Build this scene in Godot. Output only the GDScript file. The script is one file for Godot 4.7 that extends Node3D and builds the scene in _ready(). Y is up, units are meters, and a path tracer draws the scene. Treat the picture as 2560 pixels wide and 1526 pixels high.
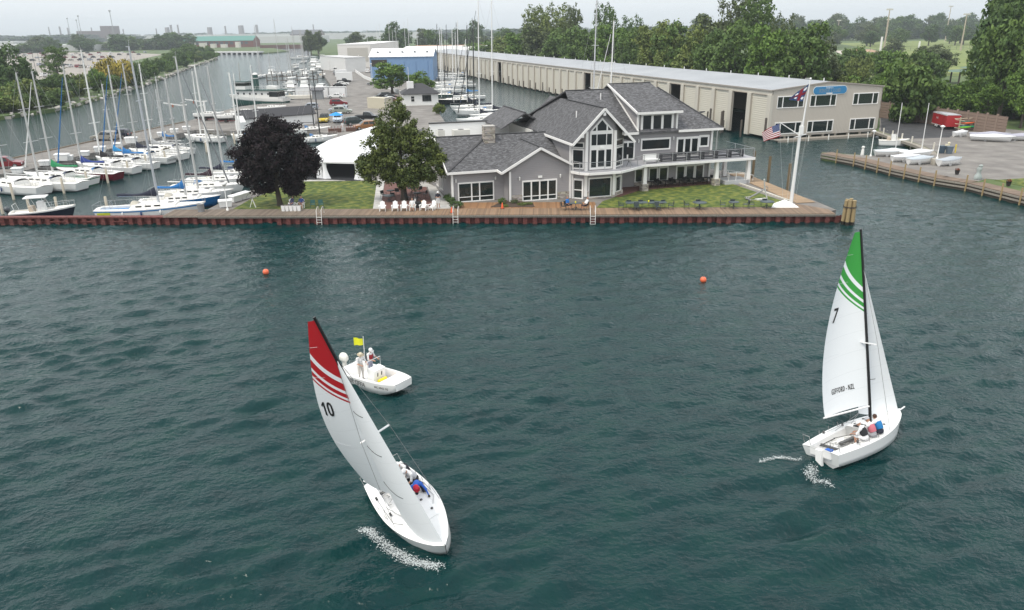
extends Node3D
# A yacht club on a river seen from the air: x right, y up, distance from the camera = -z (metres).

var rng := RandomNumberGenerator.new()
var used := {}
var mats := {}
var cache := {}

class M:
	var st := SurfaceTool.new()
	var k := Color.WHITE
	func _init():
		st.begin(Mesh.PRIMITIVE_TRIANGLES)
		st.set_smooth_group(-1)
	func col(c: Color) -> M:
		k = c
		return self
	func v(p: Vector3) -> void:
		st.set_color(k)
		st.add_vertex(p)
	func tri(a: Vector3, b: Vector3, c: Vector3) -> void:
		v(a); v(c); v(b)
	func quad(a: Vector3, b: Vector3, c: Vector3, d: Vector3) -> void:
		tri(a, b, c); tri(a, c, d)
	func box(c: Vector3, s: Vector3, b := Basis.IDENTITY) -> M:
		var x := b.x * s.x * 0.5
		var y := b.y * s.y * 0.5
		var z := b.z * s.z * 0.5
		for f in [[x, y, z], [-x, z, y], [y, z, x], [-y, x, z], [z, x, y], [-z, y, x]]:
			var o: Vector3 = c + f[0]
			quad(o - f[1] - f[2], o + f[1] - f[2], o + f[1] + f[2], o - f[1] + f[2])
		return self
	func beam(a: Vector3, b: Vector3, w: float, h: float, up := Vector3.UP) -> M:
		var x := (b - a).normalized()
		if absf(x.dot(up)) > 0.99:
			up = Vector3.RIGHT
		var z := x.cross(up).normalized()
		return box((a + b) * 0.5, Vector3((b - a).length(), h, w), Basis(x, z.cross(x), z))
	func loft(rings: Array, closed: bool, smooth := true) -> M:
		st.set_smooth_group(1 if smooth else -1)
		for i in rings.size() - 1:
			var a: Array = rings[i]
			var b: Array = rings[i + 1]
			var n := a.size()
			for j in (n if closed else n - 1):
				quad(a[j], a[(j + 1) % n], b[(j + 1) % n], b[j])
		st.set_smooth_group(-1)
		return self
	func fan(ring: Array, flip := false) -> M:
		for j in range(1, ring.size() - 1):
			if flip:
				tri(ring[0], ring[j + 1], ring[j])
			else:
				tri(ring[0], ring[j], ring[j + 1])
		return self
	func tube(pts: Array, r, n := 6, caps := true) -> M:
		var rings := []
		var up := Vector3.UP
		for i in pts.size():
			var t: Vector3 = (pts[mini(i + 1, pts.size() - 1)] - pts[maxi(i - 1, 0)]).normalized()
			var x := up.cross(t)
			if x.length() < 0.05:
				x = Vector3.RIGHT.cross(t)
			if x.length() < 0.05:
				x = Vector3.FORWARD.cross(t)
			x = x.normalized()
			var y := t.cross(x)
			var rr: float = r[i] if r is Array else r
			var ring := []
			for j in n:
				var a := TAU * j / n
				ring.append(pts[i] + (x * cos(a) + y * sin(a)) * rr)
			rings.append(ring)
		loft(rings, true)
		if caps:
			fan(rings[0], true)
			fan(rings[-1])
		return self
	func lathe(o: Vector3, prof: Array, n := 10, smooth := true) -> M:
		var rings := []
		for p in prof:
			var ring := []
			for j in n:
				var a := TAU * j / n
				ring.append(o + Vector3(cos(a) * p[0], p[1], -sin(a) * p[0]))
			rings.append(ring)
		return loft(rings, true, smooth)
	func ball(o: Vector3, r: Vector3, n := 10) -> M:
		var rings := []
		for i in n / 2 + 1:
			var f := -PI / 2 + PI * i / (n / 2)
			var ring := []
			for j in n:
				var a := TAU * j / n
				ring.append(o + Vector3(cos(f) * cos(a), sin(f), -cos(f) * sin(a)) * r)
			rings.append(ring)
		return loft(rings, true)
	func extr(poly: PackedVector2Array, o: Vector3, ax: Vector3, ay: Vector3, depth: float) -> M:
		if Geometry2D.is_polygon_clockwise(poly) :
			poly = poly.duplicate()
			poly.reverse()
		var dz := -ax.cross(ay).normalized() * depth
		var ix := Geometry2D.triangulate_polygon(poly)
		var p := []
		for q in poly:
			p.append(o + ax * q.x + ay * q.y)
		for i in range(0, ix.size(), 3):
			var a: Vector3 = p[ix[i]]
			var b: Vector3 = p[ix[i + 1]]
			var c: Vector3 = p[ix[i + 2]]
			if (b - a).cross(c - a).dot(dz) > 0:
				var s := b; b = c; c = s
			tri(a, b, c)
			if depth > 0.0:
				tri(a + dz, c + dz, b + dz)
		if depth > 0.0:
			for i in p.size():
				var j := (i + 1) % p.size()
				quad(p[i] + dz, p[j] + dz, p[j], p[i])
		return self
	func slab(pts: Array, thick: float) -> M:  # a convex plane piece with thickness downwards
		var d := Vector3(0, -thick, 0)
		fan(pts)
		for i in pts.size():
			var j := (i + 1) % pts.size()
			quad(pts[i] + d, pts[j] + d, pts[j], pts[i])
		var low := []
		for p in pts:
			low.append(p + d)
		fan(low, true)
		return self
	func mesh() -> ArrayMesh:
		st.generate_normals()
		return st.commit()

func P(x: float, h: float, d: float) -> Vector3:
	return Vector3(x, h, -d)

func numbered(called: String) -> String:
	var n: int = used.get(called, 0)
	used[called] = n + 1
	return called if n == 0 else "%s_%03d" % [called, n]

func tag(o: Node, label: String, category: String, group := "", kind := "") -> Node:
	if label: o.set_meta("label", label)
	if category: o.set_meta("category", category)
	if group: o.set_meta("group", group)
	if kind: o.set_meta("kind", kind)
	return o

func thing(called: String, label: String, category: String, at: Vector3, turn := 0.0, group := "") -> Node3D:
	var o := Node3D.new()
	o.name = numbered(called)
	add_child(o)
	o.position = at
	o.rotation.y = turn
	tag(o, label, category, group)
	return o

func part(parent: Node, called: String, m, mt: Material, kind := "") -> MeshInstance3D:
	var o := MeshInstance3D.new()
	o.mesh = m.mesh() if m is M else m
	o.material_override = mt
	o.name = called
	parent.add_child(o, true)
	if kind: o.set_meta("kind", kind)
	return o

func single(called: String, label: String, category: String, m, mt: Material, at := Vector3.ZERO, turn := 0.0, group := "", kind := "") -> MeshInstance3D:
	var o := MeshInstance3D.new()
	o.name = numbered(called)
	o.mesh = m.mesh() if m is M else m
	o.material_override = mt
	add_child(o)
	o.position = at
	o.rotation.y = turn
	tag(o, label, category, group, kind)
	return o

func dup(o: Node3D, at: Vector3, turn: float, label := "", sc := Vector3.ONE, group := "") -> Node3D:
	var c: Node3D = o.duplicate()
	c.name = numbered(o.get_meta("base", "") if o.has_meta("base") else _base(o.name))
	add_child(c)
	c.position = at
	c.rotation.y = turn
	c.scale = sc
	if label: c.set_meta("label", label)
	if group: c.set_meta("group", group)
	return c

func _base(n: String) -> String:
	var r := RegEx.create_from_string("_\\d{3}$")
	return r.sub(n, "")

func structure(called: String, m, mt: Material) -> MeshInstance3D:
	var o := MeshInstance3D.new()
	o.name = numbered(called)
	o.mesh = m.mesh() if m is M else m
	o.material_override = mt
	o.set_meta("kind", "structure")
	add_child(o)
	return o

func C(r: float, g: float, b: float, rough := 0.7, metal := 0.0) -> StandardMaterial3D:
	var key := "%.3f %.3f %.3f %.2f %.2f" % [r, g, b, rough, metal]
	if not mats.has(key):
		var m := StandardMaterial3D.new()
		m.albedo_color = Color(r, g, b).linear_to_srgb()
		m.roughness = rough
		m.metallic = metal
		mats[key] = m
	return mats[key]

func vcol(rough := 0.8, back := 0.0) -> StandardMaterial3D:
	var key := "v%.2f %.2f" % [rough, back]
	if not mats.has(key):
		var m := StandardMaterial3D.new()
		m.vertex_color_use_as_albedo = true
		m.roughness = rough
		if back > 0.0:
			m.backlight_enabled = true
			m.backlight = Color(back * 0.7, back, back * 0.35)
		mats[key] = m
	return mats[key]

func noise_tex(freq: float, seed_: int, ramp: Array, oct := 4, size := 512, type := FastNoiseLite.TYPE_SIMPLEX_SMOOTH) -> NoiseTexture2D:
	var n := FastNoiseLite.new()
	n.noise_type = type
	n.frequency = freq
	n.seed = seed_
	n.fractal_octaves = oct
	var t := NoiseTexture2D.new()
	t.width = size
	t.height = size
	t.seamless = true
	t.noise = n
	if ramp.size():
		var g := Gradient.new()
		var offs := PackedFloat32Array()
		var cols := PackedColorArray()
		for i in ramp.size():
			offs.append(ramp[i][0])
			cols.append(Color(ramp[i][1], ramp[i][2], ramp[i][3]).linear_to_srgb())
		g.offsets = offs
		g.colors = cols
		t.color_ramp = g
	return t

# a surface whose colour wanders between the colours of a ramp, in world space
func N(key: String, ramp: Array, metres: float, rough := 0.9, freq := 0.012, oct := 5, bump := 0.0) -> StandardMaterial3D:
	if mats.has(key):
		return mats[key]
	var m := StandardMaterial3D.new()
	m.roughness = rough
	m.albedo_texture = noise_tex(freq, key.hash() % 1000, ramp, oct)
	m.uv1_triplanar = true
	m.uv1_world_triplanar = true
	m.uv1_scale = Vector3.ONE / metres
	if bump > 0.0:
		var t := noise_tex(0.03, key.hash() % 997, [], 4, 256)
		t.as_normal_map = true
		t.bump_strength = 6.0
		m.normal_enabled = true
		m.normal_texture = t
		m.normal_scale = bump
	mats[key] = m
	return m

# a normal map of evenly spaced ridges along one direction of a texture, drawn as relief
func ridge_tex(across_x: bool, sharp: bool, size := 64) -> ImageTexture:
	var im := Image.create(size, size, false, Image.FORMAT_RGB8)
	for y in size:
		for x in size:
			var f: float = float(x if across_x else y) / size
			var s := 0.0
			if sharp:
				s = 0.12 if f < 0.86 else -0.9
			else:
				s = sin(TAU * f) * 0.7
			var n := Vector3(s, 0, 1).normalized() if across_x else Vector3(0, s, 1).normalized()
			im.set_pixel(x, y, Color(n.x * 0.5 + 0.5, n.y * 0.5 + 0.5, n.z * 0.5 + 0.5))
	return ImageTexture.create_from_image(im)

func ridged(key: String, c: Color, period: float, across_x: bool, sharp: bool, rough := 0.6, strength := 0.6) -> StandardMaterial3D:
	if mats.has(key):
		return mats[key]
	var m := StandardMaterial3D.new()
	m.albedo_color = c.linear_to_srgb()
	m.roughness = rough
	m.normal_enabled = true
	m.normal_texture = ridge_tex(across_x, sharp)
	m.normal_scale = strength
	m.uv1_triplanar = true
	m.uv1_scale = Vector3.ONE / period
	mats[key] = m
	return m

func glass(key := "glass", a := 0.5, tint := Color(0.02, 0.035, 0.035)) -> StandardMaterial3D:
	if mats.has(key):
		return mats[key]
	var m := StandardMaterial3D.new()
	m.albedo_color = Color(tint.linear_to_srgb(), a)
	m.transparency = BaseMaterial3D.TRANSPARENCY_ALPHA
	m.roughness = 0.03
	mats[key] = m
	return m

func dark_glass() -> StandardMaterial3D:
	return C(0.012, 0.016, 0.017, 0.06)

func _ready() -> void:
	rng.seed = 7
	make_camera_and_light()
	make_water()
	make_ground()
	make_seawall()
	make_clubhouse()
	make_boathouse()
	make_yard_buildings()
	make_tent()
	make_far_town()
	make_trees()
	make_marina()
	make_racing_boats()
	make_cars()
	make_club_furniture()
	make_right_yard()
	make_people()

func make_camera_and_light() -> void:
	var cam := Camera3D.new()
	cam.name = "camera"
	cam.fov = 44.18
	cam.near = 0.5
	cam.far = 9000.0
	add_child(cam)
	cam.position = Vector3(0, 19, 0)
	cam.basis = Basis(Vector3.RIGHT, deg_to_rad(-20.127)) * Basis(Vector3.BACK, deg_to_rad(-0.75))
	var env := Environment.new()
	env.background_mode = Environment.BG_SKY
	var sky := Sky.new()
	var sm := ProceduralSkyMaterial.new()
	sm.sky_top_color = Color(0.97, 0.985, 1.0)
	sm.sky_horizon_color = Color(0.745, 0.762, 0.772)
	sm.sky_curve = 0.09
	sm.ground_bottom_color = Color(0.25, 0.29, 0.29)
	sm.ground_horizon_color = Color(0.7, 0.73, 0.75)
	sm.sun_angle_max = 1.0
	sky.sky_material = sm
	env.sky = sky
	env.tonemap_mode = Environment.TONE_MAPPER_LINEAR
	env.tonemap_exposure = 1.55
	env.sdfgi_enabled = true
	env.ssao_enabled = true
	env.ssil_enabled = true
	env.fog_enabled = true
	env.fog_density = 0.00018
	env.fog_light_color = Color(0.86, 0.90, 0.93)
	var we := WorldEnvironment.new()
	we.name = "environment"
	we.environment = env
	add_child(we)
	var sun := DirectionalLight3D.new()
	sun.name = "sun"
	sun.light_energy = 0.5
	sun.light_color = Color(1.0, 0.97, 0.92)
	sun.light_angular_distance = 12.0
	sun.shadow_enabled = true
	add_child(sun)
	sun.rotation_degrees = Vector3(-58, -50, 0)

# ---------------------------------------------------------------- water
var waves := []

func wave_height(x: float, z: float) -> float:
	var h := 0.0
	for w in waves:
		h += w.w * sin(w.x * x + w.y * z + w.z)
	return h

func make_water() -> void:
	var r := RandomNumberGenerator.new()
	r.seed = 21
	for i in 38:
		var wl := 0.42 * pow(7.0, r.randf())
		var dir := deg_to_rad(122.0 + r.randfn(0.0, 24.0))
		var k := TAU / wl
		waves.append(Vector4(cos(dir) * k, -sin(dir) * k, r.randf() * TAU, 0.0074 * pow(wl, 0.9)))
	var gust := FastNoiseLite.new()
	gust.seed = 5
	gust.frequency = 0.035
	gust.fractal_octaves = 3
	var vs := PackedVector3Array()
	var ix := PackedInt32Array()
	# x0, x1, d0, d1, step, size of the waves
	for g in [[-38.0, 38.0, 9.0, 46.0, 0.17, 1.0], [-66.0, 66.0, 45.6, 79.0, 0.3, 1.0], [27.0, 74.0, 78.0, 140.0, 0.42, 0.55]]:
		var nx := int((g[1] - g[0]) / g[4]) + 1
		var nd := int((g[3] - g[2]) / g[4]) + 1
		var first := vs.size()
		for j in nd:
			var z: float = -(g[2] + j * g[4])
			for i in nx:
				var x: float = g[0] + i * g[4]
				var a: float = (0.95 + 0.75 * gust.get_noise_2d(x, z * 1.6)) * g[5]
				var wh := wave_height(x, z)
				vs.append(Vector3(x, (wh + 2.2 * wh * absf(wh)) * a, z))
		for j in nd - 1:
			for i in nx - 1:
				var o := first + j * nx + i
				ix.append_array([o, o + nx, o + 1, o + 1, o + nx, o + nx + 1])
	for q in [[-4000.0, 4000.0, 78.7, 3600.0], [-4000.0, -65.8, -300.0, 78.7], [65.8, 4000.0, -300.0, 78.7], [-65.8, 65.8, -300.0, 9.2], [-65.8, -37.9, 9.2, 45.8], [37.9, 65.8, 9.2, 45.8]]:
		var o := vs.size()
		for p in [[q[0], q[2]], [q[1], q[2]], [q[1], q[3]], [q[0], q[3]]]:
			vs.append(Vector3(p[0], -0.03, -p[1]))
		ix.append_array([o, o + 3, o + 1, o + 1, o + 3, o + 2])
	var ns := PackedVector3Array()
	ns.resize(vs.size())
	for i in range(0, ix.size(), 3):
		var n := (vs[ix[i + 2]] - vs[ix[i]]).cross(vs[ix[i + 1]] - vs[ix[i]])
		if n.y < 0:
			n = -n
		for j in 3:
			ns[ix[i + j]] += n
	for i in ns.size():
		ns[i] = ns[i].normalized()
	var arr := []
	arr.resize(Mesh.ARRAY_MAX)
	arr[Mesh.ARRAY_VERTEX] = vs
	arr[Mesh.ARRAY_NORMAL] = ns
	arr[Mesh.ARRAY_INDEX] = ix
	var am := ArrayMesh.new()
	am.add_surface_from_arrays(Mesh.PRIMITIVE_TRIANGLES, arr)
	var m := StandardMaterial3D.new()
	m.albedo_texture = noise_tex(0.006, 3, [[0.0, 0.0007, 0.019, 0.021], [0.5, 0.0009, 0.0255, 0.027], [1.0, 0.0025, 0.032, 0.028]], 4)
	m.roughness = 0.07
	m.metallic_specular = 0.28
	m.normal_enabled = true
	var nt := noise_tex(0.022, 9, [], 5, 1024)
	nt.as_normal_map = true
	nt.bump_strength = 9.0
	m.normal_texture = nt
	m.normal_scale = 0.85
	m.uv1_triplanar = true
	m.uv1_world_triplanar = true
	m.uv1_scale = Vector3(1.0 / 11.0, 1.0 / 11.0, 1.0 / 7.0)
	structure("water", am, m)

# ---------------------------------------------------------------- land
const MAIN := [[-33.4, 78.9], [32.6, 76.1], [34.0, 77.0], [33.4, 82.2], [30.4, 90.5], [30.0, 98.0], [22, 110], [6, 132], [-9, 146], [-13, 158], [-18, 190], [-24, 235], [-28, 296], [-40, 400], [-70, 560], [-75, 640.2], [-148, 640.2], [-87, 367], [-64, 281], [-60, 229.5], [-62, 222], [-71, 203], [-71.5, 185], [-71, 168], [-75.8, 138], [-78.6, 117], [-84, 95], [-77.5, 93], [-69.5, 109], [-69, 120], [-66.3, 138], [-63, 153.8], [-53.8, 151.3], [-42.8, 155], [-34.8, 146], [-32.8, 146], [-30.8, 120], [-31.3, 94], [-33, 84.6]]
const FAR := [[-122.7, 186], [-121, 197], [-120, 210], [-126.4, 236], [-138, 288], [-155, 353], [-185, 455], [-226, 612], [-279, 752], [-234, 766], [-230, 830], [-300, 1010], [-262, 1046], [-177, 709], [-148, 640.4], [-75, 640.4], [-36, 462], [-14, 425], [20, 312], [50, 212], [70, 146], [66.5, 139], [65.4, 120.7], [64, 113.8], [63, 111.5], [54, 111.2], [47.5, 115.2], [46.9, 113.6], [49.4, 107.6], [51, 100], [53.2, 93], [55.2, 89.7], [56.7, 81.8], [58, 70], [90, 45], [400, 45], [4000, 900], [4000, 4200], [-4000, 4200], [-1500, 150], [-220, 120], [-128, 165]]

func flat(pts: Array) -> PackedVector2Array:
	var p := PackedVector2Array()
	for q in pts:
		p.append(Vector2(q[0], q[1]))
	return p

func land(called: String, pts: Array, top: float, deep: float, mt: Material) -> MeshInstance3D:
	var m := M.new()
	m.extr(flat(pts), Vector3(0, top, 0), Vector3.RIGHT, Vector3.FORWARD, deep)
	return structure(called, m, mt)

func wall_d(x: float) -> float:  # distance of the seawall's face
	return 76.8 - 0.042 * x

func asphalt() -> StandardMaterial3D:
	return N("asphalt", [[0.0, 0.13, 0.12, 0.112], [0.45, 0.175, 0.162, 0.15], [0.7, 0.2, 0.187, 0.172], [1.0, 0.25, 0.235, 0.215]], 26.0, 0.92, 0.011, 6, 0.25)

func grass() -> StandardMaterial3D:
	return N("grass", [[0.0, 0.03, 0.055, 0.007], [0.38, 0.062, 0.095, 0.012], [0.62, 0.115, 0.14, 0.018], [1.0, 0.23, 0.2, 0.05]], 9.0, 0.95, 0.014, 6, 0.8)

func make_ground() -> void:
	land("ground", MAIN, 0.9, 2.2, asphalt())
	land("terrain", FAR, 0.9, 2.2, N("earth", [[0.0, 0.03, 0.06, 0.014], [0.5, 0.06, 0.1, 0.022], [1.0, 0.13, 0.14, 0.05]], 60.0))
	# lawns, walks and patio lie as thin sheets on the ground
	land("lawn", [[-30.4, 80.7], [-14.9, 80.0], [-17.2, 96.4], [-26.5, 96.6], [-28.6, 92.5], [-30.1, 86.2]], 0.94, 0.035, grass())
	land("lawn", [[9.2, 79.3], [30.2, 78.6], [30.2, 80.5], [27.2, 91.2], [25.6, 92.6], [23.0, 92.0], [15.5, 89.2], [12.4, 85.2], [10.2, 82.4]], 0.94, 0.035, grass())
	var conc := N("concrete", [[0.0, 0.36, 0.35, 0.33], [0.5, 0.45, 0.44, 0.42], [1.0, 0.54, 0.53, 0.5]], 8.0, 0.85)
	var brick := N("brick_paving", [[0.0, 0.10, 0.045, 0.038], [0.5, 0.15, 0.07, 0.058], [1.0, 0.2, 0.1, 0.085]], 3.0, 0.9, 0.03)
	land("path", [[-14.9, 79.9], [-14.1, 79.9], [-16.3, 97.4], [-17.3, 97.4]], 0.955, 0.05, conc)
	land("patio", [[-14.1, 79.9], [-9.6, 79.7], [-8.4, 80.6], [-10.4, 92.0], [-16.0, 95.6]], 0.945, 0.04, brick)
	land("path", [[-9.5, 79.65], [-5.9, 79.5], [-7.1, 83.4], [-9.2, 92.0], [-11.4, 96.0], [-12.0, 92.0], [-10.2, 92.0], [-8.3, 80.6]], 0.955, 0.05, conc)
	land("path", [[-30.0, 97.6], [-17.0, 97.6], [-17.0, 97.0], [-25.5, 96.8], [-29.0, 96.5]], 0.955, 0.05, conc)
	land("patio", [[12.4, 84.6], [15.3, 88.2], [24.2, 91.4], [26.2, 92.0], [25.0, 96.5], [12.0, 92.0], [11.5, 85.2]], 0.965, 0.05, brick)
	var pavement := N("tar", [[0.0, 0.03, 0.031, 0.034], [0.6, 0.045, 0.046, 0.05], [1.0, 0.07, 0.068, 0.068]], 14.0, 0.9)
	land("yard", [[49.6, 113.0], [51.4, 107.9], [53.0, 100.6], [55.0, 94.0], [57.0, 90.9], [58.9, 92.6], [62.5, 90], [64, 88.5], [100, 70], [100, 120], [86, 148], [77, 160], [70.6, 146], [67.0, 138.8], [65.6, 120.7], [64.2, 113.8], [62.9, 111.3], [54.0, 110.9]], 0.93, 0.03, asphalt())
	land("yard", [[66.2, 128], [67.3, 138.6], [70.8, 145.8], [77, 159.6], [83.5, 145], [80, 136.5], [74.5, 129]], 0.935, 0.03, pavement)
	land("lawn", [[59.4, 91.6], [64, 92.6], [80, 80], [62, 86], [60.2, 88.2]], 0.945, 0.035, grass())
	# river bank parking lot, park and road
	land("parking_lot", [[-168, 250], [-172, 300], [-205, 380], [-252, 500], [-330, 760], [-460, 900], [-760, 900], [-500, 300], [-300, 240]], 0.93, 0.03, N("pale_asphalt", [[0.0, 0.2, 0.18, 0.16], [0.5, 0.27, 0.245, 0.215], [1.0, 0.33, 0.3, 0.27]], 90.0))
	land("park_lawn", [[112, 290], [182, 345], [215, 430], [270, 560], [350, 850], [600, 990], [380, 560], [250, 380], [170, 290]], 0.93, 0.03, N("park_grass", [[0.0, 0.09, 0.13, 0.025], [0.5, 0.14, 0.18, 0.035], [1.0, 0.2, 0.22, 0.06]], 70.0))
	land("infield", [[252, 560], [262, 556], [284, 620], [270, 634]], 0.94, 0.005, C(0.36, 0.23, 0.14, 0.95))
	land("road", [[120, 352], [142, 366], [205, 430], [260, 600], [248, 604], [190, 436], [136, 378], [112, 366]], 0.94, 0.005, C(0.42, 0.38, 0.33, 0.95))
	# rocks of the far bank
	var stones := M.new()
	var r := RandomNumberGenerator.new()
	r.seed = 3
	for i in 9:
		var a := Vector2(FAR[i][0], FAR[i][1])
		var b := Vector2(FAR[i + 1][0], FAR[i + 1][1])
		var n := int(a.distance_to(b) / 1.1)
		for j in mini(n, 160):
			var p := a.lerp(b, r.randf())
			var c := r.randf_range(0.22, 0.5)
			var s := r.randf_range(0.3, 1.0)
			stones.col(Color(c, c * 0.95, c * 0.87))
			stones.box(P(p.x + r.randf_range(-2.2, 0.8), r.randf_range(0.0, 1.0), p.y), Vector3(s * 1.4, s * 0.8, s * 1.2), Basis.from_euler(Vector3(r.randf() * 0.6, r.randf() * 6.0, r.randf() * 0.6)))
	single("shore_rocks", "pale broken rocks lining the far river bank", "rocks", stones, vcol(), Vector3.ZERO, 0.0, "", "stuff")
	# low railing and kerb along the slip dock's river side
	var kerb := M.new()
	var run := [P(-78.4, 0, 117), P(-75.6, 0, 138), P(-72.7, 0, 156), P(-70.9, 0, 168)]
	for i in run.size() - 1:
		kerb.beam(run[i] + Vector3.UP * 1.0, run[i + 1] + Vector3.UP * 1.0, 0.25, 0.2)
	structure("kerb", kerb, C(0.2, 0.16, 0.12, 0.9))
	var lines := M.new()
	for i in 14:
		var d := 108.0 + i * 3.1
		var x0: float = lerpf(-71.4, -66.9, (d - 108.0) / 30.0)
		lines.box(P(x0 - 1.6, 0.905, d), Vector3(3.6, 0.008, 0.1), Basis(Vector3.UP, 0.12))
	for i in 20:
		var d := 160.0 + i * 3.0
		lines.box(P(-33.0 - i * 0.05, 0.905, d), Vector3(4.6, 0.008, 0.1), Basis(Vector3.UP, -0.05))
	structure("painted_lines", lines, C(0.5, 0.48, 0.4, 0.9))

# ---------------------------------------------------------------- seawall and boardwalk
func make_seawall() -> void:
	var wall := thing("seawall", "rust red corrugated steel sheet piling along the river edge", "seawall", P(0, 0, 76.8), -0.042)
	var steel := N("rust_steel", [[0.0, 0.035, 0.012, 0.011], [0.35, 0.11, 0.03, 0.026], [0.65, 0.15, 0.042, 0.035], [1.0, 0.2, 0.085, 0.065]], 4.0, 0.75, 0.02)
	var shapes := []
	for k in 3:
		var pm := M.new()
		var ring := []
		for y in [-1.2, 0.74 - 0.02 * k]:
			var line := []
			for p in [[-0.5, -0.22], [-0.3, -0.22], [-0.22, 0.12], [0.22, 0.12], [0.3, -0.22], [0.5, -0.22]]:
				line.append(Vector3(p[0], y, p[1]))
			ring.append(line)
		pm.loft(ring, false, false)
		shapes.append(pm.mesh())
	for i in 98:
		var o := part(wall, "sheet_pile", shapes[i % 3], steel)
		o.position = Vector3(-63.5 + i, 0, 0.1)
	# the cap: a pale channel under the boards, bare rusty channel further along
	var cap := M.new()
	cap.box(Vector3(-48.5, 0.78, -0.08), Vector3(30.0, 0.14, 0.75))
	part(wall, "steel_cap", cap, steel)
	var waler := M.new()
	waler.box(Vector3(0.1, 0.72, 0.24), Vector3(66.4, 0.16, 0.09))
	part(wall, "waler", waler, N("weathered_timber", [[0.0, 0.16, 0.14, 0.115], [0.5, 0.26, 0.235, 0.2], [1.0, 0.36, 0.33, 0.28]], 2.5, 0.9, 0.03))
	for i in 7:
		var bar := M.new()
		bar.box(Vector3(-62.0 + i * 3.4, 0.34, 0.26), Vector3(1.6, 0.12, 0.06))
		part(wall, "tie_bar", bar, steel)
	# boardwalk: boards joined into one part; each board a box of its own tone
	var deck := thing("boardwalk", "brown weathered timber boardwalk on top of the red seawall", "boardwalk", P(0, 0.9, 76.8), -0.042)
	var r := RandomNumberGenerator.new()
	r.seed = 12
	var bm := M.new()
	var x := -36.8
	while x < 33.2:
		var tone := r.randf_range(0.75, 1.2)
		var red := clampf((x + 22.0) / 14.0, 0.0, 1.0) if x < 12.0 else clampf(1.0 - (x - 12.0) / 40.0, 0.6, 1.0)
		var c := Color(0.17, 0.135, 0.105).lerp(Color(0.225, 0.145, 0.088), red * r.randf_range(0.8, 1.0)) * tone
		bm.col(c)
		var deep := 2.95
		if x > 29.5: deep = maxf(0.9, 6.0 - (x - 29.5) * 1.1)
		bm.box(Vector3(x, 0.045 + r.randf_range(-0.004, 0.004), 0.32 - deep / 2), Vector3(0.135, 0.045, deep))
		x += 0.145
	part(deck, "boards", bm, vcol(0.85), "stuff")
	var wm := M.new()
	for i in 122:   # the walk along the east side
		var t := i / 122.0
		wm.col(Color(0.3, 0.21, 0.13) * r.randf_range(0.75, 1.2))
		wm.box(Vector3(lerpf(31.9, 28.6, t), 0.05, lerpf(-5.0, -23.0, t)), Vector3(2.2, 0.045, 0.14), Basis(Vector3.UP, 0.22))
	part(deck, "side_walk_boards", wm, vcol(0.85), "stuff")
	var dm := M.new()
	for i in 74:   # the deck in front of the doors
		dm.col(Color(0.25, 0.135, 0.065) * r.randf_range(0.8, 1.15))
		dm.box(Vector3(-5.6 + i * 0.2, 0.035, -4.2), Vector3(0.19, 0.04, 3.0 + 0.06 * sin(i)), Basis(Vector3.UP, 0.0))
	part(deck, "terrace_boards", dm, vcol(0.7), "stuff")
	var edge := M.new()
	edge.box(Vector3(-1.8, -0.05, 0.36), Vector3(70.0, 0.12, 0.06))
	part(deck, "fascia_board", edge, N("weathered_timber", [], 2.5))
	var curb := M.new()
	curb.beam(Vector3(30.4, 0.07, -6.0), Vector3(27.2, 0.07, -16.6), 0.22, 0.14)
	part(deck, "lawn_curb", curb, C(0.55, 0.52, 0.46, 0.9))

# ---------------------------------------------------------------- wall and window pieces
# a wall runs from a along u; its outer face looks along u x up; holes are rectangles (along, height)
func wall_shape(m: M, a: Vector3, u: Vector3, w: float, h: float, holes: Array, th := 0.18) -> M:
	var xs := [0.0, w]
	var ys := [0.0, h]
	for r in holes:
		for q in [r.position.x, r.end.x]: if q > 0 and q < w: xs.append(q)
		for q in [r.position.y, r.end.y]: if q > 0 and q < h: ys.append(q)
	xs.sort(); ys.sort()
	var b := Basis(u, Vector3.UP, u.cross(Vector3.UP))
	for i in xs.size() - 1:
		for j in ys.size() - 1:
			var c := Vector2((xs[i] + xs[i + 1]) / 2, (ys[j] + ys[j + 1]) / 2)
			var open: bool = xs[i + 1] - xs[i] < 0.001 or ys[j + 1] - ys[j] < 0.001
			for r in holes: open = open or r.has_point(c)
			if not open:
				m.box(a + u * c.x + Vector3.UP * c.y - b.z * th / 2, Vector3(xs[i + 1] - xs[i], ys[j + 1] - ys[j], th), b)
	return m

func trim() -> StandardMaterial3D:
	return C(0.78, 0.77, 0.75, 0.5)

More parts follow.
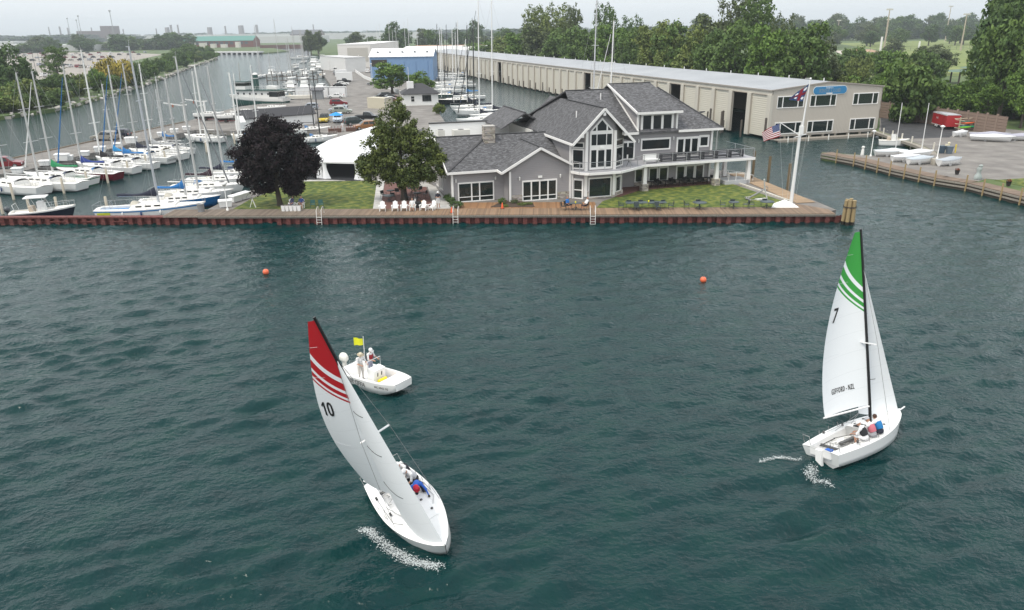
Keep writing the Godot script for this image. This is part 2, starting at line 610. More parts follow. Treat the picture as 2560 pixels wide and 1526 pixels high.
# a white frame with bars; vb and hb are fractions of the opening
func opening(parent: Node, called: String, a: Vector3, u: Vector3, r: Rect2, vb: Array, hb: Array, fw := 0.1, clear := true, frame_mat: Material = null) -> MeshInstance3D:
	var b := Basis(u, Vector3.UP, u.cross(Vector3.UP))
	var o := a + u * r.position.x + Vector3.UP * r.position.y
	var m := M.new()
	var w := r.size.x
	var h := r.size.y
	var z := b.z * 0.03
	m.box(o + u * w / 2 - Vector3.UP * fw * 0.2 + z, Vector3(w + fw * 1.2, fw, 0.12), b)
	m.box(o + u * w / 2 + Vector3.UP * (h + fw * 0.2) + z, Vector3(w + fw * 1.2, fw * 1.3, 0.12), b)
	for q in [-fw * 0.2, w + fw * 0.2]:
		m.box(o + u * q + Vector3.UP * h / 2 + z, Vector3(fw, h + fw, 0.115), b)
	for f in vb:
		m.box(o + u * w * f + Vector3.UP * h / 2 + z, Vector3(fw * 1.1, h, 0.1), b)
	for f in hb:
		m.box(o + u * w / 2 + Vector3.UP * h * f + z, Vector3(w, fw * 0.55, 0.09), b)
	var fr := part(parent, called, m, frame_mat if frame_mat else trim())
	var g := M.new()
	g.box(o + u * w / 2 + Vector3.UP * h / 2 + b.z * (-0.03 if clear else 0.012), Vector3(w, h, 0.012), b)
	part(fr, "pane", g, glass() if clear else dark_glass())
	return fr

func stones(m: M, a: Vector3, u: Vector3, w: float, h: float) -> M:
	var n := u.cross(Vector3.UP)
	var b := Basis(u, Vector3.UP, n)
	var y := 0.0
	while y < h - 0.02:
		var rh := minf(rng.randf_range(0.08, 0.17), h - y)
		var x := 0.0
		while x < w - 0.02:
			var rw := minf(rng.randf_range(0.15, 0.55), w - x)
			var c := rng.randf_range(0.2, 0.5)
			m.col(Color(c, c * rng.randf_range(0.86, 0.95), c * rng.randf_range(0.72, 0.86)))
			m.box(a + u * (x + rw / 2) + Vector3.UP * (y + rh / 2) + n * rng.randf_range(0.0, 0.03), Vector3(rw - 0.012, rh - 0.012, 0.1), b)
			x += rw
		y += rh
	return m

func shingles() -> StandardMaterial3D:
	if mats.has("shingles"):
		return mats["shingles"]
	var r := RandomNumberGenerator.new()
	r.seed = 4
	var im := Image.create(512, 512, false, Image.FORMAT_RGB8)
	for row in 64:
		var x := -r.randi_range(0, 12)
		while x < 512:
			var w := r.randi_range(8, 26)
			var g := 0.052 + 0.085 * pow(r.randf(), 1.5)
			im.fill_rect(Rect2i(maxi(x, 0), row * 8, w, 8), Color(g, g * 1.0, g * 1.06).linear_to_srgb())
			x += w
	for i in 26000:
		var p := Vector2i(r.randi_range(0, 511), r.randi_range(0, 511))
		im.set_pixelv(p, im.get_pixelv(p) * r.randf_range(0.75, 1.3))
	var m := StandardMaterial3D.new()
	m.albedo_texture = ImageTexture.create_from_image(im)
	m.roughness = 0.93
	m.uv1_triplanar = true
	m.uv1_scale = Vector3.ONE / 8.0
	m.uv1_triplanar_sharpness = 6.0
	mats["shingles"] = m
	return m

func make_clubhouse() -> void:
	var c := thing("clubhouse", "grey sided clubhouse with dark shingle roofs, glazed gable tower and long balcony", "building", P(-6.45, 0.9, 82.83), deg_to_rad(16.5))
	var V := func(s: float, h: float, t: float) -> Vector3: return Vector3(s, h, -t)
	var sid := ridged("siding", Color(0.285, 0.275, 0.28), 0.2, false, true, 0.65, 0.8)
	var wh := trim()
	var e := Vector3.RIGHT
	var R := func(x: float, y: float, w: float, h: float) -> Rect2: return Rect2(x, y, w, h)
	# --- walls
	var holes := [R.call(0.7, 0.05, 4.0, 2.05)]
	part(c, "wall", wall_shape(M.new(), V.call(0, 0, 0), e, 6.1, 3.35, holes), sid)
	opening(c, "window", V.call(0, 0, 0), e, holes[0], [0.37, 0.6], [0.24], 0.12)
	holes = [R.call(1.65, 0.05, 3.95, 2.15)]
	part(c, "wall", wall_shape(M.new(), V.call(5.95, 0, -1.9), e, 7.25, 3.3, holes), sid)
	opening(c, "door", V.call(5.95, 0, -1.9), e, holes[0], [0.25, 0.5, 0.75], [0.22], 0.13)
	part(c, "wall", wall_shape(M.new(), V.call(5.95, 0, 0), Vector3(0, 0, 1), 1.9, 3.5, []), sid)
	var g := M.new()
	g.extr(PackedVector2Array([Vector2(5.95, 3.3), Vector2(13.2, 3.3), Vector2(13.2, 3.8), Vector2(9.59, 5.72), Vector2(5.95, 3.75)]), V.call(0, 0, -1.9), e, Vector3.UP, 0.18)
	part(c, "gable_wall", g, sid)
	# west side: wall with tall windows, gable above
	var wh_holes := []
	for i in 3: wh_holes.append(R.call(1.0 + i * 2.4, 0.5, 1.2, 2.0))
	var back := Vector3(0, 0, 1)
	part(c, "wall", wall_shape(M.new(), V.call(0, 0, 12), back, 12.0, 3.35, wh_holes), sid)
	for q in wh_holes: opening(c, "window", V.call(0, 0, 12), back, q, [0.5], [], 0.1)
	g = M.new()
	g.extr(PackedVector2Array([Vector2(0, 3.35), Vector2(12, 3.35), Vector2(6, 6.4)]), V.call(0, 0, 12), back, Vector3.UP, 0.18)
	part(c, "gable_wall", g, sid)
	# tower walls: two angled sides and a front
	var tb := [[13.2, 0.0], [13.2, -2.0], [14.55, -3.3], [17.95, -3.3], [19.7, -1.9], [19.7, 1.2]]
	for i in 5:
		var a: Vector3 = V.call(tb[i][0], 0, tb[i][1])
		var b: Vector3 = V.call(tb[i + 1][0], 0, tb[i + 1][1])
		var u := (b - a).normalized()
		var w := (b - a).length()
		var hs := []
		if i == 1: hs = [R.call(0.45, 0.05, 1.05, 2.1)]
		if i == 2: hs = [R.call(0.4, 0.2, 2.65, 2.1)]
		if i == 3: hs = [R.call(0.5, 0.5, 1.2, 1.7)]
		part(c, "tower_wall", wall_shape(M.new(), a, u, w, 6.4, hs), sid)
		if i == 1: opening(c, "door", a, u, hs[0], [], [0.45], 0.16)
		if i == 2: opening(c, "window", a, u, hs[0], [], [], 0.12)
		if i == 3: opening(c, "window", a, u, hs[0], [], [], 0.12)
		if i in [1, 3]:   # glazing of the upper floor on the angled sides
			opening(c, "window", a, u, R.call(0.28, 3.45, w - 0.62, 2.05), [], [0.26], 0.12, false)
			opening(c, "window", a, u, R.call(0.28, 5.75, w - 0.62, 0.62 if i == 3 else 0.5), [], [], 0.1, false)
			var um := M.new()
			um.extr(PackedVector2Array([Vector2(0, 6.4), Vector2(w, 6.4), Vector2(w, 7.7), Vector2(0, 6.5)]) if i == 1 else PackedVector2Array([Vector2(0, 6.4), Vector2(w, 6.4), Vector2(w, 6.5), Vector2(0, 8.2)]), a, u, Vector3.UP, 0.18)
			part(c, "tower_wall", um, sid)
		var post := M.new()
		if i in [1, 2, 3]:
			post.box(b + Vector3.UP * 3.9, Vector3(0.3, 7.2, 0.3))
			if i < 3: part(c, "corner_board", post, wh)
	g = M.new()
	g.extr(PackedVector2Array([Vector2(14.55, 6.4), Vector2(17.95, 6.4), Vector2(17.95, 8.25), Vector2(16.4, 9.8), Vector2(14.55, 8.0)]), V.call(0, 0, -3.3), e, Vector3.UP, 0.18)
	part(c, "gable_wall", g, sid)
	# the big glazed front of the tower
	g = M.new()
	g.extr(PackedVector2Array([Vector2(14.95, 3.3), Vector2(17.7, 3.3), Vector2(17.7, 7.55), Vector2(16.33, 8.95), Vector2(14.95, 7.5)]), V.call(0, 0, -3.36), e, Vector3.UP, 0.1)
	var glz := part(c, "glazed_front", g, wh)
	for pl in [[[15.12, 3.55], [15.72, 3.55], [15.72, 5.45], [15.12, 5.45]], [[15.95, 3.6], [16.68, 3.6], [16.68, 5.4], [15.95, 5.4]], [[16.92, 3.55], [17.5, 3.55], [17.5, 5.45], [16.92, 5.45]],
			[[15.12, 5.98], [15.7, 5.98], [15.7, 7.15], [15.12, 7.15]], [[15.8, 5.98], [16.85, 5.98], [16.85, 7.15], [15.8, 7.15]], [[16.95, 5.98], [17.52, 5.98], [17.52, 7.15], [16.95, 7.15]],
			[[15.8, 7.55], [16.85, 7.55], [16.85, 8.1], [16.33, 8.66], [15.8, 8.12]], [[15.2, 7.55], [15.6, 7.55], [15.6, 7.95]], [[17.05, 7.55], [17.45, 7.55], [17.05, 7.97]]]:
		g = M.new()
		g.extr(flat(pl), V.call(0, 0, -3.38), e, Vector3.UP, 0.03)
		part(glz, "pane", g, dark_glass())
	# main block: porch front, upper floor, dormer
	var hp := [R.call(3.1, 0.58, 1.5, 1.55), R.call(4.95, 0.58, 1.05, 1.55), R.call(6.3, 0.58, 1.1, 1.55), R.call(8.65, 0.55, 1.05, 1.6), R.call(9.95, 0.55, 1.05, 1.6), R.call(11.25, 0.55, 1.05, 1.6)]
	part(c, "wall", wall_shape(M.new(), V.call(19.7, 0, 1.2), e, 13.1, 3.1, hp), sid)
	for q in hp: opening(c, "window", V.call(19.7, 0, 1.2), e, q, [], [], 0.14)
	var hu := [R.call(1.15, 3.45 - 3.1, 1.6, 1.95), R.call(3.75, 4.4 - 3.1, 3.7, 1.2), R.call(8.5, 0.35, 2.8, 2.05), R.call(11.55, 1.35, 1.1, 1.15)]
	part(c, "wall", wall_shape(M.new(), V.call(19.7, 3.1, 1.2), e, 13.1, 3.35, hu), sid)
	opening(c, "door", V.call(19.7, 3.1, 1.2), e, hu[0], [0.5], [], 0.16, false)
	opening(c, "window", V.call(19.7, 3.1, 1.2), e, hu[1], [], [], 0.16, false)
	opening(c, "door", V.call(19.7, 3.1, 1.2), e, hu[2], [0.33, 0.66], [], 0.2, false)
	opening(c, "window", V.call(19.7, 3.1, 1.2), e, hu[3], [], [], 0.2, false)
	part(c, "dormer_wall", wall_shape(M.new(), V.call(22.8, 6.45, 1.2), e, 5.1, 2.35, [R.call(0.6, 0.2, 3.9, 1.85)]), sid)
	opening(c, "window", V.call(22.8, 6.45, 1.2), e, R.call(0.6, 0.2, 3.9, 1.85), [0.33, 0.67], [], 0.26, false)
	for s in [22.8, 27.9]:
		g = M.new()
		g.extr(PackedVector2Array([Vector2(-1.2, 6.5), Vector2(-1.2, 8.75), Vector2(-9.2, 11.3), Vector2(-9.2, 10.6)]), V.call(s + 0.06, 0, 0), Vector3(0, 0, 1), Vector3.UP, 0.12)
		part(c, "dormer_cheek", g, sid)
		g = M.new()
		g.box(V.call(s, 7.6, 1.12), Vector3(0.2, 2.2, 0.2))
		part(c, "corner_board", g, wh)
	part(c, "wall", wall_shape(M.new(), V.call(32.8, 0, 1.2), Vector3(0, 0, -1), 15.0, 6.4, []), sid)
	part(c, "wall", wall_shape(M.new(), V.call(32.8, 0, 16.2), Vector3(-1, 0, 0), 32.8, 5.0, []), sid)
	part(c, "wall", wall_shape(M.new(), V.call(13.2, 0, 9.0), Vector3(0, 0, 1), 9.0, 6.4, []), sid)
	var fl := M.new()
	fl.box(V.call(16.4, 0.02, 8.0), Vector3(32.5, 0.06, 16.0))
	part(c, "floor", fl, C(0.12, 0.07, 0.04, 0.5))
	for q in [[0, 0, 3.3, 0.06], [6.1, -1.9, 3.4, 0.06], [13.2, -1.95, 6.2, 0.0], [32.8, 1.15, 6.3, 0.0]]:
		g = M.new()
		g.box(V.call(q[0], q[2] / 2, q[1] - 0.03), Vector3(0.22, q[2], 0.22))
		part(c, "corner_board", g, wh)
	g = M.new()
	g.tube([V.call(33.3, 6.4, 0.5), V.call(33.4, 6.1, 0.9), V.call(33.4, 0.0, 0.9)], 0.06)
	part(c, "downpipe", g, wh)
	g = M.new()
	g.tube([V.call(13.35, 4.0, -2.4), V.call(13.35, 0.0, -2.4)], 0.06)
	part(c, "downpipe", g, wh)
	# --- roofs
	var roofs := [
		[[-0.6, 3.46, -0.5], [13.2, 3.46, -0.5], [13.2, 6.5, 6.0], [-0.6, 6.5, 6.0]],
		[[-0.6, 6.5, 6.0], [13.2, 6.5, 6.0], [13.2, 4.6, 10.0], [-0.6, 4.6, 10.0]],
		[[5.1, 3.46, -2.3], [9.59, 5.95, -2.3], [9.59, 5.95, 4.8], [5.1, 3.46, -0.5]],
		[[9.59, 5.95, -2.3], [13.3, 3.93, -2.3], [13.3, 3.93, 0.5], [9.59, 5.95, 4.8]],
		[[12.75, 6.3, -3.8], [16.4, 10.0, -3.8], [16.4, 10.0, 14.0], [12.75, 6.3, 14.0]],
		[[16.4, 10.0, -3.8], [20.1, 6.3, -3.8], [20.1, 6.3, 0.8], [16.4, 10.0, 7.4]],
		[[19.4, 6.57, 0.7], [34.0, 6.57, 0.7], [29.2, 10.95, 9.0], [16.6, 10.95, 9.0], [16.4, 10.0, 7.2]],
		[[34.0, 6.57, 0.7], [34.0, 6.57, 17.0], [29.2, 10.95, 9.0]],
		[[29.2, 10.95, 9.0], [34.0, 6.57, 17.0], [12.75, 6.57, 17.0], [16.6, 10.95, 9.0]],
		[[22.5, 8.85, 0.6], [28.3, 8.85, 0.6], [28.3, 11.55, 9.4], [22.5, 11.55, 9.4]],
		[[22.5, 11.55, 9.4], [28.3, 11.55, 9.4], [28.3, 10.4, 12.0], [22.5, 10.4, 12.0]],
		[[9.2, 6.4, 12.0], [12.4, 8.2, 12.0], [12.4, 8.2, 22.0], [9.2, 6.4, 22.0]],
		[[12.4, 8.2, 12.0], [15.6, 6.4, 12.0], [15.6, 6.4, 22.0], [12.4, 8.2, 22.0]],
		[[28.0, 8.0, 4.5], [34.8, 8.0, 6.5], [34.8, 5.9, 16.0], [28.0, 8.0, 16.0]],
		[[-3.5, 4.6, 12.0], [-0.2, 6.2, 12.0], [-0.2, 6.2, 17.0], [-3.5, 4.6, 17.0]],
		[[-0.2, 6.2, 12.0], [2.4, 4.9, 12.0], [2.4, 4.9, 17.0], [-0.2, 6.2, 17.0]]]
	for q in roofs:
		g = M.new()
		var pts := []
		for p in q: pts.append(V.call(p[0], p[1], p[2]))
		g.slab(pts, 0.16)
		part(c, "roof", g, shingles())
	# white boards along eaves and rakes, dark ridge caps
	for q in [[-0.65, 3.36, -0.55, 5.2, 3.36, -0.55], [5.05, 3.34, -2.36, 9.59, 5.82, -2.36], [9.59, 5.82, -2.36, 13.35, 3.8, -2.36], [12.7, 6.15, -3.87, 16.4, 9.88, -3.87], [16.4, 9.88, -3.87, 20.15, 6.15, -3.87], [12.7, 6.2, -3.8, 12.7, 6.2, 8.0], [20.2, 6.45, 0.64, 22.75, 6.45, 0.64], [28.0, 6.45, 0.64, 34.05, 6.45, 0.64], [22.45, 8.72, 0.54, 28.35, 8.72, 0.54], [34.06, 6.45, 0.7, 34.06, 6.45, 16.0], [22.44, 8.75, 0.6, 22.44, 11.45, 9.4], [22.72, 6.62, 0.75, 22.72, 11.0, 9.0], [-0.66, 3.4, -0.5, -0.66, 6.4, 6.0], [5.04, 3.34, -2.3, 5.04, 3.34, -0.5]]:
		var board := M.new()
		board.beam(V.call(q[0], q[1], q[2]), V.call(q[3], q[4], q[5]), 0.1, 0.26)
		part(c, "fascia", board, wh)
	var caps := M.new()
	for q in [[-0.6, 6.53, 6.0, 13.2, 6.53, 6.0], [9.59, 5.98, -2.3, 9.59, 5.98, 4.8], [16.4, 10.03, -3.8, 16.4, 10.03, 8.0], [16.6, 10.98, 9.0, 22.6, 10.98, 9.0], [29.2, 10.98, 9.0, 34.0, 6.6, 0.7], [22.5, 11.58, 9.4, 28.3, 11.58, 9.4], [-0.6, 3.5, -0.5, 5.3, 6.3, 5.5], [12.4, 8.23, 12.0, 12.4, 8.23, 22.0]]:
		caps.beam(V.call(q[0], q[1], q[2]), V.call(q[3], q[4], q[5]), 0.28, 0.05)
	part(c, "ridge_cap", caps, C(0.05, 0.05, 0.054, 0.9))
	for q in [[16.4, 9.35, -3.75], [13.9, 7.1, -3.75], [19.0, 7.1, -3.75]]:
		g = M.new()
		g.box(V.call(q[0], q[1], -3.5), Vector3(0.3, 0.35, 0.7))
		part(c, "bracket", g, wh)
	# chimney, roof plant, vents
	g = M.new()
	for k in 4:
		var cs := [V.call(5.0, 5.0, 4.4), V.call(6.2, 5.0, 4.4), V.call(6.2, 5.0, 5.4), V.call(5.0, 5.0, 5.4)]
		var a: Vector3 = cs[k]
		var b: Vector3 = cs[(k + 1) % 4]
		stones(g, a, (b - a).normalized(), (b - a).length(), 2.6)
	var ch := part(c, "chimney", g, vcol(), "stuff")
	g = M.new()
	g.box(V.call(5.6, 6.25, 4.9), Vector3(1.18, 2.7, 0.98))
	part(ch, "chimney_core", g, C(0.3, 0.28, 0.25))
	g = M.new()
	g.box(V.call(5.6, 7.64, 4.9), Vector3(1.35, 0.1, 1.15))
	part(ch, "chimney_cap", g, C(0.4, 0.38, 0.35))
	g = M.new()
	g.box(V.call(6.5, 2.3, 15.5), Vector3(12.5, 4.6, 11.0))
	g.box(V.call(14.2, 3.1, 15.5), Vector3(3.4, 6.2, 11.0))
	part(c, "kitchen_block", g, C(0.5, 0.5, 0.48, 0.9))
	g = M.new()
	g.box(V.call(7.3, 5.5, 20.0), Vector3(11.6, 1.9, 0.3))
	var pp := part(c, "parapet", g, C(0.78, 0.78, 0.77, 0.6))
	g = M.new()
	g.box(V.call(7.3, 6.5, 20.0), Vector3(11.8, 0.14, 0.5))
	part(pp, "coping", g, C(0.03, 0.03, 0.03, 0.5))
	for q in [[5.2, 17.6, 2.2], [2.6, 18.2, 0.9]]:
		g = M.new()
		g.box(V.call(q[0], 5.2, q[1]), Vector3(q[2], 1.2, 1.2))
		var ac := part(c, "rooftop_unit", g, C(0.55, 0.54, 0.5, 0.5))
		g = M.new()
		g.lathe(V.call(q[0], 5.82, q[1]), [[0.0, 0.02], [0.4, 0.02], [0.42, -0.05]], 12)
		part(ac, "fan_grille", g, C(0.08, 0.08, 0.08))
	for q in [[15.0, 8.85, 1.0], [20.5, 10.2, 7.0]]:
		g = M.new()
		g.tube([V.call(q[0], q[1] - 0.4, q[2]), V.call(q[0], q[1] + 0.45, q[2])], 0.07)
		part(c, "vent_pipe", g, wh)
	# --- balcony and porch
	var bp := [[13.2, -2.4], [13.7, -3.7], [14.5, -4.4], [18.3, -4.4], [20.0, -3.4], [22.5, -1.7], [37.2, -1.7], [37.2, 4.6], [32.9, 4.6], [32.9, 1.3], [19.8, 1.3], [19.8, -1.0], [13.3, -1.0]]
	g = M.new()
	g.extr(flat(bp), V.call(0, 3.2, 0), e, Vector3.FORWARD, 0.06)
	var bal := part(c, "balcony_floor", g, C(0.33, 0.33, 0.35, 0.8))
	g = M.new()
	for i in 7:
		var a: Vector3 = V.call(bp[i][0], 3.02, bp[i][1])
		var b: Vector3 = V.call(bp[i + 1][0], 3.02, bp[i + 1][1])
		g.beam(a, b, 0.3, 0.26)
	g.extr(flat(bp), V.call(0, 3.08, 0), e, Vector3.FORWARD, 0.1)
	part(bal, "balcony_edge", g, wh)
	var rail := M.new()
	var path := []
	for i in 8: path.append(V.call(bp[i][0], 3.2, bp[i][1] + 0.12))
	for i in 7:
		var a: Vector3 = path[i]
		var b: Vector3 = path[i + 1]
		rail.beam(a + Vector3.UP * 1.05, b + Vector3.UP * 1.05, 0.05, 0.05)
		for k in 5: rail.beam(a + Vector3.UP * (0.17 + k * 0.17), b + Vector3.UP * (0.17 + k * 0.17), 0.012, 0.012)
	var rl := part(c, "railing", rail, C(0.42, 0.43, 0.44, 0.4, 0.5))
	var pm := M.new()
	pm.box(Vector3(0, 0.53, 0), Vector3(0.06, 1.06, 0.06))
	var pmesh := pm.mesh()
	for i in 7:
		var n := maxi(1, int(round((path[i + 1] - path[i]).length() / 1.8)))
		for k in n:
			var po := part(rl, "railing_post", pmesh, C(0.42, 0.43, 0.44, 0.4, 0.5))
			po.position = (path[i] as Vector3).lerp(path[i + 1], float(k) / n)
	for q in [[22.75, -1.35], [32.3, -1.35], [36.7, -1.35], [36.7, 3.9]]:
		g = M.new()
		g.loft([[V.call(q[0] - 0.24, 0.8, q[1] - 0.24), V.call(q[0] + 0.24, 0.8, q[1] - 0.24), V.call(q[0] + 0.24, 0.8, q[1] + 0.24), V.call(q[0] - 0.24, 0.8, q[1] + 0.24)], [V.call(q[0] - 0.17, 2.95, q[1] - 0.17), V.call(q[0] + 0.17, 2.95, q[1] - 0.17), V.call(q[0] + 0.17, 2.95, q[1] + 0.17), V.call(q[0] - 0.17, 2.95, q[1] + 0.17)]], true, false)
		var co := part(c, "porch_column", g, wh)
		if q[1] < 0 and q[0] < 33:
			g = M.new()
			for k in 4:
				var cs := [V.call(q[0] - 0.36, 0.0, q[1] - 0.36), V.call(q[0] + 0.36, 0.0, q[1] - 0.36), V.call(q[0] + 0.36, 0.0, q[1] + 0.36), V.call(q[0] - 0.36, 0.0, q[1] + 0.36)]
				stones(g, cs[k], (cs[(k + 1) % 4] - cs[k]).normalized(), 0.72, 0.82)
			g.col(Color(0.4, 0.38, 0.34))
			g.box(V.call(q[0], 0.84, q[1]), Vector3(0.84, 0.06, 0.84))
			g.box(V.call(q[0], 0.4, q[1]), Vector3(0.7, 0.8, 0.7))
			part(co, "stone_pedestal", g, vcol(), "stuff")
		else:
			g = M.new()
			g.box(V.call(q[0], 0.4, q[1]), Vector3(0.5, 0.8, 0.5))
			part(co, "base", g, wh)
	g = M.new()
	stones(g, V.call(6.25, 0.02, -1.96), e, 1.25, 0.75)
	stones(g, V.call(11.7, 0.02, -1.96), e, 1.4, 0.75)
	stones(g, V.call(14.6, 0.02, -3.36), e, 0.3, 0.95)
	stones(g, V.call(14.9, 0.02, -3.36), e, 2.9, 0.16)
	stones(g, V.call(17.7, 0.02, -3.36), e, 0.3, 0.95)
	var tu := (V.call(19.7, 0, -1.9) - V.call(17.95, 0, -3.3) as Vector3)
	stones(g, V.call(17.98, 0.02, -3.34), tu.normalized(), tu.length(), 0.48)
	stones(g, V.call(22.7, 0.02, 1.14), e, 10.0, 0.55)
	part(c, "stone_veneer", g, vcol(), "stuff")
	# fittings
	for q in [[0.4, 2.45, -0.12], [4.95, 2.5, -0.12], [7.2, 2.6, -2.02], [12.0, 2.6, -2.02], [23.0, 5.5, 1.08], [27.6, 5.6, 1.08]]:
		g = M.new()
		g.tube([V.call(q[0], q[1] - 0.2, q[2]), V.call(q[0], q[1] + 0.1, q[2])], [0.07, 0.09], 6)
		g.lathe(V.call(q[0], q[1] + 0.1, q[2]), [[0.11, 0.0], [0.0, 0.12]], 6)
		part(c, "wall_lantern", g, C(0.7, 0.7, 0.68, 0.4))
	for q in [[9.6, 2.65, -2.02], [16.35, 5.7, -3.5]]:
		g = M.new()
		g.box(V.call(q[0], q[1], q[2]), Vector3(0.45, 0.24, 0.14))
		part(c, "sign_box", g, C(0.82, 0.82, 0.8, 0.4))
	# ramp with white handrails at the east end
	g = M.new()
	g.box(V.call(35.2, 0.22, -0.4), Vector3(3.4, 0.5, 2.4))
	var ramp := part(c, "ramp", g, C(0.42, 0.43, 0.44, 0.9))
	g = M.new()
	for z in [-1.5, 0.3]:
		g.tube([V.call(34.0, 1.4, z), V.call(35.0, 1.4, z), V.call(37.4, 0.95, z), V.call(37.4, 0.3, z)], 0.035)
		for s in [34.0, 35.0, 36.2]: g.tube([V.call(s, 0.3, z), V.call(s, 1.4 - maxf(0, s - 35.0) * 0.19, z)], 0.03)
	part(ramp, "handrail", g, wh)

func lettering(parent: Node, called: String, words: String, height: float, mt: Material, at: Vector3, b := Basis.IDENTITY, face := "Droid Sans") -> MeshInstance3D:
	var t := TextMesh.new()
	var f := SystemFont.new()
	f.font_names = PackedStringArray([face])
	t.font = f
	t.text = words
	t.font_size = 64
	t.pixel_size = height / 46.0
	t.depth = 0.01
	var o := part(parent, called, t, mt)
	o.transform = Transform3D(b, at)
	return o

func make_boathouse() -> void:
	var c := thing("boathouse", "very long beige steel covered boat well building with many roll up doors", "building", P(45.81, 0.0, 135.24), deg_to_rad(17.0))
	var e := Vector3.RIGHT
	var cream := Color(0.50, 0.47, 0.41)
	var metal := ridged("rib_wall", Color(0.47, 0.43, 0.375), 0.32, true, false, 0.55, 0.5)
	var doorm := ridged("slat_door", Color(0.53, 0.50, 0.425), 0.36, false, true, 0.55, 0.9)
	var post := C(cream.r, cream.g, cream.b, 0.6)
	var holes := []
	for y in [1.0, 5.5]:
		for x in [1.2, 8.0, 17.2]: holes.append(Rect2(x, y - 0.5, 5.4, 1.88))
	part(c, "front_wall", wall_shape(M.new(), Vector3(0, 0.5, 0), e, 23.5, 7.95, holes, 0.2), metal)
	for r in holes: opening(c, "window", Vector3(0, 0.5, 0), e, r, [0.2, 0.79], [], 0.13)
	var g := M.new()
	g.extr(PackedVector2Array([Vector2(0, 8.45), Vector2(23.5, 8.45), Vector2(11.75, 9.5)]), Vector3.ZERO, e, Vector3.UP, 0.2)
	part(c, "gable_wall", g, metal)
	g = M.new()
	g.beam(Vector3(-0.15, 8.5, 0.1), Vector3(11.75, 9.6, 0.1), 0.2, 0.22)
	g.beam(Vector3(11.75, 9.6, 0.1), Vector3(23.65, 8.5, 0.1), 0.2, 0.22)
	g.beam(Vector3(-0.12, 8.45, 0.0), Vector3(-0.12, 8.45, -305), 0.2, 0.24)
	part(c, "gutter", g, C(0.3, 0.27, 0.24, 0.6))
	var rm := N("steel_roof", [[0.0, 0.25, 0.265, 0.285], [0.5, 0.29, 0.305, 0.325], [1.0, 0.34, 0.355, 0.37]], 40.0, 0.5, 0.008)
	g = M.new()
	g.slab([Vector3(-0.1, 8.52, 0.15), Vector3(11.75, 9.62, 0.15), Vector3(11.75, 9.62, -305), Vector3(-0.1, 8.52, -305)], 0.1)
	g.slab([Vector3(11.75, 9.62, 0.15), Vector3(23.6, 8.52, 0.15), Vector3(23.6, 8.52, -305), Vector3(11.75, 9.62, -305)], 0.1)
	part(c, "roof", g, rm)
	g = M.new()
	g.box(Vector3(0.1, 8.05, -152.5), Vector3(0.25, 0.8, 305))
	part(c, "header", g, post)
	g = M.new()
	g.box(Vector3(23.4, 4.5, -152.5), Vector3(0.2, 8.0, 305))
	g.box(Vector3(11.75, 4.5, -304.9), Vector3(23.3, 8.0, 0.2))
	part(c, "rear_wall", g, metal)
	var dm := M.new()
	dm.box(Vector3(0.2, 4.1, 0), Vector3(0.1, 7.2, 4.9))
	var door := dm.mesh()
	var cm := M.new()
	cm.box(Vector3(0.02, 4.0, 0), Vector3(0.5, 7.4, 1.15))
	var colm := cm.mesh()
	var sm := M.new()
	sm.box(Vector3(-0.02, 4.0, 0), Vector3(0.12, 7.4, 0.16))
	sm.box(Vector3(0.0, 7.64, 3.05), Vector3(0.12, 0.12, 4.9))
	var seam := sm.mesh()
	for k in 50:
		var t := 6.1 * k
		var p := part(c, "column", colm, post)
		p.position.z = -t - 0.5
		p = part(c, "trim_strip", seam, C(0.34, 0.29, 0.24, 0.7))
		p.position.z = -t - 6.1
		if k in [1, 5, 13, 27]:
			continue
		var d := part(c, "roll_up_door", door, doorm)
		d.position.z = -t - 3.55
	for i in 30:
		g = M.new()
		if i == 0:
			g.tube([Vector3.ZERO, Vector3(0, 0.55, 0)], 0.09)
			cache["ridge_vent"] = g.mesh()
		var vt := part(c, "ridge_vent", cache["ridge_vent"], C(0.75, 0.75, 0.74))
		vt.position = Vector3(11.95, 9.6, -2.0 - i * 10.0)
	# walkway, fenders and floor beams at the foot of the front
	g = M.new()
	g.box(Vector3(11.2, 0.32, 2.6), Vector3(23.0, 0.14, 1.6))
	g.box(Vector3(11.2, 0.1, 3.4), Vector3(23.0, 0.3, 0.12))
	for i in 9: g.box(Vector3(0.6 + i * 2.7, 0.0, 0.2), Vector3(0.3, 1.2, 0.3))
	part(c, "walkway", g, N("weathered_timber", [], 2.5))
	for i in 6:
		g = M.new()
		g.tube([Vector3(1.6 + i * 4.2, -0.4, 3.55), Vector3(1.6 + i * 4.2, 0.95, 3.5)], 0.09)
		part(c, "fender_post", g, C(0.75, 0.74, 0.7))
	# blue sign
	var sign_ := thing("club_sign", "long blue pill shaped sign with white edge on the boathouse gable", "sign", c.transform * Vector3(11.85, 8.18, 0.08), deg_to_rad(17.0))
	for q in [[0.74, 3.6, 0.06, C(0.75, 0.8, 0.8, 0.5)], [0.66, 3.52, 0.1, C(0.02, 0.19, 0.4, 0.5)]]:
		var pl := PackedVector2Array()
		for i in 24:
			var a := TAU * i / 24
			pl.append(Vector2(cos(a) * q[0] + (q[1] - q[0]) * (1 if cos(a) > 0 else -1), sin(a) * q[0]))
		g = M.new()
		g.extr(pl, Vector3(0, 0, q[2]), e, Vector3.UP, q[2])
		part(sign_, "border" if q[0] > 0.7 else "panel", g, q[3])
	lettering(sign_, "letters", "RIVER CLUB", 0.62, C(0.24, 0.27, 0.27), Vector3(-0.1, -0.06, 0.11))
	lettering(sign_, "script", "Gregory's", 0.24, C(0.75, 0.8, 0.82), Vector3(-0.2, 0.44, 0.11), Basis.IDENTITY, "Droid Serif")
	g = M.new()
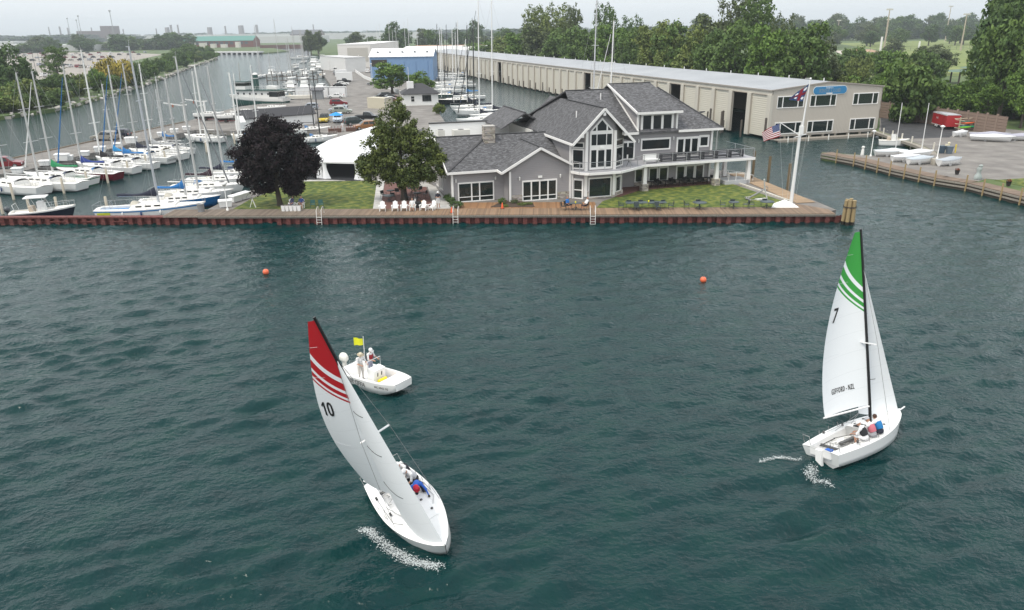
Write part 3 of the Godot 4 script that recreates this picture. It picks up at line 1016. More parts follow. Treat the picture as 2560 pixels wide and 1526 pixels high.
	g.box(Vector3(-0.15, -0.55, 0.115), Vector3(1.3, 0.24, 0.02))
	part(sign_, "plate", g, C(0.7, 0.7, 0.7))
	# dark mooring piles along the open side
	var pg := M.new()
	pg.lathe(Vector3.ZERO, [[0.2, -1.5], [0.19, 0.0], [0.17, 1.0], [0.0, 1.02]], 8)
	var pile := single("mooring_pile", "dark timber mooring pile along the beige boat wells", "pile", pg, C(0.07, 0.06, 0.05, 0.9), c.transform * Vector3(-1.8, 0, -5.8), 0.0, "piles along the boat wells")
	pile.scale.y = 3.0
	for k in range(1, 46):
		var q := c.transform * Vector3(-1.7 + rng.randf_range(-0.3, 0.3), 0, -5.8 - 6.1 * k + rng.randf_range(-0.5, 0.5))
		dup(pile, q, 0.0, "", Vector3(1, rng.randf_range(2.0, 3.4), 1))
	for q in [[-1.6, 1.2], [-2.4, -11.5], [-1.5, -12.5], [-1.5, -17.0]]:
		dup(pile, c.transform * Vector3(q[0], 0, q[1]), 0.0, "", Vector3(1.2, 4.0, 1.2))

func gabled(called: String, label: String, x: float, d: float, deg: float, w: float, l: float, h: float, rise: float, wm: Material, rm: Material, along_x := true, y := 0.9) -> Node3D:
	# a simple house: front-left corner at x, d; w along the front, l backwards
	var c := thing(called, label, "building", P(x, y, d), deg_to_rad(deg))
	var g := M.new()
	g.box(Vector3(w / 2, h / 2, -l / 2), Vector3(w, h, l))
	if rise > 0.0:
		if along_x:
			for q in [0.0, w]: g.extr(PackedVector2Array([Vector2(0, h), Vector2(l, h), Vector2(l / 2, h + rise)]), Vector3(q, 0, 0), Vector3.FORWARD, Vector3.UP, 0.05)
		else:
			g.extr(PackedVector2Array([Vector2(0, h), Vector2(w, h), Vector2(w / 2, h + rise)]), Vector3.ZERO, Vector3.RIGHT, Vector3.UP, l)
	part(c, "wall", g, wm)
	g = M.new()
	var o := 0.35
	if rise <= 0.0:
		g.box(Vector3(w / 2, h + 0.12, -l / 2), Vector3(w + 0.3, 0.24, l + 0.3))
	elif along_x:
		g.slab([Vector3(-o, h - 0.05, o), Vector3(w + o, h - 0.05, o), Vector3(w + o, h + rise + 0.12, -l / 2), Vector3(-o, h + rise + 0.12, -l / 2)], 0.15)
		g.slab([Vector3(-o, h + rise + 0.12, -l / 2), Vector3(w + o, h + rise + 0.12, -l / 2), Vector3(w + o, h - 0.05, -l - o), Vector3(-o, h - 0.05, -l - o)], 0.15)
	else:
		g.slab([Vector3(-o, h - 0.05, o), Vector3(w / 2, h + rise + 0.12, o), Vector3(w / 2, h + rise + 0.12, -l - o), Vector3(-o, h - 0.05, -l - o)], 0.15)
		g.slab([Vector3(w / 2, h + rise + 0.12, o), Vector3(w + o, h - 0.05, o), Vector3(w + o, h - 0.05, -l - o), Vector3(w / 2, h + rise + 0.12, -l - o)], 0.15)
	part(c, "roof", g, rm)
	return c

func make_yard_buildings() -> void:
	var wh := C(0.72, 0.72, 0.71, 0.6)
	var slate := C(0.045, 0.045, 0.05, 0.9)
	# blue shed with white roof
	var b := gabled("blue_shed", "light blue metal boat shed with white roof and dark loading window", -53.5, 304, 0.0, 24.3, 18, 9.0, 2.6, ridged("blue_metal", Color(0.16, 0.27, 0.45), 0.5, true, false), C(0.8, 0.81, 0.82, 0.5))
	var g := M.new()
	g.box(Vector3(3.6, 6.6, 0.05), Vector3(6.0, 2.4, 0.12))
	part(b, "loading_opening", g, C(0.03, 0.025, 0.02))
	for i in 5:
		g = M.new()
		g.box(Vector3(2.6 + i * 4.8, 10.55, -4.0), Vector3(0.9, 0.12, 1.6), Basis(Vector3.RIGHT, -0.28))
		part(b, "skylight", g, C(0.3, 0.31, 0.32, 0.3))
	for i in 4:
		g = M.new()
		g.box(Vector3(8.5 + i * 4.6, 3.6, 0.06), Vector3(0.14, 7.0, 0.1))
		part(b, "downpipe", g, C(0.13, 0.23, 0.4))
	# white block with big roller door and its sloped annex
	b = gabled("white_warehouse", "off white warehouse block with large beige roller door", -91.5, 425, 0.0, 17.5, 110, 11.6, 0.0, C(0.62, 0.6, 0.57), C(0.66, 0.66, 0.65))
	g = M.new()
	g.box(Vector3(10.6, 6.5, 0.06), Vector3(11.0, 7.0, 0.12))
	part(b, "roller_door", g, ridged("slat_grey", Color(0.42, 0.4, 0.36), 0.6, false, true))
	b = gabled("sloped_annex", "grey white annex with slanting roof beside the blue shed", -77, 372, 30.0, 10, 40, 6.5, 0.0, C(0.6, 0.6, 0.59), C(0.5, 0.5, 0.5))
	b = gabled("grey_warehouse", "low pale warehouse roof behind the blue shed", -60, 440, 0.0, 50, 60, 8.0, 1.5, C(0.6, 0.6, 0.59), C(0.68, 0.68, 0.67))
	b = gabled("grey_warehouse", "small pale warehouse beside the end of the boat wells", -26, 452, 0.0, 18, 40, 8.5, 1.0, C(0.62, 0.6, 0.56), C(0.6, 0.6, 0.6))
	for q in [[-66, 560, 26], [-38, 560, 22]]:
		gabled("low_house", "low house with red brown tiled roof before the trees", q[0], q[1], 0.0, q[2], 12, 5.0, 3.2, C(0.5, 0.46, 0.42), C(0.36, 0.18, 0.1), true).set_meta("group", "red roofed houses before the trees")
	# small white office with dark hip roof and white chimney
	b = thing("dock_office", "small white dock office with dark hip roof and square white chimney", "building", P(-27.2, 0.9, 199), deg_to_rad(10.0))
	var sid := ridged("white_siding", Color(0.72, 0.72, 0.7), 0.3, false, true)
	var hs := [Rect2(5.0, 1.1, 2.1, 1.4), Rect2(2.0, 1.0, 0.9, 1.4)]
	part(b, "wall", wall_shape(M.new(), Vector3.ZERO, Vector3.RIGHT, 9.0, 3.0, hs), sid)
	opening(b, "window", Vector3.ZERO, Vector3.RIGHT, hs[0], [0.25, 0.75], [], 0.12, false, C(0.05, 0.05, 0.05))
	opening(b, "window", Vector3.ZERO, Vector3.RIGHT, hs[1], [], [0.5], 0.12, false)
	g = M.new()
	g.box(Vector3(4.5, 1.5, -4.1), Vector3(8.9, 3.0, 7.8))
	part(b, "wall", g, sid)
	g = M.new()
	var k := [Vector3(-0.5, 2.95, 0.5), Vector3(9.5, 2.95, 0.5), Vector3(9.5, 2.95, -8.5), Vector3(-0.5, 2.95, -8.5), Vector3(3.6, 5.3, -4), Vector3(5.4, 5.3, -4)]
	g.slab([k[0], k[1], k[5], k[4]], 0.12)
	g.slab([k[1], k[2], k[5]], 0.12)
	g.slab([k[2], k[3], k[4], k[5]], 0.12)
	g.slab([k[3], k[0], k[4]], 0.12)
	part(b, "roof", g, slate)
	g = M.new()
	g.box(Vector3(2.1, 4.4, -2.6), Vector3(1.7, 2.9, 1.4))
	part(b, "chimney", g, wh)
	g = M.new()
	g.tube([Vector3(1.8, 5.8, -2.6), Vector3(1.8, 9.4, -2.6)], 0.05)
	part(b, "aerial", g, wh)
	# grey roofed work shed with white gable, by the slips
	b = gabled("work_shed", "long dark roofed shed with white gable porch by the slips", -55.6, 156.4, -52.0, 4.6, 15, 2.2, 1.3, wh, slate, false)
	g = M.new()
	g.extr(PackedVector2Array([Vector2(0, 0), Vector2(2.6, 0), Vector2(2.6, 1.6), Vector2(1.3, 2.7), Vector2(0, 1.6)]), Vector3(3.0, 0, 1.2), Vector3.RIGHT, Vector3.UP, 1.3)
	part(b, "porch", g, wh)
	b = gabled("grey_shed", "small grey lean to shed before the white storage boxes", -56.4, 222.5, 6.0, 3.0, 2.6, 2.6, 0.4, C(0.22, 0.23, 0.24), C(0.1, 0.1, 0.11))
	# storage containers
	for q in [["white_container", "white storage container closing the pier, west one", -63.0, 229.5, 3.0, 9.6, 2.4, 2.9, C(0.72, 0.72, 0.72, 0.5)], ["white_container", "white storage container closing the pier, next to the white coupe", -53.0, 229.0, 3.0, 4.9, 2.4, 2.9, C(0.72, 0.72, 0.72, 0.5)], ["beige_container", "beige ribbed shipping container beside the dock office", -30.6, 191.0, 52.0, 2.5, 6.5, 2.6, ridged("box_ribs", Color(0.5, 0.46, 0.36), 0.3, true, false)]]:
		b = thing(q[0], q[1], "container", P(q[2], 0.9, q[3]), deg_to_rad(q[4]))
		g = M.new()
		g.box(Vector3(q[5] / 2, q[7] / 2, -q[6] / 2), Vector3(q[5], q[7], q[6]))
		part(b, "body", g, q[8])
		g = M.new()
		for i in 2:
			g.box(Vector3(q[5] * i, q[7] / 2, 0.02), Vector3(0.12, q[7] + 0.04, 0.12))
		g.box(Vector3(q[5] / 2, q[7], 0.02), Vector3(q[5], 0.12, 0.12))
		part(b, "frame", g, C(0.3, 0.3, 0.3))
	b = thing("boat_cradle", "low white barge on a stand before the white containers", "barge", P(-63.5, 0.9, 224.5), 0.1)
	g = M.new()
	g.box(Vector3(3.5, 0.6, 0), Vector3(7.5, 0.9, 2.2))
	part(b, "hull", g, C(0.65, 0.62, 0.55))
	g = M.new()
	for i in 6: g.box(Vector3(0.2 + i * 1.4, 1.6, 1.0), Vector3(0.06, 1.1, 0.06))
	g.box(Vector3(3.7, 2.1, 1.0), Vector3(7.2, 0.06, 0.06))
	part(b, "rail", g, C(0.5, 0.46, 0.4))
	# white picket wall on the lot's east side, lamp posts
	b = thing("lot_wall", "low white wall along the east side of the parking lot", "wall", Vector3.ZERO)
	g = M.new()
	var w := [P(-84, 0.9, 416), P(-59.5, 0.9, 322), P(-45, 0.9, 277), P(-31.5, 0.9, 231), P(-26.5, 0.9, 205)]
	for i in 4: g.beam(w[i] + Vector3.UP * 0.6, w[i + 1] + Vector3.UP * 0.6, 0.2, 1.2)
	part(b, "panel", g, C(0.68, 0.68, 0.67))
	for q in [[-50.6, 290, 7.0], [-46.5, 283, 6.0], [-75, 395, 7.0], [-112, 560, 9.0]]:
		street_lamp(q[0], q[1], q[2], "white lamp post with round head along the parking lot", "lamp posts of the parking lot")

func street_lamp(x: float, d: float, h: float, label: String, group: String) -> Node3D:
	var c := thing("lamp_post", label, "lamp post", P(x, 0.9, d), 0.0, group)
	var g := M.new()
	g.lathe(Vector3.ZERO, [[0.16, 0.0], [0.14, 0.25], [0.06, 0.3], [0.05, h - 0.4]], 8)
	part(c, "pole", g, C(0.72, 0.72, 0.7, 0.5))
	g = M.new()
	g.lathe(Vector3(0, h - 0.4, 0), [[0.06, 0.0], [0.2, 0.25], [0.3, 0.3], [0.34, 0.33], [0.12, 0.5], [0.0, 0.52]], 12)
	part(c, "lamp_head", g, C(0.75, 0.75, 0.74, 0.4))
	return c

func make_tent() -> void:
	var c := thing("event_tent", "big white event tent with open dark front beside the lawn", "tent", P(-24.3, 0.9, 98.4), deg_to_rad(-13.0))
	# local: x along the open front, -z backwards
	var cloth := C(0.82, 0.83, 0.85, 0.6)
	cloth.backlight_enabled = true
	cloth.backlight = Color(0.25, 0.25, 0.26)
	var h := 2.3
	var p := 4.75
	var hw := 4.6
	var ra := Vector3(0, p, -2.2)
	var rb := Vector3(0, p, -16.5)
	var m := M.new()
	m.tri(Vector3(-hw, h, 0), Vector3(hw, h, 0), ra)
	part(c, "front_slope", m, cloth)
	m = M.new()
	m.tri(Vector3(hw, h, -18.7), Vector3(-hw, h, -18.7), rb)
	part(c, "rear_slope", m, cloth)
	for s in [-1.0, 1.0]:
		for i in 3:
			var z0: float = [0.0, -6.2, -11.4][i]
			var z1: float = [-6.2, -11.4, -18.7][i]
			var y0 := ra if i == 0 else Vector3(0, p, z0)
			var y1 := rb if i == 2 else Vector3(0, p, z1)
			m = M.new()
			var q := [Vector3(s * hw, h, z0), Vector3(s * hw, h, z1), y1, y0]
			# each panel sags a little towards the middle of its bay
			var mid: Vector3 = (q[0] + q[1] + q[2] + q[3]) / 4.0 - Vector3(0, 0.1, 0)
			for k in 4: m.tri(q[k], q[(k + 1) % 4], mid)
			part(c, "roof_panel", m, cloth)
			if i < 2:
				m = M.new()
				m.beam(Vector3(0, p + 0.02, z1), Vector3(s * hw, h + 0.02, z1), 0.09, 0.05)
				part(c, "seam", m, C(0.6, 0.61, 0.63))
	m = M.new()
	m.box(Vector3(0, h - 0.1, 0.02), Vector3(hw * 2, 0.24, 0.04))
	m.box(Vector3(hw, h - 0.1, -9.3), Vector3(0.04, 0.24, 18.7))
	part(c, "valance", m, cloth)
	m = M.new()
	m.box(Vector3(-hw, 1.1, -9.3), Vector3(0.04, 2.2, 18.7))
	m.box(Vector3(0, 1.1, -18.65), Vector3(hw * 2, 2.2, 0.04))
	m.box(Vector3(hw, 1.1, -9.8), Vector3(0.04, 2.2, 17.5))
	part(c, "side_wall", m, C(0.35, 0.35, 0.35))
	for x in [-0.1, hw - 0.1]:
		m = M.new()
		var rings := []
		for y in 9:
			var ring := []
			var f := y / 8.0
			var wdt := 0.45 + 0.4 * absf(f - 0.6) + 0.5 * pow(1.0 - f, 3.0)
			for j in 16:
				var an := TAU * j / 16
				ring.append(Vector3(x + cos(an) * wdt * 0.6 + 0.2 * (1.0 - f), f * 2.25, -0.2 + sin(an) * wdt * 0.3 * (1.0 + 0.35 * sin(an * 5.0))))
			rings.append(ring)
		m.loft(rings, true)
		part(c, "curtain", m, cloth)
	m = M.new()
	m.box(Vector3(-0.85, 1.1, -0.1), Vector3(0.75, 2.2, 0.05))
	part(c, "front_panel", m, cloth)
	for x in [-hw, -0.4, hw]:
		m = M.new()
		m.tube([Vector3(x, 0, -0.05), Vector3(x, h + 0.35, -0.05)], 0.05)
		part(c, "pole", m, C(0.6, 0.6, 0.6, 0.4))
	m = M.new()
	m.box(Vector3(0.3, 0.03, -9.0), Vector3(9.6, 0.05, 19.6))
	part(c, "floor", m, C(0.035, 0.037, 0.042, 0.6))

func make_far_town() -> void:
	var brick := C(0.16, 0.06, 0.05, 0.9)
	var pale := C(0.6, 0.6, 0.6, 0.8)
	var b := gabled("green_roofed_works", "brick works with long green roof across the river", -452, 1092, 4.0, 100, 40, 8.5, 6.0, brick, C(0.07, 0.2, 0.17, 0.7))
	var g := M.new()
	for i in 14:
		g = M.new()
		g.box(Vector3(5 + i * 6.6, 5.5, 0.2), Vector3(4.2, 3.0, 0.3))
		part(b, "window", g, C(0.06, 0.07, 0.08, 0.3))
	b = thing("concrete_quay", "pale concrete quay on pillars in front of the brick works", "quay", P(-279, 0, 756), deg_to_rad(-16.0))
	g = M.new()
	g.box(Vector3(23, 2.2, -3), Vector3(50, 1.2, 8))
	part(b, "slab", g, pale)
	for i in 9:
		g = M.new()
		g.box(Vector3(1.0 + i * 5.6, 0.8, 0.2), Vector3(1.8, 2.4, 1.2))
		part(b, "pillar", g, pale)
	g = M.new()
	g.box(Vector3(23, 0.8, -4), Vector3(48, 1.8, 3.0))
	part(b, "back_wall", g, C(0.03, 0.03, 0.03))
	b = thing("rusty_quay", "dark rusty steel quay wall closing the river", "quay", P(-300, 0, 1004), deg_to_rad(0.0))
	g = M.new()
	g.box(Vector3(24, 2.0, 0), Vector3(75, 5.0, 3))
	part(b, "wall", g, C(0.12, 0.06, 0.05, 0.9))
	gabled("power_house", "grey stone power house with tall hip roof and chimney by the river bend", -462, 1690, 0.0, 62, 50, 14, 9.0, C(0.2, 0.16, 0.15), C(0.1, 0.1, 0.11), true)
	for q in [[-412, 1060, 8.0, 9.0], [-398, 1062, 6.0, 7.0], [-424, 1060, 5.0, 10.0], [-385, 1064, 7.0, 6.0], [-366, 1066, 5.0, 10.0], [-470, 1060, 16.0, 5.0], [-445, 1058, 12.0, 6.0]]:
		gabled("work_container", "pale box shaped unit standing before the brick works", q[0], q[1], 0.0, q[2], 8, q[3] * 0.7, 0.0, C(0.6, 0.57, 0.52), pale).set_meta("group", "pale units before the brick works")
	for q in [[-1130, 2250, 560, 15], [-600, 2100, 360, 15], [-560, 1500, 210, 12], [-900, 2000, 150, 12], [-1000, 1420, 120, 9], [-560, 960, 60, 7], [-640, 1000, 36, 8], [-820, 1120, 60, 8]]:
		gabled("long_factory", "long low white factory roof on the flat horizon", q[0], q[1], 0.0, q[2], 60, q[3], 0.0, C(0.5, 0.5, 0.5), C(0.72, 0.73, 0.74)).set_meta("group", "white factory roofs on the horizon")
	gabled("brick_block", "dark brick factory block with stepped tower on the horizon", -1240, 2300, 0.0, 78, 60, 29, 0.0, C(0.12, 0.08, 0.08), pale)
	gabled("brick_block", "dark tower of the brick factory on the horizon", -1165, 2290, 0.0, 26, 60, 42, 0.0, C(0.12, 0.08, 0.08), pale)
	for i in 15:
		var x: float = [-1460, -1425, -1400, -1360, -1325, -1225, -1120, -1085, -1072, -1050, -950, -900, -850, -800, -620][i]
		var m := M.new()
		var wd: float = [2, 3, 3, 2.5, 2, 2, 2, 8, 4, 3, 9, 3, 10, 5, 2][i]
		var sh := rng.randf_range(33, 46)
		m.lathe(Vector3.ZERO, [[wd, 0.0], [wd * 0.85, sh], [0.0, sh]], 10, false)
		single("smoke_stack", "thin grey factory stack on the hazy horizon", "chimney", m, C(0.25, 0.23, 0.24), P(x, 0.9, 2550), 0.0, "factory stacks on the horizon")
	# tall thin lattice masts and floodlight poles over the car park
	for q in [[-803, 1629, 64, 1.0], [-985, 1800, 54, 0.7], [-960, 1790, 50, 0.7], [-800, 1500, 52, 0.6]]:
		var t := thing("lattice_mast", "tall thin grey mast with platform far across the river", "mast", P(q[0], 0.9, q[1]), 0.0, "tall masts across the river")
		g = M.new()
		g.tube([Vector3.ZERO, Vector3(0, q[2], 0)], [1.0 * q[3], 0.6 * q[3]], 6)
		part(t, "shaft", g, C(0.3, 0.3, 0.31))
		g = M.new()
		g.lathe(Vector3(0, q[2] - 1, 0), [[0.5, -1.0], [2.4 * q[3], 0.0], [2.4 * q[3], 1.6], [0.5, 2.2]], 8)
		part(t, "platform", g, C(0.3, 0.3, 0.31))
	for i in 12:
		var t := thing("car_park_pole", "thin dark light pole in the river bank car park", "light pole", P(-190.0 - i * 21.0 + rng.randf_range(-9, 9), 0.9, 330.0 + i * 34.0 + rng.randf_range(-25, 25)), 0.0, "light poles of the car park")
		g = M.new()
		g.tube([Vector3.ZERO, Vector3(0, 11, 0)], [0.14, 0.09], 5)
		part(t, "pole", g, C(0.1, 0.1, 0.1))
		g = M.new()
		g.box(Vector3(0, 11, 0), Vector3(1.2, 0.15, 0.4))
		part(t, "lamp_head", g, C(0.2, 0.2, 0.2))
	# sports field: floodlight poles, fence, backstop; picnic shelter
	for q in [[370, 897, 23], [271, 572, 28], [410, 864, 23], [489, 890, 36], [322, 564, 24]]:
		var t := thing("floodlight_pole", "tall wooden floodlight pole at the sports field", "light pole", P(q[0], 0.9, q[1]), 0.0, "floodlight poles of the sports field")
		g = M.new()
		g.tube([Vector3.ZERO, Vector3(0, q[2], 0)], [0.55, 0.35], 6)
		part(t, "pole", g, C(0.4, 0.34, 0.26))
		g = M.new()
		g.box(Vector3(0, q[2], 0), Vector3(5.0, 0.6, 0.4))
		for i in 4: g.box(Vector3(-1.8 + i * 1.2, q[2] + 0.5, 0), Vector3(0.8, 0.7, 0.6))
		part(t, "lamp_bar", g, C(0.55, 0.54, 0.5))
	var u := thing("utility_pole", "grey wooden utility pole with crossarm behind the boathouse", "utility pole", P(116.8, 0.9, 292.7))
	g = M.new()
	g.tube([Vector3.ZERO, Vector3(0, 9.5, 0)], [0.4, 0.3], 6)
	part(u, "pole", g, C(0.25, 0.22, 0.19))
	g = M.new()
	g.box(Vector3(0, 8.8, 0), Vector3(3.4, 0.25, 0.25))
	part(u, "crossarm", g, C(0.25, 0.22, 0.19))
	var f := thing("field_fence", "thin dark wire fence across the sports field", "fence", P(262, 0.9, 574))
	g = M.new()
	for i in 22: g.tube([Vector3(i * 5.5, 0, -i * 1.2), Vector3(i * 5.5, 2.6, -i * 1.2)], 0.12, 4)
	for y in [0.3, 1.4, 2.55]: g.beam(Vector3(0, y, 0), Vector3(115, y, -25), 0.1, 0.1)
	part(f, "posts_and_wires", g, C(0.08, 0.09, 0.09))
	for q in [[268.5, 572.0, 10.0], [321, 620, 5.5]]:
		g = M.new()
		g.box(Vector3(0, q[2] / 2, 0), Vector3(1.1, q[2], 0.8))
		single("field_post", "white foul post standing on the sports field", "post", g, C(0.7, 0.7, 0.68), P(q[0], 0.9, q[1]), 0.0, "white posts on the field")
	var s := thing("picnic_shelter", "dark timber picnic shelter with green two tier roof among trees", "shelter", P(144, 0.9, 250), deg_to_rad(-8.0))
	s.scale = Vector3(1.1, 0.45, 1.1)
	for q in [[0, 0], [9, 0], [0, -6], [9, -6]]:
		g = M.new()
		g.box(Vector3(q[0], 4.5, q[1]), Vector3(0.35, 9.0, 0.35))
		part(s, "post", g, C(0.06, 0.045, 0.035))
	for q in [[8.2, 7.2, 1.5, 1.6], [10.4, 3.2, 1.0, 1.5]]:
		g = M.new()
		var y: float = q[0]
		g.loft([[Vector3(4.5 - q[1], y, q[1] * 0.6 - 3), Vector3(4.5 + q[1], y, q[1] * 0.6 - 3), Vector3(4.5 + q[1], y, -q[1] * 0.6 - 3), Vector3(4.5 - q[1], y, -q[1] * 0.6 - 3)], [Vector3(4.5 - q[1] * 0.35, y + q[3], -2.6), Vector3(4.5 + q[1] * 0.35, y + q[3], -2.6), Vector3(4.5 + q[1] * 0.35, y + q[3], -3.4), Vector3(4.5 - q[1] * 0.35, y + q[3], -3.4)]], true, false)
		part(s, "roof", g, C(0.1, 0.16, 0.12, 0.8))

# ---------------------------------------------------------------- plants
# many small leaf faces gathered in clumps; blobs are [centre, radii, clumps]
func foliage(seed_: int, blobs: Array, clump: float, per: int, leaf: float, c1: Color, c2: Color, droop := 0.0) -> ArrayMesh:
	var r := RandomNumberGenerator.new()
	r.seed = seed_
	var vs := PackedVector3Array()
	var ns := PackedVector3Array()
	var cs := PackedColorArray()
	var ix := PackedInt32Array()
	for bl in blobs:
		for i in int(bl[2]):
			var d := Vector3(r.randfn(), r.randfn(), r.randfn()).normalized()
			var cc: Vector3 = bl[0] + d * bl[1] * (0.45 + 0.55 * pow(r.randf(), 0.5))
			var cr := clump * r.randf_range(0.6, 1.25)
			var tint := r.randf()
			for k in per:
				var q := Vector3(r.randfn(), r.randfn() * 0.75, r.randfn()).normalized()
				var p := cc + q * cr * pow(r.randf(), 0.45)
				p.y -= droop * r.randf() * cr
				var n := (q + Vector3(r.randfn(), r.randfn() + 0.5, r.randfn()) * 0.6).normalized()
				var x := n.cross(Vector3(r.randfn(), r.randfn(), r.randfn())).normalized()
				if droop > 0.0: x = (x * 0.3 + Vector3.DOWN).normalized()
				var y := n.cross(x).normalized()
				var s := leaf * r.randf_range(0.6, 1.3)
				var o := vs.size()
				vs.append_array([p - x * s, p + y * s * 0.6, p + x * s, p - y * s * 0.6])
				ns.append_array([n, n, n, n])
				var c := c1.lerp(c2, clampf(tint * 0.6 + r.randf() * 0.4, 0, 1)) * r.randf_range(0.8, 1.2)
				cs.append_array([c, c, c, c])
				ix.append_array([o, o + 1, o + 2, o, o + 2, o + 3])
	var arr := []
	arr.resize(Mesh.ARRAY_MAX)
	arr[Mesh.ARRAY_VERTEX] = vs
	arr[Mesh.ARRAY_NORMAL] = ns
	arr[Mesh.ARRAY_COLOR] = cs
	arr[Mesh.ARRAY_INDEX] = ix
	var am := ArrayMesh.new()
	am.add_surface_from_arrays(Mesh.PRIMITIVE_TRIANGLES, arr)
	return am

func trunk_shape(h: float, r0: float, blobs: Array, lean := Vector3.ZERO) -> M:
	var m := M.new()
	m.tube([Vector3(0, -0.2, 0), Vector3(0, 0.25, 0), Vector3(0, h * 0.5, 0) + lean * 0.5, Vector3(0, h, 0) + lean], [r0 * 1.6, r0 * 1.1, r0 * 0.85, r0 * 0.6], 8)
	for b in blobs:
		var a := Vector3(0, h * 0.8, 0) + lean * 0.8
		var e: Vector3 = b[0]
		m.tube([a, a.lerp(e, 0.5) + Vector3(0, (e.y - a.y) * 0.12, 0), e], [r0 * 0.5, r0 * 0.32, r0 * 0.12], 5)
	return m

func bark() -> StandardMaterial3D:
	return C(0.075, 0.062, 0.05, 0.95)

# proto trees of height about 10 m, kept in the cache and copied
func proto(key: String, called: String, label: String, cat: String, seed_: int, blobs: Array, trunk_h: float, r0: float, clump: float, per: int, leaf: float, c1: Color, c2: Color, at: Vector3, turn: float, sc: Vector3, group := "", droop := 0.0) -> Node3D:
	if cache.has(key):
		return dup(cache[key], at, turn, label, sc, group)
	var t := thing(called, label, cat, at, turn, group)
	t.scale = sc
	if trunk_h > 0.0:
		part(t, "trunk", trunk_shape(trunk_h, r0, blobs), bark())
	part(t, "crown" if trunk_h > 1.0 else "foliage", foliage(seed_, blobs, clump, per, leaf, c1, c2, droop), vcol(0.75, 0.35))
	cache[key] = t
	return t

func round_blobs(n: int, w: float, h0: float, h1: float, seed_: int, clumps: int) -> Array:
	var r := RandomNumberGenerator.new()
	r.seed = seed_
	var out := [[Vector3(0, (h0 + h1) / 2, 0), Vector3(w * 0.62, (h1 - h0) * 0.46, w * 0.62), clumps]]
	for i in n:
		var a := TAU * i / n + r.randf() * 0.7
		var y := lerpf(h0 + (h1 - h0) * 0.2, h1 - (h1 - h0) * 0.2, r.randf())
		var k := 1.0 - absf((y - h0) / (h1 - h0) - 0.45) * 0.9
		out.append([Vector3(cos(a) * w * 0.6 * k, y, sin(a) * w * 0.6 * k), Vector3(w, (h1 - h0) * 0.5, w) * r.randf_range(0.32, 0.46), clumps / 3])
	return out

const GREENS := [[0.0448, 0.09, 0.0182, 0.102, 0.1628, 0.0286], [0.032, 0.0675, 0.0169, 0.0714, 0.124, 0.026], [0.072, 0.1125, 0.0234, 0.1615, 0.1938, 0.039], [0.048, 0.105, 0.0156, 0.1275, 0.2093, 0.026], [0.0512, 0.075, 0.0286, 0.102, 0.1271, 0.0442]]

func tree(kind: int, x: float, d: float, height: float, width: float, label: String, group: String, tone := 0, y := 0.9) -> Node3D:
	# kind 0 broad, 1 tall loose, 2 narrow, 3 shrub
	var variant := rng.randi() % 3
	var key := "tree%d %d %d" % [kind, variant, tone]
	var g: Array = GREENS[tone]
	var c1 := Color(g[0], g[1], g[2])
	var c2 := Color(g[3], g[4], g[5])
	var sd := kind * 31 + variant * 7 + 3
	var turn := rng.randf() * TAU
	var sc := Vector3(width / 8.0, height / 10.0, width / 8.0)
	match kind:
		0: return proto(key, "broad_tree", label, "tree", sd, round_blobs(8, 4.0, 1.6, 10.0, sd, 60), 3.5, 0.26, 0.75, 26, 0.24, c1, c2, P(x, y, d), turn, sc, group)
		1: return proto(key, "tall_tree", label, "tree", sd, round_blobs(11, 3.6, 2.2, 10.0, sd, 36), 6.0, 0.2, 0.55, 26, 0.17, c1, c2, P(x, y, d), turn, sc, group)
		2: return proto(key, "narrow_tree", label, "tree", sd, round_blobs(7, 2.6, 1.0, 10.0, sd, 60), 4.0, 0.2, 0.6, 26, 0.2, c1, c2, P(x, y, d), turn, Vector3(width / 5.5, height / 10.0, width / 5.5), group)
	sc = Vector3(width / 8.0, height / 5.0, width / 8.0)
	return proto(key, "shrub", label, "shrub", sd, round_blobs(9, 4.0, 0.0, 5.0, sd, 54), 0.8, 0.14, 0.62, 26, 0.24, c1, c2, P(x, y, d), turn, sc, group)

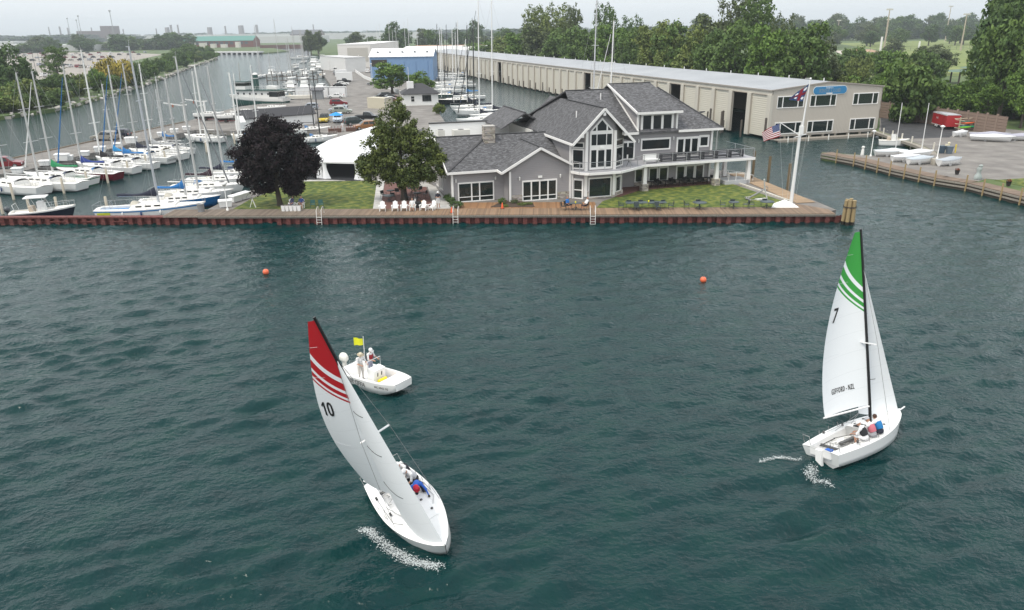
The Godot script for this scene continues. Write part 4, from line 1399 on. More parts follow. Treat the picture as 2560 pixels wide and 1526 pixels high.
func make_trees() -> void:
	# the copper maple on the lawn
	var mb := [[Vector3(0.3, 5.4, 0), Vector3(3.6, 3.4, 3.4), 150], [Vector3(-2.3, 3.9, 0.3), Vector3(2.0, 1.6, 1.9), 46], [Vector3(2.6, 4.6, 0.4), Vector3(2.0, 1.9, 1.9), 46], [Vector3(-1.2, 7.4, 0), Vector3(1.9, 1.6, 1.8), 36], [Vector3(1.6, 7.5, -0.2), Vector3(1.8, 1.6, 1.8), 36], [Vector3(-1.6, 2.6, 0.6), Vector3(1.5, 1.0, 1.4), 26], [Vector3(1.9, 2.3, 0.8), Vector3(1.3, 0.9, 1.2), 24], [Vector3(-3.3, 5.4, 0.2), Vector3(1.3, 1.5, 1.3), 22], [Vector3(3.9, 5.0, 0.0), Vector3(1.1, 1.3, 1.1), 18], [Vector3(0.2, 8.8, 0), Vector3(1.5, 1.0, 1.4), 24]]
	var t := thing("copper_maple", "round dark purple leaved maple tree on the lawn", "tree", P(-25.7, 0.94, 82.6))
	part(t, "trunk", trunk_shape(3.0, 0.3, mb, Vector3(-0.2, 0, 0)), bark())
	part(t, "crown", foliage(5, mb, 0.66, 105, 0.135, Color(0.004, 0.0025, 0.0035), Color(0.019, 0.0105, 0.0125)), vcol(0.95))
	# the green tree on the brick patio
	var lb := [[Vector3(0, 5.0, 0), Vector3(3.0, 3.2, 2.8), 110], [Vector3(-2.9, 3.6, 0.4), Vector3(2.2, 1.7, 1.8), 50], [Vector3(2.9, 4.0, 0.2), Vector3(2.1, 1.9, 1.8), 50], [Vector3(-0.4, 8.4, 0), Vector3(2.1, 1.8, 1.9), 46], [Vector3(-0.3, 10.2, 0), Vector3(0.8, 1.2, 0.8), 14], [Vector3(-2.2, 6.4, 0.3), Vector3(1.9, 1.6, 1.7), 40], [Vector3(2.2, 6.3, 0.2), Vector3(2.0, 1.7, 1.7), 42], [Vector3(0.6, 2.6, 1.0), Vector3(2.0, 1.0, 1.4), 34], [Vector3(-3.9, 4.2, 0.2), Vector3(1.0, 0.9, 0.9), 14], [Vector3(3.9, 5.0, 0.0), Vector3(1.1, 1.2, 1.0), 16]]
	t = thing("patio_tree", "leafy green tree shading the brick patio", "tree", P(-12.1, 0.94, 84.6))
	part(t, "trunk", trunk_shape(2.4, 0.36, lb), bark())
	part(t, "crown", foliage(8, lb, 0.64, 92, 0.135, Color(0.034, 0.058, 0.011), Color(0.115, 0.14, 0.022)), vcol(0.7, 0.2))
	# small green tree by the blue shed, yellow shrub
	tree(0, -36, 240, 9.0, 14.0, "spreading green tree in front of the light blue shed", "", 3)
	tree(0, -26.5, 236, 7.0, 9.0, "smaller green tree beside the spreading one near the dock office", "", 3)
	tree(3, -16.2, 178, 2.6, 3.4, "yellow green shrub beside the yacht basin quay", "", 2)
	# trees behind the boathouse: along its east wall and further back
	var g1 := "green trees behind the long boathouse"
	for q in [[-12.0, 425.3, 13.4, 13.6, 3], [-3.2, 396.7, 15.5, 13.5, 2], [5.2, 362.2, 17.7, 12.7, 3], [25.1, 297.1, 19.8, 11.1, 0], [29.6, 282.6, 18.8, 9.0, 0], [34.5, 266.3, 19.2, 9.9, 3], [39.4, 250.4, 18.6, 8.0, 0], [43.3, 237.5, 19.7, 9.5, 2], [47.6, 226.8, 20.3, 9.7, 0], [50.4, 214.4, 19.1, 8.4, 2], [53.8, 206.7, 18.8, 8.1, 0], [56.9, 196.4, 20.0, 9.7, 0], [60.1, 182.7, 18.2, 8.3, 3], [65.1, 173.2, 18.5, 8.8, 0], [58.0, 227.2, 21.0, 9.7, 4], [45.4, 227.2, 19.0, 7.3, 2], [13.5, 342.0, 19.9, 12.7, 4], [20.6, 318.8, 19.1, 11.9, 0], [-21.1, 462.1, 11.6, 12.3, 3], [71.9, 178.2, 15.5, 5.7, 4]]:
		tree(0, q[0], q[1], q[2], q[3] * 1.5, "green broadleaf tree behind the long boathouse", g1, q[4])
	for q in [[13.4, 362.8, 28.4, 13.5, 2], [21.3, 343.7, 31.8, 15.4, 2], [24.6, 312.6, 27.4, 8.6, 4], [39.0, 323.4, 27.8, 10.7, 0], [47.6, 312.5, 25.4, 12.0, 1], [66.5, 233.3, 28.5, 11.2, 4], [70.0, 222.0, 27.3, 11.2, 0], [70.4, 203.7, 23.5, 8.1, 4]]:
		tree(1, q[0], q[1], q[2], q[3] * 1.4, "tall loose cottonwood tree rising above the boathouse roof", "tall cottonwoods behind the boathouse", q[4])
	for i in 34:
		var f := i / 33.0
		tree(3, lerpf(80, 0, f) + rng.randf_range(-3, 6), lerpf(152, 415, f) + rng.randf_range(-4, 10), rng.randf_range(7, 13), rng.randf_range(9, 13), "leafy undergrowth shrub behind the long boathouse", "undergrowth behind the boathouse", [0, 3, 2, 0][i % 4])
	# dark belt of trees at the back
	for i in 46:
		var x := -165.0 + i * 14.5 + rng.randf_range(-5, 5)
		tree(0, x, 640 + rng.randf_range(0, 90) + absf(i - 20) * 3.0, rng.randf_range(13, 21), rng.randf_range(16, 24), "dark green tree in the belt behind the boat yard", "tree belt behind the boat yard", [1, 1, 4, 0][i % 4])
	for q in [[-92, 640, 26, 22], [-30, 700, 27, 20], [28, 640, 27, 18]]:
		tree(0, q[0], q[1], q[2], q[3], "big dark tree standing above the tree belt", "big trees of the belt", 1)
	for q in [[-163, 655, 21, 11], [-156, 652, 20, 10], [-169, 668, 18, 10]]:
		tree(2, q[0], q[1], q[2], q[3], "pale green tree at the end of the parking lot", "pale trees at the lot's end", 4)
	# trees behind the sports field
	for i in 66:
		var x := 235.0 + i * 8.2 + rng.randf_range(-5, 5)
		tree(0, x, 905 + i * 3.0 + rng.randf_range(-15, 60), rng.randf_range(28, 39), rng.randf_range(22, 32), "dark green tree beyond the sports field", "trees beyond the sports field", [1, 4, 1, 0][i % 4], -5.0)
	for q in [[152, 420, 14, 14], [228, 470, 11, 13], [126, 330, 12, 10], [176, 330, 10, 14], [140, 300, 9, 12], [165, 300, 9, 13]]:
		tree(0, q[0], q[1], q[2], q[3], "single bushy tree before the sports field", "single trees before the field", 4)
	# the thicket over the brown wall and along the right edge
	for i in 44:
		var f := i / 44.0
		var x := lerpf(76, 106, f) + rng.randf_range(-2, 3)
		var d := lerpf(182, 146, f) + rng.randf_range(-4, 16)
		tree(3, x + 2.0, d, rng.randf_range(4.5, 7.6), rng.randf_range(7, 10), "bright green shrub in the thicket behind the brown wall", "thicket behind the brown wall", [3, 3, 0, 3][i % 4])
	for i in 16:
		tree(3, 100.0 + rng.randf_range(0, 40), 200.0 + rng.randf_range(0, 90), rng.randf_range(6, 11), rng.randf_range(9, 14), "green shrub on the slope beside the park", "shrubs beside the park", [3, 0, 2][i % 3])
	for q in [[95.5, 150, 24, 11, 0], [100, 157, 27, 13, 1], [97, 143, 22, 10, 0], [106, 168, 29, 14, 1], [93.5, 140, 13, 7, 3], [113, 182, 30, 15, 0], [91, 147, 8, 6, 3]]:
		tree(0, q[0], q[1], q[2], q[3], "tall dark tree overhanging the boat yard", "trees overhanging the boat yard", q[4])
	# left bank
	tree(0, -141, 224, 16.5, 13, "big dense tree on the far river bank", "", 1)
	tree(1, -173, 302, 15, 14, "loose upright tree on the far bank beside the car park", "", 0)
	var wb := [[Vector3(0, 5.5, 0), Vector3(3.6, 2.6, 3.6), 80], [Vector3(-2.2, 4.0, 0), Vector3(2.0, 2.4, 2.0), 30], [Vector3(2.2, 4.0, 0.4), Vector3(2.0, 2.4, 2.0), 30], [Vector3(0, 2.6, 1.4), Vector3(3.2, 1.8, 2.2), 40]]
	proto("willow", "golden_willow", "golden yellow weeping willow on the far river bank", "tree", 77, wb, 2.5, 0.4, 0.9, 30, 0.3, Color(0.17, 0.14, 0.015), Color(0.36, 0.28, 0.035), P(-145, 0.9, 289), 0.0, Vector3(1.75, 1.3, 1.75), "", 1.6)
	for i in 60:
		var f := i / 59.0
		var k := f * 8.0
		var a: Array = FAR[mini(int(k), 7)]
		var b: Array = FAR[mini(int(k), 7) + 1]
		var p := Vector2(a[0], a[1]).lerp(Vector2(b[0], b[1]), fmod(k, 1.0))
		tree(3, p.x - rng.randf_range(4, 15), p.y + rng.randf_range(-2, 8), rng.randf_range(3.5, 8.0), rng.randf_range(7, 12), "dense green shrub along the far river bank", "shrubs along the far river bank", [0, 3, 0, 2, 1][i % 5])
	for q in [[-235, 560, 9, 14], [-246, 610, 12, 15], [-262, 660, 10, 16], [-205, 480, 8, 12]]:
		tree(0, q[0], q[1], q[2], q[3], "small bushy tree at the river bend", "trees at the river bend", 0)
	for i in 24:
		tree(0, -545.0 + i * 6.0 + rng.randf_range(-8, 8), 880 + i * 4.0 + rng.randf_range(0, 90), rng.randf_range(15, 25), rng.randf_range(22, 32), "tree in the row beyond the car park", "trees beyond the car park", [0, 4, 1][i % 3], -3.0)
	for i in 26:
		tree(0, -1150.0 + i * 24.0 + rng.randf_range(-12, 12), 1180 + rng.randf_range(0, 260), rng.randf_range(8, 15), rng.randf_range(30, 46), "hazy tree far beyond the car park", "far trees beyond the car park", [4, 1][i % 2], -3.0)
	# the wood on the horizon
	var wood := foliage(99, round_blobs(6, 4.0, 0.0, 10.0, 4, 16), 1.1, 14, 0.7, Color(0.02, 0.045, 0.014), Color(0.045, 0.08, 0.025))
	var mm := MultiMesh.new()
	mm.transform_format = MultiMesh.TRANSFORM_3D
	mm.mesh = wood
	mm.instance_count = 560
	for i in 560:
		var d := rng.randf_range(1300, 3300)
		var x := rng.randf_range(-0.78, 0.85) * d
		if x > -1000 and x < -120 and d < 2700: d += 1500
		var s := rng.randf_range(1.4, 2.4)
		mm.set_instance_transform(i, Transform3D(Basis(Vector3.UP, rng.randf() * 6.0).scaled(Vector3(s * 4.0, s, s * 4.0)), P(x, 0.9, d)))
	var mi := MultiMeshInstance3D.new()
	mi.multimesh = mm
	mi.name = "distant_wood"
	mi.material_override = vcol(0.75, 0.35)
	tag(mi, "hazy dark wood along the flat horizon", "wood", "", "stuff")
	add_child(mi)

# ---------------------------------------------------------------- boats
func hull_half(u: float, b: float, stern: float) -> float:  # half beam at u = 0 stern .. 1 bow
	var k := 0.42
	if u < k:
		return b * 0.5 * lerpf(stern, 1.0, sin(u / k * PI / 2))
	return b * 0.5 * pow(cos((u - k) / (1.0 - k) * PI / 2), 0.72)

func sheer(u: float, fb: float) -> float:
	return fb * (0.9 + 0.32 * pow(u, 2.2))

# hull from stern to bow; top fraction may take another colour (stripe and topsides are separate parts)
func hull_shape(l: float, b: float, fb: float, y0: float, y1: float, stern := 0.72, n := 14, flare := 1.0) -> M:
	var m := M.new()
	var rings := []
	for i in n + 1:
		var u := float(i) / n
		var hb := maxf(hull_half(u, b, stern), 0.015)
		var top := sheer(u, fb)
		var x := -l / 2 + l * u
		var ring := []
		for s in [1.0, -1.0]:
			var side := []
			for f in [1.0, 0.66, 0.33, 0.0]:
				var yf: float = lerpf(y0, y1, f)
				var y: float = top * yf if yf >= 0.0 else yf
				var w: float = hb * (1.0 - 0.12 * flare * (1.0 - yf) - (0.0 if yf >= 0.0 else -yf * 1.6))
				var rake: float = -0.085 * l * (1.0 - maxf(yf, -0.2)) * pow(u, 6.0) + 0.03 * l * (1.0 - yf) * pow(1.0 - u, 8.0)
				side.append(Vector3(x + rake, y, s * maxf(w, 0.01)))
			if s < 0: side.reverse()
			ring.append_array(side)
		rings.append(ring)
	m.loft(rings, false)
	m.fan(rings[0])
	return m

# deck with side decks, cockpit well, coachroof: one surface of cross sections
func deck_shape(l: float, b: float, fb: float, stern: float, cock: Array, cabin: Array, cab_h: float, sole: float, cw := 0.55) -> M:
	var m := M.new()
	var st := [[0.0, 0]]
	var us := []
	for i in 17: us.append(i / 16.0)
	for q in [cock[0], cock[1], cabin[0], cabin[1]]: us.append(q)
	us.sort()
	var rings := []
	for u in us:
		var kinds := []
		for e in [-0.0005, 0.0005]:
			var v: float = u + e
			kinds.append(1 if v > cock[0] and v < cock[1] else (2 if v > cabin[0] and v < cabin[1] else 0))
		if kinds[0] == kinds[1]: kinds.pop_back()
		for kd in kinds:
			var hb := maxf(hull_half(u, b, stern), 0.015)
			var y := sheer(u, fb)
			var x: float = -l / 2 + l * u
			var c := hb * cw if kd != 2 else minf(hb * 0.72, b * 0.5 * cw * 1.1)
			var y2 := y + 0.05
			var c2 := c * 0.97
			if kd == 1: y2 = y - sole
			if kd == 2:
				var f: float = (u - cabin[0]) / (cabin[1] - cabin[0])
				y2 = y + cab_h * (1.0 - 0.45 * f * f)
				c2 = c * 0.84
			rings.append([Vector3(x, y, -hb), Vector3(x, y + 0.03, -c), Vector3(x, y2, -c2), Vector3(x, y2 + (0.05 if kd != 1 else 0.0), 0), Vector3(x, y2, c2), Vector3(x, y + 0.03, c), Vector3(x, y, hb)])
	m.loft(rings, false, false)
	return m

func gel() -> StandardMaterial3D:
	return C(0.78, 0.78, 0.765, 0.25)

func wire(m: M, a: Vector3, b: Vector3, r := 0.012) -> void:
	m.tube([a, b], r, 3, false)

# o: l, b, fb, hull, [stripe], [boot], mast, [mast_mat], [cover], [furl], [boom_up]
func sailboat(label: String, x: float, d: float, psi: float, o: Dictionary, called := "moored_sailboat", group := "", y := 0.0) -> Node3D:
	var t := thing(called, label, "sailboat", P(x, y, d), psi, group)
	var l: float = o.l
	var b: float = o.get("b", l * 0.31)
	var fb: float = o.get("fb", 0.55 + l * 0.055)
	var sm: float = o.get("stern", 0.66)
	part(t, "hull", hull_shape(l, b, fb, 0.08, 1.0, sm), o.get("hull", gel()))
	part(t, "bottom", hull_shape(l * 0.995, b * 0.985, fb, -0.4, 0.1, sm), o.get("boot", C(0.05, 0.05, 0.06)))
	if o.has("stripe"):
		part(t, "sheer_stripe", hull_shape(l * 1.003, b * 1.012, fb, 0.8, 0.92, sm), o.stripe)
	part(t, "deck", deck_shape(l, b, fb, sm, [0.04, 0.32], [0.34, 0.74], 0.2 + l * 0.018, 0.38), o.get("deck", C(0.74, 0.73, 0.7, 0.4)))
	var g := M.new()
	for s in [-1.0, 1.0]:
		for k in 3:
			var u := 0.41 + k * 0.085
			var cz := b * 0.5 * 0.55 * 1.1 * 0.945
			g.box(Vector3(-l / 2 + l * u, sheer(u, fb) + 0.15 + l * 0.006, s * cz), Vector3(l * 0.055, 0.1 + l * 0.004, 0.05))
	part(t, "cabin_windows", g, dark_glass())
	g = M.new()
	g.box(Vector3(-l / 2 + l * 0.68, sheer(0.68, fb) + 0.26 + l * 0.008, 0), Vector3(0.5, 0.05, 0.5))
	g.box(Vector3(-l / 2 + l * 0.37, sheer(0.37, fb) + 0.24 + l * 0.018, 0), Vector3(0.7, 0.05, 0.62))
	part(t, "hatch", g, C(0.12, 0.12, 0.13, 0.3))
	# rails
	g = M.new()
	for s in [-1.0, 1.0]:
		var pts := []
		for i in 9:
			var u := i / 8.0
			var p := Vector3(-l / 2 + l * u * 0.995, sheer(u, fb), s * hull_half(u * 0.985, b, sm) * 0.96)
			pts.append(p + Vector3.UP * 0.6)
			wire(g, p, p + Vector3.UP * 0.6, 0.016)
		g.tube(pts, 0.012, 3, false)
		if s > 0:
			g.tube([pts[0], Vector3(-l / 2, sheer(0, fb) + 0.6, 0), pts[0] * Vector3(1, 1, -1)], 0.018, 4, false)
	part(t, "guard_rails", g, C(0.5, 0.5, 0.5, 0.3, 0.6))
	# mast and standing rigging
	var mh: float = o.get("mast", 0.0)
	if mh > 0.0:
		var mx: float = -l / 2 + l * 0.57
		var my := sheer(0.57, fb) + 0.3
		var mm: Material = o.get("mast_mat", C(0.62, 0.62, 0.62, 0.35, 0.3))
		var top := Vector3(mx - 0.015 * mh, mh, 0)
		g = M.new()
		g.tube([Vector3(mx, my - 0.3, 0), Vector3(mx - 0.006 * mh, mh * 0.5, 0), top], [0.135, 0.125, 0.085], 6)
		g.box(top + Vector3(-0.1, 0.05, 0), Vector3(0.4, 0.06, 0.06))
		wire(g, top, top + Vector3(0.1, 0.7, 0), 0.015)
		var ms := part(t, "mast", g, mm)
		for f in [0.42, 0.7]:
			g = M.new()
			g.box(Vector3(mx - 0.01 * mh * f * 1.4, mh * f, 0), Vector3(0.1, 0.05, b * (0.62 if f < 0.6 else 0.46)))
			part(ms, "spreader", g, mm)
		g = M.new()
		for s in [-1.0, 1.0]:
			var ch := Vector3(mx - 0.1, sheer(0.57, fb), s * hull_half(0.57, b, sm) * 0.92)
			var sp := Vector3(mx - 0.01 * mh, mh * 0.42, s * b * 0.31)
			wire(g, ch, sp); wire(g, sp, top * 0.98)
		wire(g, top, Vector3(-l / 2, sheer(0, fb), 0))
		part(t, "shrouds", g, C(0.4, 0.4, 0.4, 0.3, 0.7))
		var stem := Vector3(l / 2 - 0.25, sheer(1, fb), 0)
		g = M.new()
		if o.has("furl"):
			g.tube([stem.lerp(top, 0.05), stem.lerp(top, 0.3), stem.lerp(top, 0.9)], [0.09, 0.08, 0.035], 6)
			part(t, "furled_jib", g, o.furl)
		else:
			wire(g, stem, top, 0.016)
			part(t, "forestay", g, C(0.4, 0.4, 0.4, 0.3, 0.7))
		# boom with its cover
		var by := my + 0.85
		var bl := l * 0.36
		g = M.new()
		g.tube([Vector3(mx - 0.1, by, 0), Vector3(mx - bl, by + 0.05, 0)], 0.065, 6)
		part(t, "boom", g, mm)
		if o.has("cover"):
			var rings := []
			for i in 10:
				var f := i / 9.0
				var hh := 0.2 + 0.95 * exp(-f * 6.5) + 0.05 * sin(f * 9.0)
				var w := 0.13 + 0.06 * sin(f * PI)
				var cx := mx - 0.08 - f * bl
				var ring := []
				for q in [[-0.6, -0.12], [-1.0, 0.1], [-0.75, 0.55], [-0.25, 0.97], [0.25, 0.97], [0.75, 0.55], [1.0, 0.1], [0.6, -0.12]]:
					ring.append(Vector3(cx + (0.14 if f == 0.0 else 0.0), by + 0.03 + f * 0.05 + q[1] * hh, q[0] * w))
				rings.append(ring)
			g = M.new()
			g.loft(rings, true)
			g.fan(rings[0], true)
			g.fan(rings[-1])
			part(t, "sail_cover", g, o.cover)
	if o.get("wheel", true):
		# canvas dodger over the companionway, fenders along the topsides
		var dc: Material = o.get("dodger", [C(0.02, 0.035, 0.08, 0.85), C(0.25, 0.26, 0.27, 0.85), C(0.02, 0.12, 0.3, 0.85), C(0.5, 0.47, 0.4, 0.85)][int(absf(x) * 3.0) % 4])
		var dx := -l / 2 + l * 0.345
		var dy := sheer(0.34, fb)
		var dr := []
		for q in [[0.75, 0.18], [0.35, 0.62], [-0.15, 0.72]]:
			var ring := []
			for i in 7:
				var a := PI * i / 6.0
				ring.append(Vector3(dx + q[0], dy + q[1] * (0.35 + 0.65 * sin(a)), cos(a) * b * 0.27))
			dr.append(ring)
		g = M.new()
		g.loft(dr, false)
		part(t, "dodger", g, dc)
		for k in 3:
			for s in [-1.0, 1.0]:
				var u := 0.28 + 0.17 * k
				var fz: float = s * (hull_half(u, b, sm) + 0.07)
				g = M.new()
				g.tube([Vector3(-l / 2 + l * u, sheer(u, fb) - 0.15, fz), Vector3(-l / 2 + l * u, sheer(u, fb) - 0.25, fz), Vector3(-l / 2 + l * u, sheer(u, fb) - 0.65, fz), Vector3(-l / 2 + l * u, sheer(u, fb) - 0.75, fz)], [0.03, 0.1, 0.1, 0.03], 6)
				part(t, "fender", g, C(0.7, 0.7, 0.68, 0.5) if k != 1 else C(0.03, 0.06, 0.16, 0.5))
		g = M.new()
		var c := Vector3(-l / 2 + l * 0.13, sheer(0.1, fb) + 0.35, 0)
		for i in 12:
			var a := TAU * i / 12
			var a2 := TAU * (i + 1) / 12
			wire(g, c + Vector3(0, sin(a), cos(a)) * 0.42, c + Vector3(0, sin(a2), cos(a2)) * 0.42, 0.02)
			if i % 3 == 0: wire(g, c, c + Vector3(0, sin(a), cos(a)) * 0.42, 0.014)
		part(t, "wheel", g, C(0.45, 0.45, 0.45, 0.3, 0.6))
	return t

func motor_boat(label: String, x: float, d: float, psi: float, l: float, hull: Material, style: int, group := "") -> Node3D:
	# style 0 open with hard top, 1 cabin cruiser, 2 flybridge
	var t := thing("motor_boat", label, "motor boat", P(x, 0, d), psi, group)
	var b := l * 0.34
	var fb := 0.7 + l * 0.06
	part(t, "hull", hull_shape(l, b, fb, 0.0, 0.86, 0.92), hull)
	part(t, "gunwale", hull_shape(l * 1.004, b * 1.01, fb, 0.86, 1.0, 0.92), gel())
	part(t, "bottom", hull_shape(l * 0.99, b * 0.97, fb, -0.35, 0.02, 0.92), C(0.06, 0.06, 0.07))
	part(t, "deck", deck_shape(l, b, fb, 0.92, [0.03, 0.4 if style else 0.68], [0.42 if style else 0.7, 0.86], 0.5 if style else 0.1, 0.5, 0.8), C(0.72, 0.7, 0.65, 0.5))
	var g := M.new()
	if style == 0:
		for s in [-1.0, 1.0]:
			for q in [[-0.12, -0.2], [0.1, 0.02]]:
				wire(g, Vector3(l * q[0], fb - 0.1, s * b * 0.24), Vector3(l * q[1], fb + 1.35, s * b * 0.28), 0.03)
		part(t, "top_frame", g, C(0.7, 0.7, 0.7, 0.3))
		g = M.new()
		g.box(Vector3(-l * 0.08, fb + 1.4, 0), Vector3(l * 0.34, 0.09, b * 0.72))
		part(t, "hard_top", g, gel())
		g = M.new()
		g.box(Vector3(-l * 0.02, fb + 0.25, 0), Vector3(0.7, 1.3, 0.8))
		var co := part(t, "console", g, gel())
		g = M.new()
		g.box(Vector3(l * 0.05, fb + 1.05, 0), Vector3(0.05, 0.4, 0.8), Basis(Vector3.BACK, 0.3))
		part(co, "windscreen", g, glass())
		g = M.new()
		g.box(Vector3(-l * 0.17, fb + 0.1, 0), Vector3(0.5, 0.7, 0.9))
		part(t, "seat", g, C(0.5, 0.42, 0.33))
		g = M.new()
		g.tube([Vector3(-l * 0.4, fb, -0.7), Vector3(-l * 0.43, fb + 0.75, -0.7), Vector3(-l * 0.43, fb + 0.75, 0.7), Vector3(-l * 0.4, fb, 0.7)], 0.03)
		part(t, "tow_rail", g, C(0.6, 0.6, 0.6, 0.3, 0.5))
	else:
		var k := 1.0 if style == 1 else 1.25
		var y0 := fb * 1.0
		var rings := []
		for q in [[0.0, -0.16, 0.36, 0.4], [0.95 * k, -0.13, 0.2, 0.36], [1.05 * k, -0.16, 0.19, 0.36]]:
			rings.append([Vector3(l * q[1], y0 + q[0], -b * q[3]), Vector3(l * q[2], y0 + q[0], -b * q[3] * 0.8), Vector3(l * q[2], y0 + q[0], b * q[3] * 0.8), Vector3(l * q[1], y0 + q[0], b * q[3])])
		g.loft(rings, true, false)
		g.fan(rings[2])
		part(t, "cabin", g, gel())
		g = M.new()
		for s in [-1.0, 1.0]:
			g.beam(Vector3(-l * 0.1, y0 + 0.62 * k, s * b * 0.385), Vector3(l * 0.22, y0 + 0.6 * k, s * b * 0.315), 0.05, 0.4)
		g.quad(Vector3(l * 0.30, y0 + 0.4 * k, b * 0.28), Vector3(l * 0.30, y0 + 0.4 * k, -b * 0.28), Vector3(l * 0.235, y0 + 0.85 * k, -b * 0.27), Vector3(l * 0.235, y0 + 0.85 * k, b * 0.27))
		part(t, "cabin_windows", g, dark_glass())
		if style == 2:
			g = M.new()
			g.box(Vector3(-l * 0.02, y0 + 1.75, 0), Vector3(l * 0.26, 0.75, b * 0.62))
			g.box(Vector3(-l * 0.03, y0 + 3.1, 0), Vector3(l * 0.28, 0.08, b * 0.66))
			for s in [-1.0, 1.0]:
				for q in [-0.14, 0.08]: wire(g, Vector3(l * q, y0 + 2.0, s * b * 0.3), Vector3(l * q, y0 + 3.1, s * b * 0.3), 0.03)
			part(t, "flybridge", g, gel())
	g = M.new()
	for i in 6:
		var u := 0.5 + i * 0.098
		for s in [-1.0, 1.0]:
			var p := Vector3(-l / 2 + l * u, sheer(u, fb), s * hull_half(u * 0.985, b, 0.92) * 0.94)
			wire(g, p, p + Vector3.UP * 0.55, 0.018)
			var u2 := u + 0.098 if i < 5 else u
			wire(g, p + Vector3.UP * 0.55, Vector3(-l / 2 + l * u2, sheer(u2, fb) + 0.55, s * hull_half(u2 * 0.985, b, 0.92) * 0.94), 0.018)
	part(t, "bow_rail", g, C(0.6, 0.6, 0.6, 0.3, 0.5))
	if style == 0: outboard(t, Vector3(-l / 2 - 0.2, fb * 0.7, 0.0), C(0.05, 0.06, 0.07, 0.3))
	return t

func outboard(parent: Node, at: Vector3, mt: Material) -> void:
	var g := M.new()
	g.ball(at + Vector3(-0.1, 0.55, 0), Vector3(0.34, 0.32, 0.24), 10)
	var o := part(parent, "outboard_motor", g, mt)
	g = M.new()
	g.box(at + Vector3(-0.08, 0.0, 0), Vector3(0.2, 0.9, 0.16))
	part(o, "leg", g, mt)

